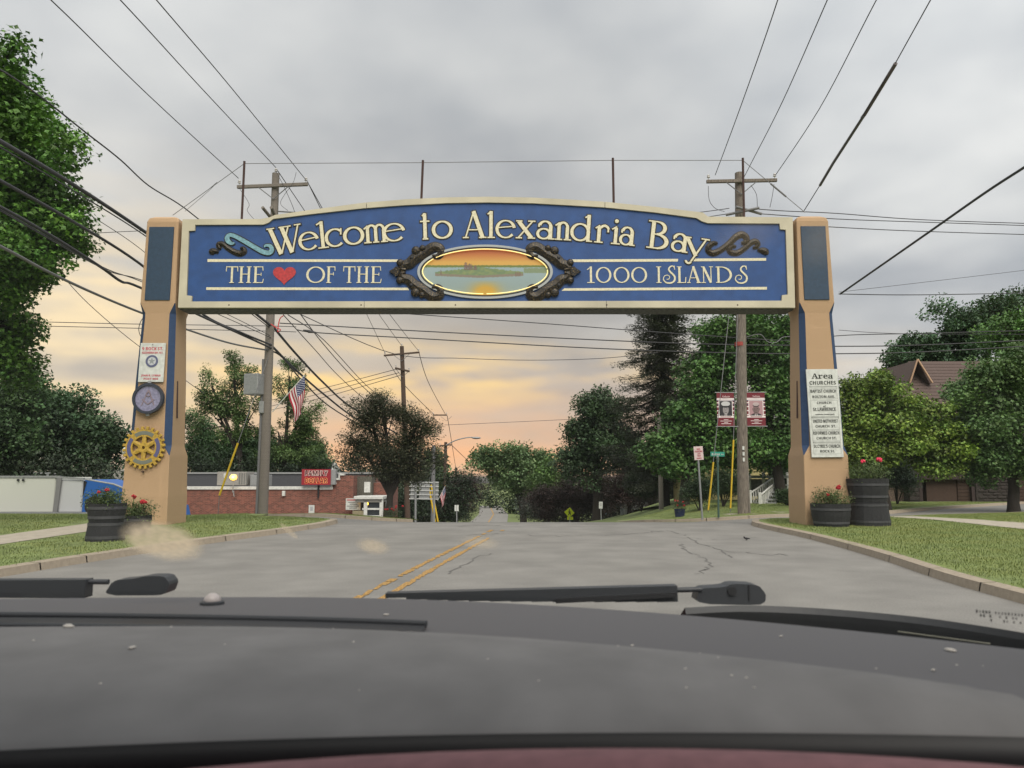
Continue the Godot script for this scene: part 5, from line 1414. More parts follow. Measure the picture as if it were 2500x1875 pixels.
# ---------- brick store on the left
func brick_store() -> void:
	var z := -52.0
	var fl := height(-12.0, -52.0) - 0.05
	var t := thing("brick_store", "low red brick store with a stepped white coping left of the street", "store", Vector3(-20, fl, z))
	var brick := StandardMaterial3D.new()
	var im := Image.create(256, 256, true, Image.FORMAT_RGB8)
	var rng := RandomNumberGenerator.new()
	rng.seed = 2
	im.fill(Color(0.50, 0.42, 0.38))
	for row in 16:
		for col in 9:
			var t2 := rng.randf_range(0.75, 1.15)
			var x0 := col * 32 - (16 if row % 2 else 0)
			im.fill_rect(Rect2i(x0 + 1, row * 16 + 1, 29, 13).intersection(Rect2i(0, 0, 256, 256)), Color(0.49 * t2, 0.285 * t2, 0.235 * t2))
	im.generate_mipmaps()
	brick.albedo_texture = ImageTexture.create_from_image(im)
	brick.uv1_triplanar = true
	brick.uv1_world_triplanar = true
	brick.uv1_scale = Vector3(0.55, 0.82, 0.55)
	brick.roughness = 0.9
	var e := func(u: float, v: float) -> Vector2: return Vector2(0, 0)
	var y0: float = 0.265          # underside of the coping on the low part
	var xs := [-42.0, -12.074, -11.825, -11.577, -11.329, -10.646]
	var ys := [y0, 0.635, 0.913, 1.221]
	var prof := [Vector2(xs[0], fl), Vector2(xs[0], ys[0])]
	for i in range(1, 4):
		prof.append(Vector2(xs[i], ys[i - 1])); prof.append(Vector2(xs[i], ys[i]))
	prof.append(Vector2(xs[5], ys[3])); prof.append(Vector2(xs[5], fl))
	part("front_wall", mb().extr(PackedVector2Array(prof), Transform3D.IDENTITY, z - 0.35, z), brick, t)
	part("side_wall", mb().box(Vector3(xs[5] - 0.15, (fl + ys[3]) / 2.0, z - 7.4), Vector3(0.3, ys[3] - fl, 14.0)), brick, t)
	part("rear_wall", mb().box(Vector3((xs[0] + xs[5]) / 2.0, (fl + ys[0]) / 2.0, z - 14.5), Vector3(xs[5] - xs[0] - 0.4, ys[0] - fl, 0.3)), brick, t)
	part("end_wall", mb().box(Vector3(xs[0] + 0.1, (fl + ys[0]) / 2.0 - 0.03, z - 7.4), Vector3(0.3, ys[0] - fl, 14.0)), brick, t)
	var coping: Material = mats.white
	part("coping", mb().box(Vector3((xs[0] + xs[1]) / 2.0, ys[0] + 0.12, z - 0.15), Vector3(xs[1] - xs[0] + 0.12, 0.2, 0.5), Basis.IDENTITY, 0.01), coping, t)
	for i in range(1, 4):
		part("coping", mb().box(Vector3((xs[i] + xs[i + 1]) / 2.0, ys[i] + 0.06, z - 0.15), Vector3(xs[i + 1] - xs[i] + 0.1, 0.12, 0.5), Basis.IDENTITY, 0.01), coping, t)
		part("coping", mb().box(Vector3(xs[i] - 0.02, (ys[i - 1] + ys[i]) / 2.0 + 0.1, z - 0.14), Vector3(0.09, ys[i] - ys[i - 1] + 0.1, 0.48)), coping, t)
	part("roof", mb().box(Vector3((xs[0] + xs[5]) / 2.0, ys[0] - 0.35, z - 7.5), Vector3(xs[5] - xs[0] - 0.7, 0.2, 13.8)), mats.asphalt_dark, t)
	part("rear_parapet", mb().box(Vector3((xs[0] + xs[5]) / 2.0, ys[0] + 0.55, z - 14.6), Vector3(xs[5] - xs[0] - 0.4, 1.1, 0.3)), mat(0.06, 0.062, 0.07, 0.8), t)
	part("rear_parapet_cap", mb().box(Vector3((xs[0] + xs[5]) / 2.0, ys[0] + 1.15, z - 14.6), Vector3(xs[5] - xs[0] - 0.2, 0.14, 0.5)), mats.galv, t)
	part("wall_fixture", mb().box(Vector3(-15.273,0.022,-51.9), Vector3(0.2, 0.34, 0.2), Basis.IDENTITY, 0.02), mats.white, t)
	part("wall_fixture", mb().tube([Vector3(-18.627,0.206,-51.9), Vector3(-18.597,-0.069,-51.85), Vector3(-18.507,-0.187,-51.7)], 0.03, 6), mats.galv, t)
	# entrance porch at the right corner
	var roof_y: float = -0.228
	var pl: float = -10.349
	var pr: float = -8.432
	part("porch_roof", mb().box(Vector3((pl + pr) / 2.0, roof_y, z - 0.2), Vector3(pr - pl, 0.2, 3.0), Basis.IDENTITY, 0.02), mats.white, t)
	part("porch_fascia", mb().box(Vector3((pl + pr) / 2.0, roof_y - 0.2, z - 0.2), Vector3(pr - pl - 0.2, 0.2, 2.8)), mat(0.2, 0.19, 0.17), t)
	for u in [-9.581, -8.55]:
		part("door_post", mb().box(Vector3(u, (fl + roof_y) / 2.0 - 0.1, z + 1.1), Vector3(0.22, roof_y - fl, 0.2)), mats.white, t)
	part("porch_wall", mb().box(Vector3(-10.036, fl + 0.45, z + 1.05), Vector3(0.796, 0.9, 0.15)), mat(0.30, 0.26, 0.16, 0.9, "mild", 0.8), t)
	part("porch_back_wall", mb().box(Vector3((pl + pr) / 2.0, (fl + roof_y) / 2.0, z - 1.4), Vector3(pr - pl, roof_y - fl, 0.2)), mat(0.09, 0.075, 0.055, 0.9, "mild", 1.0), t)
	part("glazed_door", mb().box(Vector3(-9.035, (fl + roof_y) / 2.0, z + 1.05), Vector3(0.857, roof_y - fl - 0.1, 0.05)), mats.glass, t)
	for q in [0.55, 1.02]:
		part("door_rail", mb().box(Vector3(-9.187, fl + q, z + 1.1), Vector3(1.225, 0.12, 0.1)), mats.white, t)
	part("side_panel", mb().box(Vector3(-8.126, fl + 0.7, z + 0.9), Vector3(0.337, 1.7, 0.15)), mats.galv, t)
	# taller brick part and grey wall behind the porch
	part("upper_block", mb().box(Vector3(-9.864, (fl + Vector3(-9.879,0.707,-54).y) / 2.0, z - 3.4), Vector3(3.0, Vector3(-9.879,0.707,-54).y - fl, 3.0)), brick, t)
	part("grey_bay", mb().box(Vector3(-10.571, (fl + Vector3(-10.598,1.157,-53.5).y) / 2.0, z - 1.9), Vector3(1.9, Vector3(-10.598,1.157,-53.5).y - fl, 1.3)), mat(0.2, 0.19, 0.15, 0.8, "blot", 0.7), t)
	part("upper_window", mb().box(Vector3(-9.78,0.438,-52.8) + Vector3(0, 0, 0.45), Vector3(0.4, 0.7, 0.08)), mats.white, t)
	# store sign on the roof edge
	var c: Vector3 = Vector3(-13.061,1.114,-51.6)
	t = thing("store_sign", "red lit box sign with white-edged lettering above the brick wall", "sign", c)
	var w: float = 1.928
	part("cabinet", mb().box(c + Vector3(0.16, 0, -0.35), Vector3(w + 0.3, 1.026, 0.5), Basis.IDENTITY, 0.02), mats.galv, t)
	var face := mat(0.27, 0.012, 0.022, 0.5)
	face.emission_enabled = true
	face.emission = Color(0.42, 0.02, 0.04)
	face.emission_energy_multiplier = 0.05
	part("face", mb().box(c + Vector3(0, 0, -0.02), Vector3(w, 1.042, 0.08)), face, t)
	var pale := mat(0.8, 0.66, 0.6, 0.5)
	var orange := mat(0.85, 0.4, 0.16, 0.5)
	orange.emission_enabled = true
	orange.emission = Color(0.9, 0.45, 0.2)
	orange.emission_energy_multiplier = 0.15
	var maroon := mat(0.10, 0.006, 0.012, 0.6)
	for l in [["FAMILY", 0.25, pale, 1.5], ["DOLLAR", -0.24, orange, 1.48]]:
		for q in [[-0.022, 0.022], [0.022, 0.022], [-0.022, -0.022], [0.022, -0.022]]:
			lettering("letter_edge", l[0], 0.33, c + Vector3(q[0], l[1] + q[1], 0.022 + absf(q[0]) * 0.1 + q[1] * 0.05), l[2], t, "Droid Sans", l[3], Basis.IDENTITY, 800)
		lettering("lettering", l[0], 0.33, c + Vector3(0, l[1], 0.032), maroon, t, "Droid Sans", l[3], Basis.IDENTITY, 800)
	part("bracket", mb().cyl(c + Vector3(0.1, -0.498, -0.3), c + Vector3(0.1, -1.4, -0.3), 0.08, 0.05, 8), mats.black, t)
	# notices
	c = Vector3(-13.395,-1.021,-51.95)
	t = thing("wall_notice", "small white notice on the brick wall under the red sign", "notice", c)
	part("plate", mb().box(c, Vector3(0.38, 0.55, 0.03)), mats.white_sign, t)
	part("print", mb().box(c + Vector3(0, 0.03, 0.018), Vector3(0.18, 0.28, 0.006)), mat(0.35, 0.36, 0.38), t)
	c = Vector3(-10.507,-0.664,-51.4)
	t = thing("store_notice", "white notice board with rows of dark print at the brick wall's right end", "notice", c)
	part("board", mb().box(c, Vector3(0.97, 0.75, 0.04)), mats.white_sign, t)
	part("print_line", mb().box(c + Vector3(0, 0.27, 0.024), Vector3(0.84, 0.08, 0.006)), mat(0.45, 0.1, 0.1), t)
	for i in 4:
		part("print_line", mb().box(c + Vector3([0.0, 0.03, -0.02, 0.0][i], 0.12 - i * 0.125, 0.024), Vector3([0.66, 0.5, 0.77, 0.5][i], 0.055, 0.006)), mat(0.2, 0.2, 0.2), t)
	part("post", mb().box(c + Vector3(0, -0.8, -0.05), Vector3(0.08, 1.4, 0.06)), mats.galv, t)
	# rooftop cooling unit with the lit floodlight
	c = Vector3(-19.028,1.006,-51.8) + Vector3(0, 0, -1.5)
	t = thing("rooftop_unit", "grey rooftop cooling unit behind the white coping", "cooling unit", c)
	part("casing", mb().box(c, Vector3(1.973, 0.923, 1.6), Basis.IDENTITY, 0.02), mat(0.35, 0.33, 0.3, 0.6, "mild", 0.6), t)
	part("side_casing", mb().box(c + Vector3(1.75, -0.12, 0), Vector3(1.2, 0.764, 1.0), Basis.IDENTITY, 0.02), mats.galv, t)
	for i in 4:
		part("louvre", mb().box(c + Vector3(0.55 + 0.16 * i, 0, 0.81), Vector3(0.08, 0.75, 0.02)), mat(0.16, 0.16, 0.15), t)
	part("panel_label", mb().box(c + Vector3(-0.45, 0.2, 0.805), Vector3(0.18, 0.3, 0.014)), mats.white, t)
	c = Vector3(-18.515,1.1,-51.4)
	t = thing("floodlight", "glowing yellow floodlight in front of the rooftop cooling unit", "floodlight", c)
	var lm := mat(1.0, 0.8, 0.3, 0.4)
	lm.emission_enabled = true
	lm.emission = Color(1.0, 0.72, 0.2)
	lm.emission_energy_multiplier = 3.0
	part("lamp", mb().ell(c, Vector3(0.24, 0.19, 0.08)), lm, t)
	part("housing", mb().box(c + Vector3(0, 0.0, -0.1), Vector3(0.5, 0.42, 0.1), Basis.IDENTITY, 0.02), mats.galv, t)
	part("stem", mb().cyl(c + Vector3(0, -0.1, -0.1), c + Vector3(-0.05, -1.0, -0.1), 0.03, 0.03, 6), mats.galv, t)
	glow(c + Vector3(0, 0, 0.12), Color(1.0, 0.75, 0.35), 0.25, 0.12)
	c = Vector3(-9.514,-0.619,-51)
	t = thing("porch_lamp", "small lit yellow lamp on a white stem in the store's porch", "lamp", c)
	part("bulb", mb().ell(c, Vector3(0.13, 0.13, 0.13)), lm, t)
	part("stem", mb().cyl(c + Vector3(0, -0.06, 0), c + Vector3(0, -1.1, 0), 0.04, 0.04, 6), mats.white, t)
	glow(c, Color(1.0, 0.75, 0.35), 0.12, 0.08)
	# dark-roofed house behind the store
	c = on(-20.88, 84.0)
	t = thing("dark_roofed_house", "house with a dark shingle roof behind the red store sign", "house", c)
	var hx0: float = -24.895
	var hx1: float = -18.973
	var ridge: float = 2.705
	var eave: float = 0.854
	var dark := mat(0.04, 0.043, 0.052, 0.85, "mild", 1.0)
	var rf := mb()
	for s in [[-81.0, 0.5], [-91.0, -0.5]]:
		rf.quad(Vector3(hx0, ridge, -86), Vector3(hx1 - 1.0, ridge, -86), Vector3(hx1, eave, s[0]), Vector3(hx0, eave, s[0]), Vector3(0, 1, s[1]))
	part("roof", rf, dark, t)
	part("wall", mb().box(Vector3((hx0 + hx1) / 2.0, (c.y + eave) / 2.0, -86), Vector3(hx1 - hx0 - 0.6, eave - c.y, 9.4)), mat(0.4, 0.4, 0.38), t)
	part("gable", mb().extr(PackedVector2Array([Vector2(81.2, eave), Vector2(86, ridge - 0.1), Vector2(90.8, eave)]), Transform3D(Basis(Vector3(0, 0, -1), Vector3.UP, Vector3(1, 0, 0)), Vector3(hx1 - 0.7, 0, 0)), -0.1, 0.1), mat(0.4, 0.4, 0.38), t)
	part("barge_board", mb().tube([Vector3(hx1 - 0.95, ridge, -86), Vector3(hx1 + 0.05, eave, -81)], 0.14, 4), mats.white, t)

func glow(at: Vector3, col: Color, energy: float, size: float) -> void:
	var l := OmniLight3D.new()
	l.name = numbered("lamp_light")
	l.position = at
	l.light_color = col
	l.light_energy = energy
	l.light_size = size
	l.omni_range = 12.0
	l.omni_attenuation = 2.0
	l.shadow_enabled = true
	add_child(l, true)

func trailer_and_roof_units() -> void:
	var z := -27.5
	var g := height(-18.0, z)
	var t := thing("box_trailer", "long white box trailer with grey corner post at the far left", "trailer", Vector3(-19, g, z))
	var cx: float = -16.11                      # the corner post
	var top: float = 1.17
	var low: float = -0.065 
	var grey := mat(0.2, 0.2, 0.2, 0.5)
	var white := mat(0.55, 0.56, 0.51, 0.5)
	part("side", mb().box(Vector3(cx - 3.2, (top + low) / 2.0, z - 1.2), Vector3(6.2, top - low, 2.4), Basis.IDENTITY, 0.03), white, t)
	part("front_face", mb().box(Vector3(cx + 0.42, (top + low) / 2.0 - 0.05, z - 1.15), Vector3(0.84, top - low - 0.1, 2.2), Basis.IDENTITY, 0.03), mat(0.52, 0.53, 0.54, 0.35), t)
	part("corner_post", mb().box(Vector3(cx, (top + low) / 2.0, z + 0.01), Vector3(0.16, top - low, 0.06), Basis(Vector3(0, 0, 1), -0.07), 0.01), grey, t)
	part("top_rail", mb().box(Vector3(cx - 3.1, top + 0.02, z - 0.02), Vector3(6.3, 0.07, 0.1)), mats.galv, t)
	part("top_rail", mb().box(Vector3(cx + 0.44, top - 0.03, z - 0.05), Vector3(0.88, 0.07, 0.1), Basis(Vector3(0, 0, 1), -0.06)), mats.galv, t)
	part("lower_rail", mb().box(Vector3(cx - 2.6, low - 0.04, z - 0.02), Vector3(7.6, 0.1, 0.12)), mats.galv, t)
	for q in [Vector3(-17.519,1.072,-27.45), Vector3(-17.338,1.072,-27.45)]:
		part("marker_lamp", mb().ell(q, Vector3(0.05, 0.045, 0.03)), mats.black, t)
	for q in [-6.0, -5.2, -1.0]:
		part("wheel", mb().cyl(Vector3(cx + q, g + 0.4, z - 0.1), Vector3(cx + q, g + 0.4, z - 0.4), 0.42, 0.42, 20), mats.black, t)
	part("vent_pipe", mb().cyl(Vector3(-16.986,1.184,-28.3), Vector3(-16.996,1.319,-28.3), 0.04, 0.04, 8), mats.galv, t)
	part("vent_cap", mb().cyl(Vector3(-16.994,1.302,-28.3), Vector3(-16.997,1.335,-28.3), 0.1, 0.08, 10), mats.galv, t)
	# blue truck in front of it
	var bl := mat(0.014, 0.11, 0.40, 0.55)
	var x0: float = -15.226
	var x1: float = -13.196
	var h1: float = 1.072
	t = thing("blue_truck", "bright blue truck with a sloping hood behind the tall left planter", "truck", Vector3((x0 + x1) / 2.0, g, z - 1.1))
	var cab := [Vector2(x0 - 0.32, g - 0.05), Vector2(x0 - 0.05, h1 - 0.02), Vector2(x0 + 0.15, h1 + 0.02), Vector2(x0 + 1.0, h1 - 0.18), Vector2(x0 + 1.8, h1 - 0.5), Vector2(x0 + 2.2, h1 - 0.85), Vector2(x0 + 2.9, h1 - 0.95), Vector2(x0 + 3.0, g - 0.05)]
	part("cab", mb().extr(PackedVector2Array(cab), Transform3D.IDENTITY, z - 2.1, z - 0.12), bl, t)
	part("door_edge", mb().strip([cab[0] + Vector2(0.02, 0.05), cab[1] + Vector2(0.05, -0.02)], [0.14, 0.14], false, Transform3D.IDENTITY, z - 0.14, z - 0.1), mats.black, t)
	part("roof_edge", mb().tube([Vector3(x0, h1 + 0.02, z - 0.15), Vector3(x0 + 1.0, h1 - 0.15, z - 0.15), Vector3(x0 + 1.85, h1 - 0.48, z - 0.15)], 0.04, 6), mats.galv, t)
	for q in [0.4, 2.3]:
		part("wheel", mb().cyl(Vector3(x0 + q, g + 0.36, z - 0.1), Vector3(x0 + q, g + 0.36, z - 0.38), 0.36, 0.36, 20), mats.black, t)
	var c: Vector3 = Vector3(-28.112,1.092,-54)
	t = thing("rooftop_unit", "long grey rooftop unit with a dark slot above the blue truck", "cooling unit", c)
	part("casing", mb().box(c, Vector3(3.0, 1.05, 1.6), Basis.IDENTITY, 0.02), mat(0.36, 0.35, 0.31, 0.6, "mild", 0.6), t)
	part("dark_slot", mb().box(c + Vector3(0.5, 0, 0.8), Vector3(0.36, 0.96, 0.03)), mats.black, t)
	part("fan_hub", mb().cyl(c + Vector3(-0.6, 0.03, 0.8), c + Vector3(-0.6, 0.03, 0.86), 0.24, 0.2, 14), mats.galv, t)
	part("pipe", mb().tube([c + Vector3(-1.3, 0.17, 0.83), c + Vector3(-0.8, 0.17, 0.83)], 0.04, 6), mats.white, t)


# ---------- houses on the right
func right_houses() -> void:
	var z := -38.0
	var g := height(20, z) - 0.1
	var shingle := mat(0.125, 0.088, 0.077, 0.95, "mild", 0.6, 0.5)
	var siding := mat(0.095, 0.055, 0.038, 0.85, "streak", 0.8, 0.0, Vector3(0.3, 3, 0.3))
	var stone := mat(0.10, 0.082, 0.072, 0.95, "blot", 0.35, 2.0, Vector3(0.6, 2, 0.6))
	var dark := mat(0.035, 0.022, 0.02, 0.8)
	var t := thing("brown_house", "brown house with a steep shingle roof and stone base right of the arch", "house", Vector3(22, g, z))
	var xl: float = 18.67
	var xr := 33.0
	var eave: float = 2.476
	part("wall", mb().box(Vector3((xl + xr) / 2.0 + 0.9, (g + eave) / 2.0, z - 4.5), Vector3(xr - xl - 1.6, eave - g, 8.8)), siding, t)
	# clapboards, one by one
	var y := g + 0.2
	while y < eave - 0.1:
		part("clapboard", mb().box(Vector3((xl + xr) / 2.0 + 1.6, y, z - 0.06), Vector3(xr - xl - 3.2, 0.15, 0.05), Basis(Vector3.RIGHT, 0.12)), siding, t)
		y += 0.17
	part("stone_column", mb().box(Vector3(19.518, (g + eave) / 2.0, z + 0.1), Vector3(0.504, eave - g, 0.5), Basis.IDENTITY, 0.03), stone, t)
	var rng := RandomNumberGenerator.new()
	rng.seed = 8
	for k in 13:
		for s in 2:
			part("stone", mb().box(Vector3(19.518 + (s - 0.5) * 0.28 + rng.randf_range(-0.03, 0.03), g + 0.15 + k * 0.21, z + 0.36), Vector3(rng.randf_range(0.2, 0.27), 0.18, rng.randf_range(0.03, 0.09)), Basis.IDENTITY, 0.02), stone, t)
	for u in [19.976, 22.53]:
		part("trim_post", mb().box(Vector3(u, (g + 1.161) / 2.0, z + 0.06), Vector3(0.16, 1.161 - g, 0.16)), dark, t)
	part("band_beam", mb().box(Vector3(22.236, 1.161, z + 0.1), Vector3(4.581, 0.28, 0.3), Basis.IDENTITY, 0.02), dark, t)
	part("upper_beam", mb().box(Vector3(21.671, 1.772, z + 0.08), Vector3(3.436, 0.12, 0.2)), dark, t)
	part("stone_wall", mb().box(Vector3(23.592, (g + 1.094) / 2.0, z + 0.05), Vector3(1.924, 1.094 - g, 0.3), Basis.IDENTITY, 0.02), stone, t)
	for k in 9:
		for s in 4:
			var w := rng.randf_range(0.3, 0.46)
			part("stone", mb().box(Vector3(22.937 + s * 0.46 + (0.2 if k % 2 else 0.0), g + 0.1 + k * 0.155, z + 0.21), Vector3(w, rng.randf_range(0.09, 0.13), rng.randf_range(0.03, 0.09)), Basis.IDENTITY, 0.02), stone, t)
	part("window", mb().box(Vector3(18.925,1.703,-37.9), Vector3(0.6, 1.25, 0.12)), mats.glass, t)
	for q in [[-0.32, 0, 0.08, 1.35], [0.32, 0, 0.08, 1.35], [0, 0.65, 0.7, 0.08], [0, -0.65, 0.7, 0.08], [0, 0, 0.05, 1.3]]:
		part("window_frame", mb().box(Vector3(18.925,1.703,-37.9) + Vector3(q[0], q[1], 0.07), Vector3(q[2], q[3], 0.08)), mat(0.36, 0.3, 0.25), t)
	part("window_wall", mb().box(Vector3(19.01, (g + eave) / 2.0, z - 0.6), Vector3(2.2, eave - g, 0.8)), mat(0.25, 0.18, 0.14, 0.9, "blot", 0.8), t)
	# roof: ridge running right from a small clipped gable
	var rl: Vector3 = Vector3(21.377,7.328,-41)
	var rr := rl + Vector3(16.0, 0, 0)
	var e0 := Vector3(18.557 - 0.5, eave + 0.1, z + 0.9)
	var e1 := Vector3(34.0, eave + 0.1, z + 0.9)
	var roof := mb()
	for k in 26:
		var a := k / 26.0
		var b := (k + 1) / 26.0
		var p0 := e0.lerp(rl + Vector3(0.4 * 0, 0, 0), a); var p1 := e1.lerp(rr, a)
		var p2 := e1.lerp(rr, b) + Vector3(0, 0.0, 0); var p3 := e0.lerp(rl, b)
		var n := (p1 - p0).cross(p3 - p0).normalized()
		if n.y < 0:
			n = -n
		roof.quad(p0 + n * 0.03, p1 + n * 0.03, p2 + n * 0.012, p3 + n * 0.012, n)
		roof.quad(p0, p1, p1 + n * 0.03, p0 + n * 0.03, Vector3(0, 0, 1))
	roof.quad(rl, rr, Vector3(34, eave, z - 9), Vector3(e0.x, eave, z - 9), Vector3(0, 1, -1))
	part("roof", roof, shingle, t)
	var ga: Vector3 = Vector3(21.141,7.218,-40.6)
	var gl: Vector3 = Vector3(20.571,5.975,-40.4)
	var gr: Vector3 = Vector3(21.723,5.975,-40.4)
	var gm := mb()
	gm.extr(PackedVector2Array([Vector2(ga.x, ga.y - 0.15), Vector2(gl.x + 0.15, gl.y), Vector2(gr.x - 0.1, gr.y)]), Transform3D.IDENTITY, -41.3, -40.9)
	part("gable_vent", gm, dark, t)
	part("barge_board", mb().tube([ga + Vector3(0, 0.02, 1.0), gl + Vector3(0, 0, 1.0)], 0.055, 4), mat(0.35, 0.22, 0.14), t)
	part("barge_board", mb().tube([ga + Vector3(0, 0.02, 1.0), gr + Vector3(0, 0, 1.0)], 0.055, 4), mat(0.42, 0.27, 0.17), t)
	part("gable_roof", mb().extr(PackedVector2Array([Vector2(ga.x, ga.y), Vector2(ga.x, ga.y - 0.1), Vector2(gr.x, gr.y - 0.05), Vector2(gr.x + 0.1, gr.y)]), Transform3D.IDENTITY, -44.0, -39.6), shingle, t)
	part("gable_roof", mb().extr(PackedVector2Array([Vector2(ga.x, ga.y), Vector2(ga.x, ga.y - 0.1), Vector2(gl.x, gl.y - 0.05), Vector2(gl.x - 0.1, gl.y)]), Transform3D.IDENTITY, -44.0, -39.6), shingle, t)
	# yellow cottage glimpsed between the poles
	var c := on(11.469, 41.0)
	t = thing("yellow_cottage", "pale yellow cottage behind the bush by the street name sign", "house", c)
	part("wall", mb().box(c + Vector3(0, 1.3, -2), Vector3(4.2, 2.8, 4)), mat(0.68, 0.58, 0.28, 0.8, "soft", 1.0), t)
	for k in 12:
		part("clapboard", mb().box(c + Vector3(0, 0.15 + k * 0.22, 0.02), Vector3(4.2, 0.2, 0.03), Basis(Vector3.RIGHT, 0.1)), mat(0.68, 0.58, 0.28, 0.8), t)
	var wf := part("window", mb().box(Vector3(11.247,0.79,-40.9), Vector3(0.55, 0.8, 0.1)), mats.white, t)
	part("pane", mb().box(Vector3(11.247,0.79,-40.9) + Vector3(0.0, 0, 0.05), Vector3(0.4, 0.64, 0.04)), mats.glass, wf)
	part("roof", mb().extr(PackedVector2Array([Vector2(c.x - 2.5, c.y + 2.6), Vector2(c.x, c.y + 4.3), Vector2(c.x + 2.5, c.y + 2.6)]), Transform3D.IDENTITY, -45.4, -40.6), shingle, t)
	# grey porch and white stair rails
	c = on(11.89, 37.0, 0.0)
	t = thing("porch_stairs", "white railed stairs rising to a grey porch right of the banner pole", "stairs", c)
	part("porch_wall", mb().box(Vector3(12.43,0.633,-38.6), Vector3(1.21, 0.838, 0.5), Basis.IDENTITY, 0.01), mat(0.25, 0.245, 0.23, 0.8, "soft", 1.0), t)
	part("porch_roof", mb().box(Vector3(12.501,1.16,-38.4), Vector3(1.944, 0.14, 2.2)), mats.galv, t)
	for u in [1617, 1648, 1700]:
		part("porch_post", mb().box(Vector3(-25.374,0.637,-38.4) * Vector3(0, 1, 1) + Vector3(sign_x(u, 38.4), -0.1, 0.4), Vector3(0.12, 1.7, 0.12)), mats.white, t)
	for rail in [[Vector3(10.922,0.407,-35.6), Vector3(12.667,1.141,-37.4)], [Vector3(11.045,0.329,-34.6), Vector3(12.474,0.904,-36.6)]]:
		var a: Vector3 = rail[0]
		var b: Vector3 = rail[1]
		part("handrail", mb().tube([a, b], 0.05, 4), mats.white, t)
		part("lower_rail", mb().tube([a - Vector3(0, 0.85, 0), b - Vector3(0, 0.85, 0)], 0.04, 4), mats.white, t)
		part("newel_post", mb().box(a - Vector3(0, 0.45, 0), Vector3(0.14, 1.2, 0.14), Basis.IDENTITY, 0.01), mats.white, t)
		for k in 11:
			var q := a.lerp(b, (k + 0.5) / 11.0)
			part("baluster", mb().box(q - Vector3(0, 0.44, 0), Vector3(0.045, 0.84, 0.045)), mats.white, t)
	for k in 7:
		var q: Vector3 = Vector3(10.963,-0.28,-35)
		part("step", mb().box(Vector3(q.x + 0.22 * k + 0.3, q.y + 0.1 + 0.16 * k, -35.0 - 0.27 * k), Vector3(1.0, 0.06, 0.32)), mats.galv, t)
	# pale houses glimpsed low behind the purple trees
	c = on(11.885, 85.0)
	t = thing("pale_blue_house", "pale blue gable glimpsed low behind the purple trees", "house", c)
	part("wall", mb().box(Vector3(10.715,-3.514,-85) + Vector3(0, 0, -2), Vector3(2.0, 2.4, 4)), mat(0.3, 0.45, 0.52), t)
	part("roof", mb().extr(PackedVector2Array([Vector2(9.853, -3.315), Vector2(10.768, -2.766), Vector2(11.53, -3.315)]), Transform3D.IDENTITY, -90, -84), mats.galv, t)
	c = on(9.848, 62.0)
	t = thing("white_porch", "white columned porch glimpsed below the tall dark tree", "porch", c)
	for u in [1353, 1365, 1379, 1388]:
		part("column", mb().box(Vector3(sign_x(u, 62), -1.643, -62), Vector3(0.22, 2.0, 0.22)), mats.white, t)
	part("beam", mb().box(Vector3(9.75,-1.278,-62), Vector3(2.0, 0.18, 0.3)), mats.white, t)
	part("wall", mb().box(Vector3(10.056,-1.849,-64), Vector3(2.2, 1.8, 0.3)), mat(0.3, 0.32, 0.32), t)

func sign_x(u: float, d: float) -> float:
	return (u * 0.46293 - 512.0) / 768.0 * d * 0.985

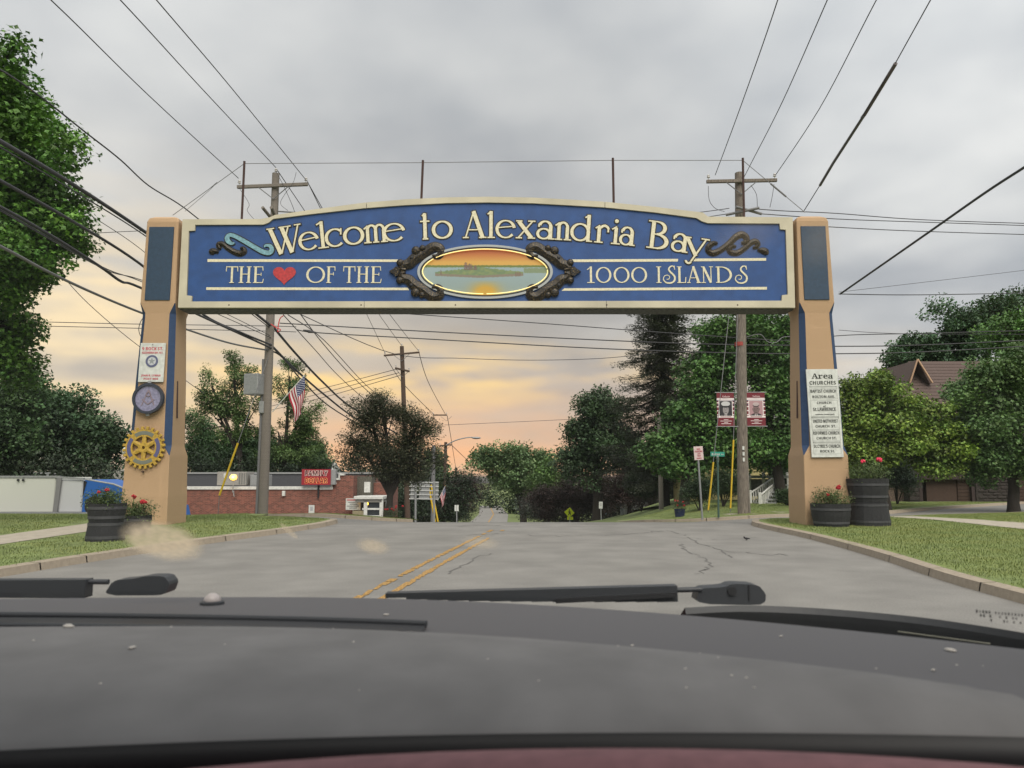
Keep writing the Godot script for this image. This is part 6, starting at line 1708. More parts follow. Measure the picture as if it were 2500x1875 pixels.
# ---------- trees
func trees() -> void:
	var m := func(u: float, v: float, d: float, rx: float, ry: float, deep := 0.9) -> Array:   # a crown mass seen at (u, v), this far off; radii are given in the photograph's measure
		var a := (u * 0.46293 - 512.0) / 768.0
		var b := (384.0 - v * 0.46293) / 768.0
		var f := 0.99305 - b * 0.11767
		var k := d / f
		var s := 0.46293 / 768.0 * d
		return [Vector3(a * k, 1.25 + (0.11767 + b * 0.99305) * k, -d), Vector3(rx * s, ry * s, rx * s * deep)]
	tree("maple_tree", "big bright green maple leaning into the left edge of the view", on(-15.5, 17.0), [m.call(20, 330, 17.5, 145, 190), m.call(-60, 170, 17, 130, 140), m.call(10, 560, 18, 135, 130), m.call(-120, 420, 17, 180, 250), m.call(-20, 720, 19, 125, 110), m.call(100, 480, 18, 90, 110)], {"kind": "maple", "col": Color(0.113, 0.255, 0.042), "size": 0.62, "dens": 1.15, "r": 0.36, "lobes": 16, "seed": 3, "vary": 0.4})
	tree("dark_tree", "rounded dark green tree behind the white trailer", on(-25.094, 44.0), [m.call(140, 930, 44, 120, 105), m.call(60, 890, 45, 90, 95), m.call(215, 965, 43, 65, 70)], {"col": Color(0.049, 0.098, 0.042), "size": 1.1, "dens": 1.5, "r": 0.4, "seed": 5})
	tree("dark_tree", "dark tree at the far left edge, above the trailer", on(-26.86, 40.0), [m.call(0, 920, 40, 110, 120), m.call(-80, 860, 40, 120, 160)], {"col": Color(0.056, 0.109, 0.038), "size": 1.1, "dens": 1.5, "r": 0.4, "seed": 6})
	var locust := {"col": Color(0.09, 0.155, 0.042), "kind": "broad", "size": 1.0, "dens": 1.25, "r": 0.34, "lobes": 13, "lobe": 0.78, "core": false, "vary": 0.3}
	tree("locust_tree", "airy light green locust tree between the pillar and the grey pole", on(-25.905, 74.0), [m.call(505, 815, 74, 50, 52), m.call(455, 845, 74, 38, 60), m.call(470, 910, 74, 55, 55), m.call(540, 900, 74, 50, 70)], locust.merged({"seed": 9}))
	tree("locust_tree", "airy locust tree behind the flag on the grey pole", on(-22.429, 76.0), [m.call(625, 830, 76, 45, 60), m.call(655, 895, 76, 55, 60), m.call(600, 950, 76, 70, 60), m.call(660, 960, 76, 45, 45)], locust.merged({"seed": 10}))
	tree("dark_tree", "dense dark green tree between the left pillar and the cooling unit", on(-32.141, 82.0), [m.call(440, 960, 82, 60, 80), m.call(530, 975, 82, 70, 60), m.call(480, 1000, 82, 90, 40)], {"col": Color(0.066, 0.135, 0.049), "size": 1.1, "dens": 1.2, "seed": 12})
	tree("dark_tree", "low dark green tree behind the roof of the brick store", on(-24.394, 84.0), [m.call(610, 990, 84, 90, 45), m.call(680, 985, 84, 35, 40)], {"col": Color(0.075, 0.142, 0.051), "size": 1.1, "dens": 1.2, "seed": 13})
	tree("crabapple_tree", "dark olive spreading tree in front of the brown far pole", on(-5.699, 36.0), [m.call(850, 985, 36, 92, 62), m.call(800, 905, 36, 48, 45), m.call(830, 880, 36, 35, 32), m.call(905, 920, 36, 52, 48), m.call(900, 990, 36, 55, 65), m.call(775, 965, 36, 38, 42), m.call(855, 1020, 36, 66, 26)], {"col": Color(0.058, 0.068, 0.032), "kind": "small", "size": 0.75, "dens": 1.15, "r": 0.17, "seed": 15, "lobe": 0.9, "lobes": 12})
	tree("green_tree", "small green tree right behind the dark olive tree", on(-8.534, 84.0), [m.call(940, 1010, 84, 28, 48), m.call(930, 1060, 84, 40, 45)], {"col": Color(0.094, 0.160, 0.056), "size": 1.5, "dens": 1.3, "seed": 17})
	var purple := {"col": Color(0.046, 0.028, 0.025), "kind": "small", "size": 0.95, "dens": 1.3, "r": 0.16, "vary": 0.35, "category": "tree", "group": "purple-leaved plum trees"}
	tree("plum_tree", "purple-leaved plum tree left of the far road behind the small flag", on(-5.894, 82.0), [m.call(990, 1065, 82, 42, 45), m.call(960, 1095, 82, 45, 35), m.call(1020, 1060, 82, 34, 36), m.call(985, 1100, 82, 50, 26)], purple.merged({"seed": 19}))
	tree("plum_tree", "large purple-leaved plum tree behind the pedestrian sign", on(5.782, 70.0), [m.call(1230, 1065, 70, 62, 50), m.call(1175, 1090, 70, 45, 38), m.call(1290, 1060, 70, 55, 55)], purple.merged({"seed": 20}))
	tree("plum_tree", "purple-brown plum tree below the tall dark tree's right side", on(9.064, 60.0), [m.call(1345, 1055, 60, 55, 55), m.call(1390, 1065, 60, 45, 42)], purple.merged({"seed": 21}))
	tree("street_tree", "light green street tree right of the far road", on(1.558, 105.0), [m.call(1110, 995, 105, 62, 45), m.call(1060, 1000, 105, 42, 36), m.call(1165, 1010, 105, 38, 38), m.call(1115, 1045, 105, 75, 42)], {"col": Color(0.142, 0.226, 0.094), "size": 1.7, "dens": 1.1, "r": 0.5, "seed": 23, "lobe": 0.85})
	tree("green_tree", "bright green tree between the street tree and the tall dark tree", on(4.457, 95.0), [m.call(1185, 1045, 95, 38, 60)], {"col": Color(0.104, 0.189, 0.047), "size": 1.5, "dens": 1.3, "seed": 24})
	tree("tall_dark_tree", "tall rounded dark green tree in the middle right of the far street", on(6.786, 62.0), [m.call(1290, 882, 62, 68, 56), m.call(1280, 945, 62, 80, 75), m.call(1330, 960, 62, 75, 80), m.call(1250, 1000, 62, 50, 60), m.call(1375, 1010, 62, 40, 70)], {"col": Color(0.056, 0.104, 0.042), "size": 1.15, "dens": 1.25, "r": 0.4, "seed": 26, "lobe": 0.85})
	spruce("ragged dark spruce rising behind the arch's right half", on(8.902, 45.0, -0.2), 17.0, 4.7, Color(0.045, 0.058, 0.032))
	var mp := {"kind": "maple", "col": Color(0.085, 0.189, 0.042), "size": 0.85, "dens": 1.15, "r": 0.24, "lobes": 14, "vary": 0.38, "lobe": 0.95}
	tree("maple_tree", "full green maple left of the banner pole", on(7.983, 36.0), [m.call(1540, 800, 36, 62, 80), m.call(1488, 905, 36, 66, 70), m.call(1545, 900, 36, 70, 80), m.call(1490, 985, 36, 85, 60), m.call(1430, 965, 36, 42, 55)], mp.merged({"seed": 28}))
	tree("maple_tree", "tall green maple between the banner pole and the right pillar", on(12.533, 36.0), [m.call(1600, 730, 36, 95, 75), m.call(1680, 745, 36, 55, 85), m.call(1660, 860, 36, 75, 90), m.call(1590, 960, 36, 80, 65), m.call(1690, 965, 36, 60, 70)], mp.merged({"seed": 29}))
	tree("dark_tree", "dark tree filling the gap behind the street name sign", on(13.548, 50.0), [m.call(1560, 1000, 50, 120, 60), m.call(1680, 1010, 50, 60, 60)], {"col": Color(0.038, 0.079, 0.030), "size": 1.2, "dens": 1.1, "seed": 30})
	tree("young_maple", "yellow-green young maple right of the right pillar", on(13.972, 29.0), [m.call(1880, 850, 29, 62, 62), m.call(1850, 930, 29, 60, 72), m.call(1930, 930, 29, 80, 65), m.call(2020, 950, 29, 82, 52), m.call(1870, 990, 29, 60, 45), m.call(1985, 890, 29, 60, 42), m.call(2075, 935, 30, 60, 55), m.call(2060, 985, 29, 75, 42), m.call(2010, 985, 29, 70, 40)], {"kind": "maple", "col": Color(0.160, 0.255, 0.042), "size": 0.62, "dens": 1.2, "r": 0.16, "seed": 31, "vary": 0.5})
	tree("young_maple", "grey-green full tree at the right edge in front of the brown house", on(18.721, 29.0), [m.call(2170, 850, 29, 105, 100), m.call(2120, 920, 29, 82, 90), m.call(2210, 975, 29, 110, 75), m.call(2140, 1000, 29, 60, 42), m.call(2250, 800, 29, 90, 90)], {"kind": "maple", "col": Color(0.113, 0.208, 0.066), "size": 0.62, "dens": 1.2, "r": 0.2, "seed": 32, "vary": 0.35})
	tree("tall_back_tree", "tall grey-green tree rising behind the brown house's roof", on(33.729, 58.0), [m.call(2090, 720, 58, 90, 70), m.call(2170, 680, 58, 95, 75), m.call(2000, 755, 58, 68, 42), m.call(1955, 780, 58, 42, 40), m.call(2050, 800, 58, 120, 60)], {"col": Color(0.068, 0.133, 0.064), "size": 1.2, "dens": 1.25, "r": 0.5, "seed": 33, "lobe": 0.85})
	tree("tall_back_tree", "brighter green tree overlapping the tall one at the right edge", on(30.85, 46.0), [m.call(2200, 730, 46, 70, 60), m.call(2260, 790, 46, 90, 90)], {"col": Color(0.104, 0.226, 0.053), "size": 1.0, "dens": 1.2, "seed": 34})
	bush("bush", "dark rounded bush under the no parking sign", on(7.498, 31.0, 0.05), Vector3(0.75, 0.75, 0.6), Color(0.04, 0.075, 0.03))
	bush("bush", "wide green bush behind the street name sign", on(8.694, 32.0, 0.05), Vector3(1.0, 0.85, 0.7), Color(0.045, 0.08, 0.03))
	bush("bush", "grey-green shrub against the brown house's stone column", on(17.108, 34.5, 0.05), Vector3(1.1, 1.3, 0.8), Color(0.045, 0.075, 0.045))
	bush("bush", "low green bush at the foot of the tall dark tree", on(8.64, 52.0, 0.0), Vector3(1.4, 1.6, 1.0), Color(0.035, 0.06, 0.025), "bush", "small", 0.7)
	bush("bush", "dark shrub right of the road sign's back", on(-5.758, 80.0, 0.0), Vector3(1.3, 1.2, 0.9), Color(0.018, 0.026, 0.014), "bush", "small", 0.6)
	bush("bush", "low shrub under the maple beside the white stairs", on(11.681, 33.0, 0.0), Vector3(0.6, 0.4, 0.4), Color(0.05, 0.1, 0.03))
	# far woods that read as one mass
	var rng := RandomNumberGenerator.new()
	rng.seed = 40
	crown_rng.seed = 40
	var far := Node3D.new()
	far.name = "distant_woods"
	add_child(far)
	base_of[far] = Vector3.ZERO
	var spots := []
	for k in 190:
		var x := rng.randf_range(-150, 150)
		var d := rng.randf_range(150, 230)
		if absf(x + 6.0) < 7.0 and d < 215:
			continue
		var h := rng.randf_range(5, 9)
		spots.append_array(spots_in(rng, on(x, d, h * 0.5), Vector3(h * 0.6, h * 0.62, h * 0.6), 24, 4.2, 0.5))
	crown("woods", far, "broad", spots, Color(0.04, 0.065, 0.03), 0.3)
	far.get_child(0).set_meta("kind", "stuff")
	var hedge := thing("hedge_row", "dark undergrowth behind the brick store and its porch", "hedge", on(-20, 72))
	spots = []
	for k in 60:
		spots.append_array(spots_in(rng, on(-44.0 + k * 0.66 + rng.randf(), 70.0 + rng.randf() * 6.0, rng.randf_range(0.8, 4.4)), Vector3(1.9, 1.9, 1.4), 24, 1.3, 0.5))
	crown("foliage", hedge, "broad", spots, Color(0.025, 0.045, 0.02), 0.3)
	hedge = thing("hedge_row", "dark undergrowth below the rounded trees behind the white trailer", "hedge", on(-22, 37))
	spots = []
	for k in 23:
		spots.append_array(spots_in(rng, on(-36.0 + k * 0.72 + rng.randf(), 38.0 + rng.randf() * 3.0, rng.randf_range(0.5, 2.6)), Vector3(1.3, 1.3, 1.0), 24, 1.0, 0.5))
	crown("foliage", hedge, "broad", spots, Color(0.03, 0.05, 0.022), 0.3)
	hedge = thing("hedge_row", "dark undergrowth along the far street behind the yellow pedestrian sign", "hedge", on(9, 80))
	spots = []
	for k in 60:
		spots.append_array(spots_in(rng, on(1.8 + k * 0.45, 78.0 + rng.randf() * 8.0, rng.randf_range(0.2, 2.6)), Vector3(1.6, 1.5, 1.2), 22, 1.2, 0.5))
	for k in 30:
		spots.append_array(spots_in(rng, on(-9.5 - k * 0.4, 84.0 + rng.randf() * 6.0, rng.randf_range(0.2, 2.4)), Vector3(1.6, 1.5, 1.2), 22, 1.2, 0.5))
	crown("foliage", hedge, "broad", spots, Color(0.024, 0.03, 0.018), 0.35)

# ---------- street signs
func post(t: Node3D, a: Vector3, b: Vector3, r := 0.03) -> void:
	part("post", mb().tube([a, b], r, 8), mats.galv, t)

func street_signs() -> void:
	mats.guard_dark = mat(0.25, 0.2, 0.03)
	var c: Vector3 = Vector3(6.051,1.952,-25)
	var t := thing("no_parking_sign", "white no parking sign with red lettering on a leaning metal post", "sign", on(6.114, 25.0, 0.1))
	var tilt := Basis(Vector3(0, 0, 1), 0.06)
	part("plate", mb().box(c, Vector3(0.3, 0.44, 0.012), tilt, 0.004), mat(0.72, 0.58, 0.56, 0.5), t)
	var red := mat(0.45, 0.05, 0.07, 0.6)
	lettering("lettering", "NO", 0.055, c + Vector3(0, 0.13, 0.01), red, t, "Droid Sans", 0.11, tilt)
	lettering("lettering", "PARKING", 0.055, c + Vector3(0, 0.055, 0.01), red, t, "Droid Sans", 0.24, tilt)
	lettering("lettering", "ANY", 0.04, c + Vector3(0.01, -0.02, 0.01), red, t, "Droid Sans", 0.1, tilt)
	lettering("lettering", "TIME", 0.04, c + Vector3(0.01, -0.085, 0.01), red, t, "Droid Sans", 0.12, tilt)
	part("bar", mb().box(c + Vector3(0.015, -0.16, 0.01), Vector3(0.16, 0.025, 0.006), tilt), red, t)
	post(t, on(6.114, 25.0, 0.05), c + Vector3(-0.02, 0.1, -0.03), 0.032)
	c = Vector3(6.745,1.93,-25.3)
	var foot := on(6.715, 25.3, 0.1)
	t = thing("street_name_sign", "green street name sign with white lettering on a green post", "sign", foot)
	part("plate", mb().box(c, Vector3(0.46, 0.15, 0.012), Basis(Vector3(0, 0, 1), -0.02), 0.003), mat(0.02, 0.28, 0.2, 0.5), t)
	lettering("lettering", "Bolton", 0.075, c + Vector3(-0.06, -0.005, 0.008), mats.white_sign, t, "Droid Sans", 0.26)
	lettering("lettering", "Ave", 0.045, c + Vector3(0.16, -0.01, 0.008), mats.white_sign, t, "Droid Sans", 0.09)
	part("bracket", mb().box(c + Vector3(0, -0.16, -0.005), Vector3(0.06, 0.2, 0.05)), mats.galv, t)
	part("post", mb().tube([foot, c + Vector3(0.0, -0.1, 0)], 0.034, 8), mat(0.05, 0.1, 0.075, 0.6), t)
	# pedestrian crossing sign down the slope
	c = Vector3(4.871,-1.907,-66)
	foot = on(4.905, 66.0)
	t = thing("pedestrian_sign", "yellow-green diamond pedestrian sign with a plaque beyond the crest", "sign", foot)
	var lime := mat(0.62, 0.72, 0.02, 0.5)
	lime.emission_enabled = false
	part("diamond", mb().box(c, Vector3(0.62, 0.62, 0.02), Basis(Vector3(0, 0, 1), PI / 4 - 0.1), 0.008), lime, t)
	var man := mb()
	man.strip([Vector2(0.0, 0.1), Vector2(0.03, -0.05)], [0.12, 0.09], false, disc_xf(c), 0.011, 0.014)
	man.strip([Vector2(0.03, -0.03), Vector2(-0.05, -0.14), Vector2(-0.12, -0.22)], [0.07, 0.06, 0.05], false, disc_xf(c), 0.011, 0.0152)
	man.strip([Vector2(0.03, -0.03), Vector2(0.1, -0.13), Vector2(0.1, -0.24)], [0.07, 0.06, 0.05], false, disc_xf(c), 0.011, 0.0164)
	man.strip([Vector2(0.0, 0.1), Vector2(-0.13, 0.02)], [0.05, 0.04], false, disc_xf(c), 0.011, 0.0176)
	man.strip([Vector2(0.02, 0.1), Vector2(0.14, 0.02)], [0.05, 0.04], false, disc_xf(c), 0.011, 0.0188)
	man.ell(c + Vector3(0, 0.2, 0.012), Vector3(0.05, 0.055, 0.01), Basis.IDENTITY, 10, 6)
	part("walking_figure", man, mats.ink, t)
	part("plaque", mb().box(Vector3(4.926,-2.391,-66), Vector3(0.5, 0.26, 0.02), Basis.IDENTITY, 0.006), lime, t)
	part("plaque_line", mb().box(Vector3(4.926,-2.391,-66) + Vector3(0, 0.02, 0.012), Vector3(0.34, 0.05, 0.004)), mat(0.3, 0.35, 0.03), t)
	post(t, foot, c + Vector3(0, 0, -0.04), 0.04)
	for q in [[1298.5, 1090, 58.0, 1300.0, 8.0, 14.5, "small white sign on a thin post right of the pedestrian sign", 1], [986, 1096, 50.0, 987.0, 9.0, 13.0, "back of a small two-panel sign left of the far road", 2]]:
		var s := 0.46293 / 768.0 * q[2] as float
		var x: float = sign_x(q[0], q[2])
		var yy: float = 1.25 - (q[1] - 1026.0) * s
		foot = on(x + 0.02, q[2], 0.0)
		t = thing("small_sign", q[6], "sign", foot)
		c = Vector3(x, yy, -q[2])
		if q[7] == 1:
			part("plate", mb().box(c, Vector3(q[4] * s, q[5] * s, 0.02), Basis(Vector3(0, 0, 1), -0.04), 0.005), mats.white_sign, t)
			part("print", mb().box(c + Vector3(0, 0.04, 0.012), Vector3(q[4] * s * 0.5, q[5] * s * 0.45, 0.004)), mat(0.4, 0.4, 0.4), t)
		else:
			for e in [-1, 1]:
				part("plate", mb().box(c + Vector3(e * q[4] * s * 0.26, 0, 0.02), Vector3(q[4] * s * 0.44, q[5] * s, 0.02)), mats.white_sign, t)
		post(t, foot - Vector3(0, 0.2, 0), c + Vector3(0, 0.1, -0.03), 0.035)
	# back of a large road sign on two posts
	c = Vector3(-4.992,0.365,-44)
	t = thing("road_sign_back", "grey back of a wide road sign on two steel posts left of the street", "sign", on(-4.974, 44.0))
	var sc: float = 0.027
	for q in [[-22, 0, 13, 38], [0.5, 0, 22, 38], [24, -2, 12, 34]]:
		part("panel", mb().box(c + Vector3(q[0] * sc, -q[1] * sc, -0.05), Vector3(q[2] * sc, q[3] * sc, 0.03), Basis(Vector3(0, 0, 1), -0.02)), mats.galv, t)
	for k in 5:
		part("rail", mb().box(c + Vector3(0.0, (17.5 - k * 8.6) * sc, 0.0), Vector3(62 * sc, 2.2 * sc, 0.05), Basis(Vector3(0, 0, 1), -0.015)), mat(0.45, 0.46, 0.45, 0.5), t)
	for q in [-17.0, 22.0]:
		var f := on(c.x + q * sc, 44.0, -0.2)
		part("post", mb().tube([f, Vector3(c.x + (q - 0.5) * sc, c.y + 18 * sc, -43.93)], 0.06, 8), mats.galv, t)
	# geraniums in a blue tub under the maple, and red flowers by the porch
	foot = on(6.36, 29.5, 0.1)
	t = thing("flower_tub", "dark blue tub of red flowers under the maple, left of the no parking sign", "planter", foot)
	part("tub", mb().lathe([Vector2(0.17, 0), Vector2(0.21, 0.3), Vector2(0.19, 0.3), Vector2(0.02, 0.25)], foot, 18), mat(0.012, 0.02, 0.07, 0.5), t)
	crown_rng.seed = 4
	var rng := RandomNumberGenerator.new()
	rng.seed = 4
	crown("foliage", t, "small", spots_in(rng, foot + Vector3(0, 0.4, 0), Vector3(0.22, 0.16, 0.2), 18, 0.35), Color(0.05, 0.08, 0.03), 0.3)
	flower_heads(t, foot + Vector3(0, 0.52, 0.1), Vector3(0.18, 0.1, 0.12), 5, rng)
	foot = on(-4.574, 30.0, 0.1)
	t = thing("flower_bed", "cluster of red flowers at the foot of the brown pole by the store porch", "flowers", foot)
	crown("foliage", t, "small", spots_in(rng, foot + Vector3(0, 0.2, 0), Vector3(0.4, 0.2, 0.3), 24, 0.35), Color(0.05, 0.08, 0.03), 0.3)
	flower_heads(t, foot + Vector3(0, 0.42, 0.15), Vector3(0.4, 0.14, 0.2), 7, rng)

func flower_heads(t: Node3D, at: Vector3, r: Vector3, count: int, rng: RandomNumberGenerator) -> void:
	for i in count:
		var p := at + Vector3(rng.randf_range(-1, 1), rng.randf_range(-1, 1), rng.randf_range(-1, 1)) * r
		var f := mb()
		for k in 6:
			var d := Vector3(rng.randfn(), rng.randfn(), rng.randfn()).normalized() * 0.035
			f.ell(p + d * 0.7, Vector3(0.028, 0.018, 0.028), Basis.from_euler(d * 40.0), 6, 4)
		part("flower", f, mats.petal, t)

# ---------- flags and banners
func flag_texture() -> Texture2D:
	var im := Image.create(247, 130, true, Image.FORMAT_RGB8)
	for i in 13:
		im.fill_rect(Rect2i(0, i * 10, 247, 10), Color(0.62, 0.14, 0.2) if i % 2 == 0 else Color(0.86, 0.82, 0.82))
	im.fill_rect(Rect2i(0, 0, 99, 70), Color(0.14, 0.17, 0.33))
	for r in 9:
		for k in (6 if r % 2 == 0 else 5):
			var x := int(8 + k * 16.5 + (0 if r % 2 == 0 else 8))
			var y := 5 + r * 7
			im.fill_rect(Rect2i(x - 1, y - 3, 3, 6), Color(0.86, 0.86, 0.9))
			im.fill_rect(Rect2i(x - 3, y - 1, 6, 3), Color(0.86, 0.86, 0.9))
	im.generate_mipmaps()
	return ImageTexture.create_from_image(im)

func flag(label: String, root: Vector3, tip: Vector3, wide: float, long: float, ft: Material) -> void:
	var t := thing("flag", label, "flag", root, "flags hung from the poles")
	part("staff", mb().tube([root, tip], 0.016 * long / 1.35, 6), mats.white, t)
	part("finial", mb().ell(tip, Vector3.ONE * 0.03 * long / 1.35, Basis.IDENTITY, 8, 6), mats.yellow_paint, t)
	# the cloth hangs from the staff: its fly droops and folds
	var cloth := mb()
	var d := (root - tip).normalized()
	var nu := 22
	var nv := 14
	var at := func(u: float, v: float) -> Vector3:      # u along the fly, v down the hoist
		var h := tip + d * (0.04 + v * wide)
		var fall := u * long
		var gather := lerpf(1.0, 0.5, smoothstep(0.0, 0.9, u))
		var x := lerpf(tip.x - 0.01, h.x, gather)
		var y := h.y - fall * 0.86 + (1.0 - gather) * (tip.y - h.y) * 0.55
		var zz := h.z + 0.07 * sin(v * 13.0 + u * 2.0) * u * long
		return Vector3(x + 0.03 * sin(v * 9.0 + u * 4.0) * u + 0.05 * sin(u * 5.0) * u, y, zz)
	for i in nu:
		for j in nv:
			var p := []
			for e in [[0, 0], [1, 0], [1, 1], [0, 1]]:
				p.append([at.call((i + e[0]) / float(nu), (j + e[1]) / float(nv)), Vector2((i + e[0]) / float(nu), (j + e[1]) / float(nv))])
			var n: Vector3 = (p[2][0] - p[0][0]).cross(p[3][0] - p[1][0]).normalized()
			if n.z < 0:
				n = -n
			cloth.tri(p[0][0], p[1][0], p[2][0], n, n, n, p[0][1], p[1][1], p[2][1])
			cloth.tri(p[0][0], p[2][0], p[3][0], n, n, n, p[0][1], p[2][1], p[3][1])
	part("cloth", cloth, ft, t)

func portrait(second: bool) -> Texture2D:
	var im := Image.create(128, 232, true, Image.FORMAT_RGB8)
	var maroon := Color(0.42, 0.10, 0.15)
	im.fill(maroon)
	im.fill_rect(Rect2i(0, 36, 128, 16), Color(0.85, 0.8, 0.8))
	for i in 8:
		im.fill_rect(Rect2i(0, 52 + i * 14, 128, 7), Color(0.88, 0.85, 0.84) if i % 2 else Color(0.2, 0.2, 0.34) if i < 3 else maroon)
	im.fill_rect(Rect2i(12, 54, 104, 110), Color(0.88, 0.85, 0.84))
	im.fill_rect(Rect2i(17, 57, 94, 104), Color(0.66, 0.52, 0.54) if second else Color(0.16, 0.15, 0.17))
	im.fill_rect(Rect2i(0, 162, 128, 12), Color(0.88, 0.85, 0.84))
	im.fill_rect(Rect2i(24, 166, 80, 4), maroon)
	var el := func(cx: float, cy: float, rx: float, ry: float, c: Color) -> void:
		for y in range(maxi(57, int(cy - ry)), mini(161, int(cy + ry) + 1)):
			for x in range(maxi(17, int(cx - rx)), mini(111, int(cx + rx) + 1)):
				if pow((x - cx) / rx, 2.0) + pow((y - cy) / ry, 2.0) < 1.0:
					im.set_pixel(x, y, im.get_pixel(x, y).lerp(c, 0.92))
	var skin := Color(0.45, 0.37, 0.37) if second else Color(0.62, 0.6, 0.6)
	var dim := Color(0.28, 0.23, 0.23) if second else Color(0.33, 0.31, 0.32)
	el.call(64, 172, 44, 30, Color(0.2, 0.18, 0.2))
	el.call(64, 160, 10, 22, Color(0.75, 0.72, 0.72))
	el.call(64, 164, 4, 16, Color(0.12, 0.12, 0.14))
	el.call(64, 118, 22, 32, skin)
	if second:
		el.call(42, 116, 5, 9, skin); el.call(86, 116, 5, 9, skin)
		el.call(64, 88, 23, 12, Color(0.24, 0.19, 0.2))
		el.call(64, 80, 22, 13, Color(0.72, 0.66, 0.66))
	else:
		el.call(64, 92, 26, 11, Color(0.1, 0.1, 0.12))
		el.call(64, 76, 33, 17, Color(0.8, 0.8, 0.8))
		el.call(64, 97, 22, 7, Color(0.1, 0.1, 0.12))
	el.call(55, 112, 5, 3, dim); el.call(73, 112, 5, 3, dim)
	el.call(64, 122, 4, 7, skin.lerp(dim, 0.4))
	el.call(64, 137, 9, 3, dim)
	el.call(52, 126, 6, 16, skin.lerp(dim, 0.25))
	im.generate_mipmaps()
	return ImageTexture.create_from_image(im)

func flags_and_banners() -> void:
	var ft := StandardMaterial3D.new()
	ft.albedo_texture = flag_texture()
	ft.roughness = 0.85
	ft.backlight_enabled = true
	ft.backlight = Color(0.4, 0.4, 0.4)
	flag("large striped flag hanging from a slanting white staff on the left pole", Vector3(-8.39,3.439,-26.8), Vector3(-7.212,4.752,-26.6), 0.86, 1.45, ft)
	flag("small distant striped flag beside the road sign's back", Vector3(-6.624,-1.035,-69), Vector3(-5.938,0.311,-69), 0.95, 1.6, ft)
	for k in 2:
		var c: Vector3 = [Vector3(7.506,3.537,-26.9), Vector3(8.571,3.545,-26.9)][k]
		var t := thing("banner", ["maroon banner with a portrait in a white peaked cap, left of the right pole", "maroon banner with a pale pink portrait in a side cap, right of the right pole"][k], "banner", c, "portrait banners on the right pole")
		var w: float = [0.608, 0.649][k]
		var h: float = 1.167
		var bm := StandardMaterial3D.new()
		bm.albedo_texture = portrait(k == 1)
		bm.roughness = 0.7
		var cloth := mb()
		for i in 8:
			var x0 := -w / 2 + w * i / 8.0
			var x1 := -w / 2 + w * (i + 1) / 8.0
			for s in [0.006, -0.006]:
				cloth.tri(c + Vector3(x0, h / 2, s + 0.015 * sin(i * 1.3)), c + Vector3(x1, h / 2, s + 0.015 * sin((i + 1) * 1.3)), c + Vector3(x1, -h / 2, s), Vector3(0, 0, signf(s)), Vector3(0, 0, signf(s)), Vector3(0, 0, signf(s)), Vector2(i / 8.0, 0), Vector2((i + 1) / 8.0, 0), Vector2((i + 1) / 8.0, 1))
				cloth.tri(c + Vector3(x0, h / 2, s + 0.015 * sin(i * 1.3)), c + Vector3(x1, -h / 2, s), c + Vector3(x0, -h / 2, s), Vector3(0, 0, signf(s)), Vector3(0, 0, signf(s)), Vector3(0, 0, signf(s)), Vector2(i / 8.0, 0), Vector2((i + 1) / 8.0, 1), Vector2(i / 8.0, 1))
		part("cloth", cloth, bm, t)
		var sx := -1.0 if k == 0 else 1.0
		for y in [h / 2 + 0.015, -h / 2 - 0.015]:
			part("banner_arm", mb().tube([c + Vector3(sx * (w / 2 + 0.06), y, 0), c + Vector3(-sx * (w / 2 + 0.12), y, 0)], 0.014, 6), mats.galv, t)
		var pale := mat(0.75, 0.62, 0.62, 0.7)
		lettering("lettering", "Salute", 0.06, c + Vector3(0.02, h * 0.385, 0.03), pale, t, "Droid Serif", 0.26, Basis.IDENTITY, 400)
		for i in 4:
			part("print_line", mb().box(c + Vector3(0, h * (-0.31 - 0.04 * i), 0.012), Vector3([0.16, 0.4, 0.14, 0.34][i], 0.018, 0.004)), pale, t)

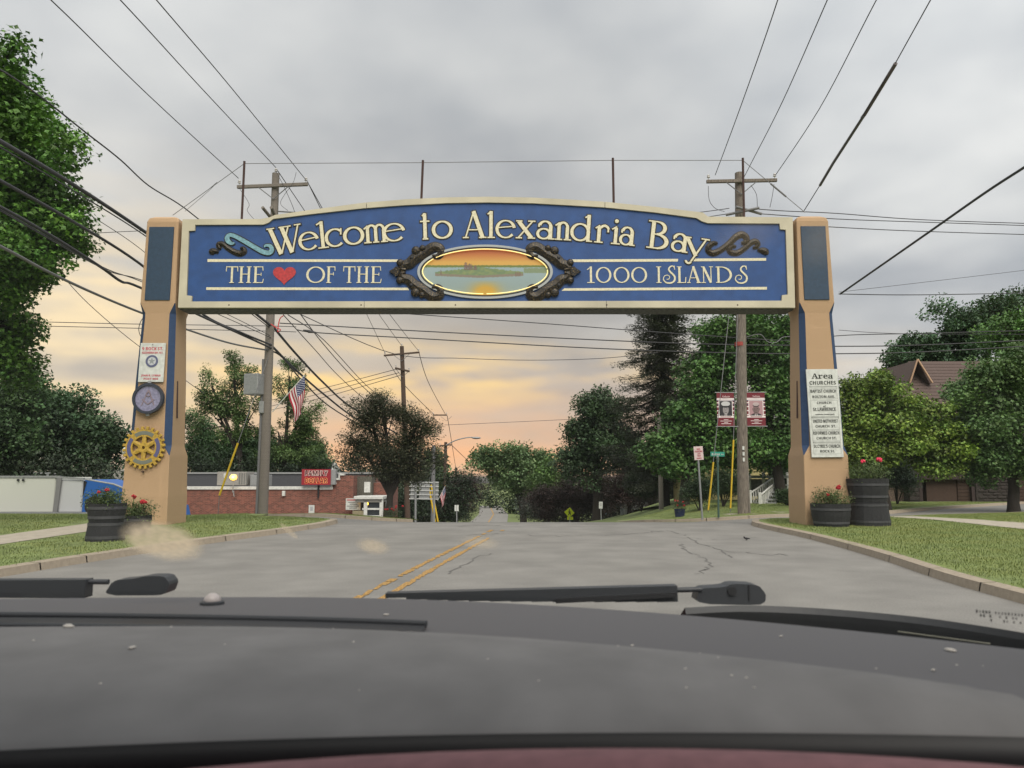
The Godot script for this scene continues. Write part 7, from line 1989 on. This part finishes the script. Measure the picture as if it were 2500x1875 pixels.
# ---------- grass blades
func grass() -> void:
	var rng := RandomNumberGenerator.new()
	rng.seed = 21
	var tuft := mb()
	for i in 16:
		var a := rng.randf() * TAU
		var p := Vector3(rng.randf_range(-0.12, 0.12), 0, rng.randf_range(-0.12, 0.12))
		var h := rng.randf_range(0.014, 0.036)
		var d := Vector3(cos(a), 0, sin(a))
		var k := rng.randf_range(0.92, 1.08)
		tuft.tint = Color(k, k, k)
		var n := (Vector3.UP + d * 0.2).normalized()
		tuft.tri(p - d.cross(Vector3.UP) * 0.0035, p + d.cross(Vector3.UP) * 0.0035, p + Vector3(0, h, 0) + d * h * rng.randf_range(0.1, 0.6), n, n, n)
	var mesh := tuft.mesh()
	var patch := FastNoiseLite.new()
	patch.seed = 6
	patch.frequency = 0.35
	for area in [["left_grass", [Vector2(-6.75, -6), Vector2(-6.5, -9.75), Vector2(-6.3, -11.28), Vector2(-5.8, -14.27), Vector2(-5.1, -17.12), Vector2(-4.8, -19.2), Vector2(-4.95, -20.7), Vector2(-5.7, -22.1), Vector2(-7.2, -23.4), Vector2(-8.4, -24.6), Vector2(-9.2, -27.2), Vector2(-10.4, -24.4), Vector2(-14, -26.3), Vector2(-26, -26.8), Vector2(-26, -6)], 24000], ["right_grass", [Vector2(5.25, -7.8), Vector2(5.4, -9.33), Vector2(5.78, -11.9), Vector2(6.1, -15.28), Vector2(6.15, -18.3), Vector2(6.4, -19.8), Vector2(7.0, -20.9), Vector2(8.8, -22.1), Vector2(11.6, -22.9), Vector2(13.3, -24.3), Vector2(19.5, -28), Vector2(22, -28), Vector2(16, -7.8)], 26000], ["far_corner_grass", [Vector2(24, -37), Vector2(17, -32.4), Vector2(13.2, -28), Vector2(11.3, -26.2), Vector2(8.2, -25.6), Vector2(6.1, -25.9), Vector2(5.1, -26.8), Vector2(4.9, -29), Vector2(5.4, -36)], 9000], ["verge_grass", [Vector2(-3.5, -26.6), Vector2(-4.4, -26.1), Vector2(-6.0, -26.6), Vector2(-9.0, -28.8), Vector2(-9.2, -29.5), Vector2(-5.4, -29.9), Vector2(-3.7, -29.9)], 3000]]:
		var poly := PackedVector2Array(area[1])
		var r := Rect2(poly[0], Vector2.ZERO)
		for p in poly:
			r = r.expand(p)
		var xf := []
		var col := []
		var tries := 0
		while xf.size() < area[2] and tries < 400000:
			tries += 1
			var q := Vector2(rng.randf_range(r.position.x, r.end.x), rng.randf_range(r.position.y, r.end.y))
			if not Geometry2D.is_point_in_polygon(q, poly):
				continue
			if (q.x < -8.4 and q.x > -10.0 and q.y > -18.0) or (q.x > 10.8 and q.x < 12.2 and q.y > -22.7):
				continue
			if q.x < -9.3 and q.y < -17.6 and q.y > -23.6 and q.x > -11.2 and absf(q.x + 9.9 + (q.y + 18.0) * -0.16) < 0.55:
				continue
			var s := rng.randf_range(0.75, 1.3)
			xf.append(Transform3D(Basis(Vector3.UP, rng.randf() * TAU) * Basis.from_scale(Vector3(s, s * rng.randf_range(0.7, 1.2), s)), Vector3(q.x, height(q.x, q.y) + 0.098, q.y)))
			var n := patch.get_noise_2d(q.x, q.y * 1.6) * 0.8
			var dry := clampf(n * 1.1 + rng.randf_range(-0.08, 0.08), -0.4, 0.6)
			col.append(Color(0.27 + 0.10 * dry, 0.32 + 0.05 * dry, 0.10 + 0.015 * dry))
		var mm := MultiMesh.new()
		mm.transform_format = MultiMesh.TRANSFORM_3D
		mm.use_colors = true
		mm.mesh = mesh
		mm.instance_count = xf.size()
		for i in xf.size():
			mm.set_instance_transform(i, xf[i])
			mm.set_instance_color(i, col[i])
		var o := MultiMeshInstance3D.new()
		o.multimesh = mm
		o.material_override = foliage_material("leaf")
		o.name = area[0]
		o.set_meta("kind", "stuff")
		o.set_meta("label", {"left_grass": "mown grass left of the street round the left pillar", "right_grass": "mown grass right of the street round the right pillar", "far_corner_grass": "grass on the far corner under the banner pole", "verge_grass": "grass strip before the brick store's porch"}[area[0]])
		o.set_meta("category", "grass")
		add_child(o, true)

# ---------- the car the picture is taken from
func rounded(p: Array) -> PackedVector2Array:       # a closed outline with its corners eased
	var o := PackedVector2Array()
	for i in p.size():
		var a: Vector2 = p[(i - 1 + p.size()) % p.size()]
		var b: Vector2 = p[(i + 1) % p.size()]
		for f in [0.0, 0.5, 1.0]:
			var s: Vector2 = p[i].lerp(a, 0.22 * (1.0 - f))
			o.append(s.lerp(p[i].lerp(b, 0.22), f))
	return o

func dash_edge(x: float) -> float:      # how far ahead of the eye the windscreen meets the dashboard
	var k := x + 0.3
	return 0.955 - (0.52 if k > 0.0 else 0.14) * k * k

func car() -> void:
	var t := thing("car", "dark grey dashboard and black wipers of the car in the foreground", "car", Vector3(-0.28, 0, -0.5))
	var vinyl := mat(0.185, 0.181, 0.18, 0.8, "dusty", 0.6, 0.0, Vector3(0.8, 1, 1.0))
	var vinyl_shaded := mat(0.115, 0.112, 0.118, 0.7, "speck", 0.05)  # shaded copy of the vinyl, painted darker for how the glass-side strip tilts
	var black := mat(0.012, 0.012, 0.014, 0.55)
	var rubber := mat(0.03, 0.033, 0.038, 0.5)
	# dashboard top: level towards the glass, a soft moulded ridge, then rolling down to the lip
	var nx := 72
	var xs := []
	for i in nx + 1:
		xs.append(-1.0 + 1.52 * i / nx)
	var near := func(x: float) -> float: return 0.487 - 0.05 * pow((x - 0.1) / 0.5, 2.0)
	var prof := func(x: float, s: float) -> Vector3:   # s: 0 at the glass, 1 at the near lip, past 1 down the front
		var d0 := dash_edge(x)
		var d1: float = near.call(x)
		var y := 1.103
		if s <= 1.0:
			var d := lerpf(d0, d1, s)
			var ridge: float = d0 - 0.225
			y += 0.012 * smoothstep(ridge + 0.03, ridge - 0.05, d) + 0.004 * sin(s * PI)
			y -= 0.02 * pow(maxf(s - 0.72, 0.0) / 0.28, 2.2)
			return Vector3(x, y, -d)
		var a := (s - 1.0) * PI / 2.0
		return Vector3(x, 1.103 + 0.012 - 0.02 - 0.07 * sin(a), -(d1 - 0.012 * (1.0 - cos(a))))
	var dash := mb()
	var lip := mb()
	var rear := mb()
	var ss := []
	for k in 65:
		ss.append(k / 64.0)
	for k in range(1, 9):
		ss.append(1.0 + k / 8.0)
	for i in nx:
		for k in ss.size() - 1:
			var p := []
			for e in [[0, 0], [1, 0], [1, 1], [0, 1]]:
				var x: float = xs[i + e[0]]
				var s: float = ss[k + e[1]]
				var q: Vector3 = prof.call(x, s)
				var n: Vector3 = (prof.call(x + 0.01, s) - prof.call(x - 0.01, s)).cross(prof.call(x, s + 0.012) - prof.call(x, maxf(s - 0.012, 0.0))).normalized()
				p.append([q, n if n.y > 0 else -n])
			var ds: float = lerpf(dash_edge(xs[i]), near.call(xs[i]), ss[k])
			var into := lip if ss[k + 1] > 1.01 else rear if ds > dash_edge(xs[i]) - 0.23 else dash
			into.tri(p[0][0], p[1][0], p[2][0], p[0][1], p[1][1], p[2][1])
			into.tri(p[0][0], p[2][0], p[3][0], p[0][1], p[2][1], p[3][1])
	var db := part("dashboard", dash, vinyl, t)
	part("shaded_dashboard_edge", lip, black, db)  # painted black in place of the shade below the near lip
	part("dashboard_rear", rear, vinyl_shaded, db)
	part("dashboard_body", mb().box(Vector3(-0.24, 0.83, -0.6), Vector3(1.5, 0.36, 0.2)), black, t)
	# the defroster slot with its raised rim
	var slot := []
	for i in 25:
		var u := lerpf(-120, 945, i / 24.0)
		var x: float = (u - 1106.0) * 0.000603 * 0.83
		slot.append(prof.call(x, 0.305 + 0.155 * clampf(u / 945.0, 0.0, 1.0)))
	var inside := mb()
	for i in 24:
		for w in [[0.0, 0.026, inside, 0.0015]]:
			var f0 := 1.0 if i < 23 else 0.6
			var w0 := lerpf(0.010, 0.023, i / 24.0)
			inside.quad(slot[i] + Vector3(0, 0.0025, -w0), slot[i + 1] + Vector3(0, 0.0025, -w0), slot[i + 1] + Vector3(0, 0.0025, w0), slot[i] + Vector3(0, 0.0025, w0 if i < 23 else w0 * 0.4), Vector3.UP)
	part("defroster_slot", inside, black, db)
	part("slot_rim", mb().tube(slot.map(func(q): return q + Vector3(0, 0.003, -0.021)), 0.0035, 6), rubber, db)
	part("slot_rim", mb().tube(slot.slice(0, 24).map(func(q): return q + Vector3(0, 0.001, 0.021)), 0.003, 6), rubber, db)
	# light sensor dome
	var sn: Vector3 = prof.call(-0.34, 0.12)
	part("sensor_dome", mb().ell(sn + Vector3(0, 0.004, 0), Vector3(0.0095, 0.0085, 0.0095), Basis.IDENTITY, 16, 10), mat(0.42, 0.38, 0.37, 0.35), db)
	part("sensor_ring", mb().lathe([Vector2(0.0135, -0.002), Vector2(0.013, 0.003), Vector2(0.0095, 0.004)], sn, 20), rubber, db)
	# crumbs and flecks of dust on the vinyl
	var rng := RandomNumberGenerator.new()
	rng.seed = 12
	var flecks := mb()
	for q in [[-0.385, 0.52, 1.6], [-0.29, 0.7, 0.9], [-0.13, 0.27, 0.8], [-0.22, 0.42, 0.7], [0.36, 0.3, 1.3], [0.24, 0.3, 0.5], [0.31, 0.62, 0.5], [0.1, 0.55, 0.5]]:
		var p: Vector3 = prof.call(q[0], q[1])
		flecks.ell(p + Vector3(0, 0.001, 0), Vector3(0.004, 0.0012, 0.0022) * q[2], Basis(Vector3.UP, rng.randf() * 3), 7, 5)
	for k in 34:
		var p: Vector3 = prof.call(rng.randf_range(-0.6, 0.42), rng.randf_range(0.5, 0.9))
		flecks.ell(p, Vector3(0.0009, 0.0004, 0.0008) * rng.randf_range(0.6, 1.6), Basis(Vector3.UP, rng.randf() * 3), 5, 4)
	var fl := part("dust_flecks", flecks, mat(0.5, 0.47, 0.43, 0.9), db)
	fl.set_meta("kind", "stuff")
	# padded maroon trim nearer than the lip
	var pad := mb()
	var pts := []
	var rad := []
	for i in 31:
		var x := lerpf(-0.62, 0.48, i / 30.0)
		var u := (x - 0.02) / 0.42
		pts.append(Vector3(x, 1.0870 - 0.23 * pow(x - 0.05, 2.0), -0.375))
		rad.append(0.035)
	pad.tube(pts, rad, 14)
	part("maroon_trim", pad, mat(0.28, 0.13, 0.14, 0.8, "mild", 0.1), t)
	# wipers outside the glass
	var blade := func(a: Vector3, b: Vector3, h0: float, h1: float) -> void:
		var m := mb()
		var k := 14
		for i in k:
			var f0 := i / float(k)
			var f1 := (i + 1) / float(k)
			var p0 := a.lerp(b, f0); var p1 := a.lerp(b, f1)
			var w0 := lerpf(h0, h1, pow(f0, 0.55)); var w1 := lerpf(h0, h1, pow(f1, 0.55))
			m.box((p0 + p1) / 2.0 + Vector3(0, -(w0 + w1) / 4.0, 0), Vector3((p1 - p0).length() * 1.0, (w0 + w1) / 2.0, 0.02), Basis(Vector3(0, 0, 1), atan2(p1.y - p0.y, p1.x - p0.x)), 0.004 if i == 99 else 0.0)
		part("wiper_blade", m, rubber, t)
	blade.call(Vector3(-0.169,1.093,-1.06), Vector3(0.221,1.103,-1.06), 0.004, 0.021)
	part("wiper_lip", mb().box(Vector3(0.138,1.088,-1.05), Vector3(0.16, 0.006, 0.012), Basis(Vector3(0, 0, 1), 0.05)), black, t)
	part("wiper_rod", mb().tube([Vector3(0.218,1.096,-1.06), Vector3(0.255,1.097,-1.06)], 0.0035, 8), rubber, t)
	part("wiper_pivot", mb().extr(rounded([Vector2(0,0), Vector2(0.005,0.02), Vector2(0.04,0.022), Vector2(0.05,0.0265), Vector2(0.085,0.025), Vector2(0.095,0.013), Vector2(0.094,0.003), Vector2(0.085,-0.002)]), Transform3D(Basis.IDENTITY, Vector3(0.247,1.078,-1.06)), -0.03, 0.0), rubber, t)
	part("pivot_bolt", mb().cyl(Vector3(0.296,1.095,-1.06) + Vector3(0, 0, -0.01), Vector3(0.296,1.095,-1.06) + Vector3(0, 0, 0.003), 0.0065, 0.006, 14), black, t)
	part("pivot_slit", mb().box(Vector3(0.319,1.093,-1.06) + Vector3(0, 0, 0.0), Vector3(0.0015, 0.02, 0.004)), black, t)
	blade.call(Vector3(-0.741,1.11,-1.06), Vector3(-0.57,1.111,-1.06), 0.022, 0.024)
	part("wiper_rod", mb().tube([Vector3(-0.572,1.107,-1.06), Vector3(-0.544,1.107,-1.06)], 0.0035, 8), rubber, t)
	part("wiper_pivot", mb().extr(rounded([Vector2(0,0), Vector2(0.012,0.02), Vector2(0.04,0.022), Vector2(0.055,0.0255), Vector2(0.08,0.0255), Vector2(0.088,0.016), Vector2(0.084,0.003), Vector2(0.075,0.0)]), Transform3D(Basis.IDENTITY, Vector3(-0.55,1.089,-1.06)), -0.03, 0.0), rubber, t)
	# cowl between bonnet and glass, ending in a thick moulding at the right
	var cowl := mb()
	var ca := [Vector3(0.219,1.083,-1), Vector3(0.29,1.086,-1), Vector3(0.376,1.086,-0.98), Vector3(0.46,1.086,-0.93), Vector3(0.511,1.086,-0.87), Vector3(0.539,1.088,-0.8)]
	var cs := smooth(ca, 6)
	for i in cs.size() - 1:
		var d0 := lerpf(0.022, 0.05, clampf(i / 10.0, 0.0, 1.0))
		var d1 := lerpf(0.022, 0.05, clampf((i + 1) / 10.0, 0.0, 1.0))
		cowl.quad(cs[i], cs[i + 1], cs[i + 1] + Vector3(0, -0.007, 0.006), cs[i] + Vector3(0, -0.007, 0.006), Vector3(0, 0.7, 1))
		cowl.quad(cs[i] + Vector3(0, -0.007, 0.006), cs[i + 1] + Vector3(0, -0.007, 0.006), cs[i + 1] + Vector3(0, -d1, 0.004), cs[i] + Vector3(0, -d0, 0.004), Vector3(0, 0, 1))
		cowl.quad(cs[i], cs[i + 1], cs[i + 1] + Vector3(0, -0.03, -0.06), cs[i] + Vector3(0, -0.03, -0.06), Vector3(0, 1, -0.5))
	part("cowl_moulding", cowl, mat(0.02, 0.021, 0.023, 0.5), t)
	var frit := mb()
	for i in 60:
		var f := i / 60.0
		var p: Vector3 = Vector3(0.41,1.085,-0.84)
		var q: Vector3 = Vector3(0.471,1.085,-0.78)
		frit.ell(p.lerp(q, f), Vector3(0.0011, 0.0008, 0.0006), Basis.IDENTITY, 5, 4)
	part("glass_border_dots", frit, mat(0.2, 0.2, 0.16), t)
	# bonnet below the line of sight, screen pillars and roof beyond the frame
	var maroon := mat(0.10, 0.012, 0.018, 0.25)
	maroon.clearcoat_enabled = true
	var hood := mb()
	for i in 12:
		for k in 8:
			var p := []
			for e in [[0, 0], [1, 0], [1, 1], [0, 1]]:
				var x := lerpf(-0.98, 0.42, (i + e[0]) / 12.0)
				var f = (k + e[1]) / 8.0
				p.append(Vector3(x, 1.0 - 0.10 * f * f - 0.05 * f - 0.08 * pow(absf(x + 0.28) / 0.7, 3.0), -lerpf(1.12 - 0.1 * pow((x + 0.28) / 0.7, 2.0), 2.0, f)))
			hood.quad(p[0], p[1], p[2], p[3], Vector3(0, 1, 0))
	part("bonnet", hood, maroon, t)
	part("nose", mb().box(Vector3(-0.28, 0.58, -1.97), Vector3(1.4, 0.5, 0.1), Basis.IDENTITY, 0.04), maroon, t)
	for s in [-1.0, 1.0]:
		part("wing", mb().box(Vector3(-0.28 + s * 0.72, 0.62, -1.5), Vector3(0.06, 0.5, 0.95), Basis.IDENTITY, 0.02), maroon, t)
		part("wheel", mb().cyl(Vector3(-0.28 + s * 0.74, 0.31, -1.4), Vector3(-0.28 + s * 0.54, 0.31, -1.4), 0.31, 0.31, 24), black, t)
		part("screen_pillar", mb().tube([Vector3(-0.28 + s * 0.79, 1.08, -0.66), Vector3(-0.28 + s * 0.72, 1.42, -0.36), Vector3(-0.28 + s * 0.64, 1.66, -0.12)], 0.035, 8), maroon, t)
		part("door", mb().box(Vector3(-0.28 + s * 0.8, 0.62, -0.1), Vector3(0.06, 0.86, 1.1), Basis.IDENTITY, 0.02), maroon, t)
	part("floor", mb().box(Vector3(-0.28, 0.22, -0.2), Vector3(1.5, 0.06, 1.7)), black, t)
	# roof lining, seats and tailgate: unseen cabin round the camera, added to darken the dashboard
	var lining := mat(0.09, 0.088, 0.085, 0.95)
	part("roof", mb().box(Vector3(-0.28, 1.72, 0.55), Vector3(1.45, 0.05, 1.5), Basis.IDENTITY, 0.02), lining, t)
	part("tailgate", mb().box(Vector3(-0.28, 1.0, 1.3), Vector3(1.45, 1.5, 0.06)), lining, t)
	for s in [-0.36, 0.36]:
		part("seat", mb().box(Vector3(-0.28 + s, 0.85, 0.62), Vector3(0.5, 0.95, 0.16), Basis(Vector3.RIGHT, 0.25), 0.05), lining, t)
	part("side_panel", mb().box(Vector3(-1.05, 1.0, 0.9), Vector3(0.06, 1.5, 0.7)), lining, t)
	part("side_panel", mb().box(Vector3(0.5, 1.0, 0.9), Vector3(0.06, 1.5, 0.7)), lining, t)
	# windscreen
	var glass := StandardMaterial3D.new()
	glass.transparency = BaseMaterial3D.TRANSPARENCY_ALPHA
	glass.albedo_color = Color(0.9, 0.95, 0.93, 0.03)
	glass.roughness = 0.02
	glass.metallic_specular = 0.35
	var gm := mb()
	var gp := func(x: float, s: float) -> Vector3:
		var b := Vector3(x, 1.098, -dash_edge(x) - 0.012)
		return b.lerp(Vector3(-0.28 + (x + 0.28) * 0.86, 1.70, -0.22 - 0.12 * (1.0 - pow((x + 0.28) / 0.8, 2.0))), s)
	for i in 24:
		for k in 10:
			var p := []
			for e in [[0, 0], [1, 0], [1, 1], [0, 1]]:
				var x := lerpf(-1.0, 0.46, (i + e[0]) / 24.0)
				var s: float = (k + e[1]) / 10.0
				var n: Vector3 = (gp.call(x + 0.01, s) - gp.call(x - 0.01, s)).cross(gp.call(x, s + 0.02) - gp.call(x, s - 0.02)).normalized()
				p.append([gp.call(x, s), n if n.z > 0 else -n])
			gm.tri(p[0][0], p[1][0], p[2][0], p[0][1], p[1][1], p[2][1])
			gm.tri(p[0][0], p[2][0], p[3][0], p[0][1], p[2][1], p[3][1])
	var pane := part("windscreen", gm, glass, t)
	# dried splashes and a veil of dirt on the inside of the glass
	for q in [[-0.397,0.131,0.052,0.04,-0.33,0.85,1.6],[-0.154,0.122,0.024,0.018,-0.3,0.6,2.4],[-0.029,0.133,0.027,0.014,-0.1,0.4,2.6],[0.207,0.54,0.039,0.025,0.5,0.1,3],[0.259,0.528,0.019,0.029,0,0.1,3],[-0.248,0.151,0.005,0.017,0.5,0.4,1]]:
		var im := Image.create(64, 64, false, Image.FORMAT_RGBA8)
		var nz := FastNoiseLite.new()
		nz.seed = int(q[0] * 1000.0)
		nz.frequency = 0.06
		for y in 64:
			for x in 64:
				var r := Vector2(x - 31.5, y - 31.5).length() / 31.5
				var a: float = smoothstep(1.0, 1.0 - 0.3 * q[6], r + 0.05 * nz.get_noise_2d(x, y)) * (0.9 + 0.25 * nz.get_noise_2d(x * 2.0, y * 2.0)) * q[5]
				im.set_pixel(x, y, Color(0.92, 0.84, 0.72, clampf(a, 0.0, 1.0)))
		var sm := StandardMaterial3D.new()
		sm.transparency = BaseMaterial3D.TRANSPARENCY_ALPHA
		sm.albedo_texture = ImageTexture.create_from_image(im)
		sm.roughness = 0.9
		sm.backlight_enabled = true
		sm.backlight = Color(1.6, 1.6, 1.6)
		var c: Vector3 = gp.call(q[0], q[1])
		var ex: Vector3 = (gp.call(q[0] + 0.01, q[1]) - c).normalized()
		var ey: Vector3 = (gp.call(q[0], q[1] + 0.02) - c).normalized()
		var n: Vector3 = ex.cross(ey).normalized()
		var sp := mb()
		var k := Basis(n, q[4])
		var fx: Vector3 = k * ex * q[2]
		var fy: Vector3 = k * ey * q[3]
		c += n * 0.0015
		sp.quad(c - fx - fy, c + fx - fy, c + fx + fy, c - fx + fy, n)
		part("smear", sp, sm, pane)
	# the tiny printed identification plate, seen from behind
	var mk := mb()
	for row in 3:
		for i in 15:
			if rng.randf() < 0.22 + 0.2 * row:
				continue
			var c: Vector3 = gp.call(0.406 + i * 0.0019 + row * 0.003, 0.059 - row * 0.006)
			mk.box(c + Vector3(0, 0, 0.001), Vector3(0.0012, 0.0022, 0.0003) * rng.randf_range(0.7, 1.1))
	part("glass_marking", mk, black, pane)
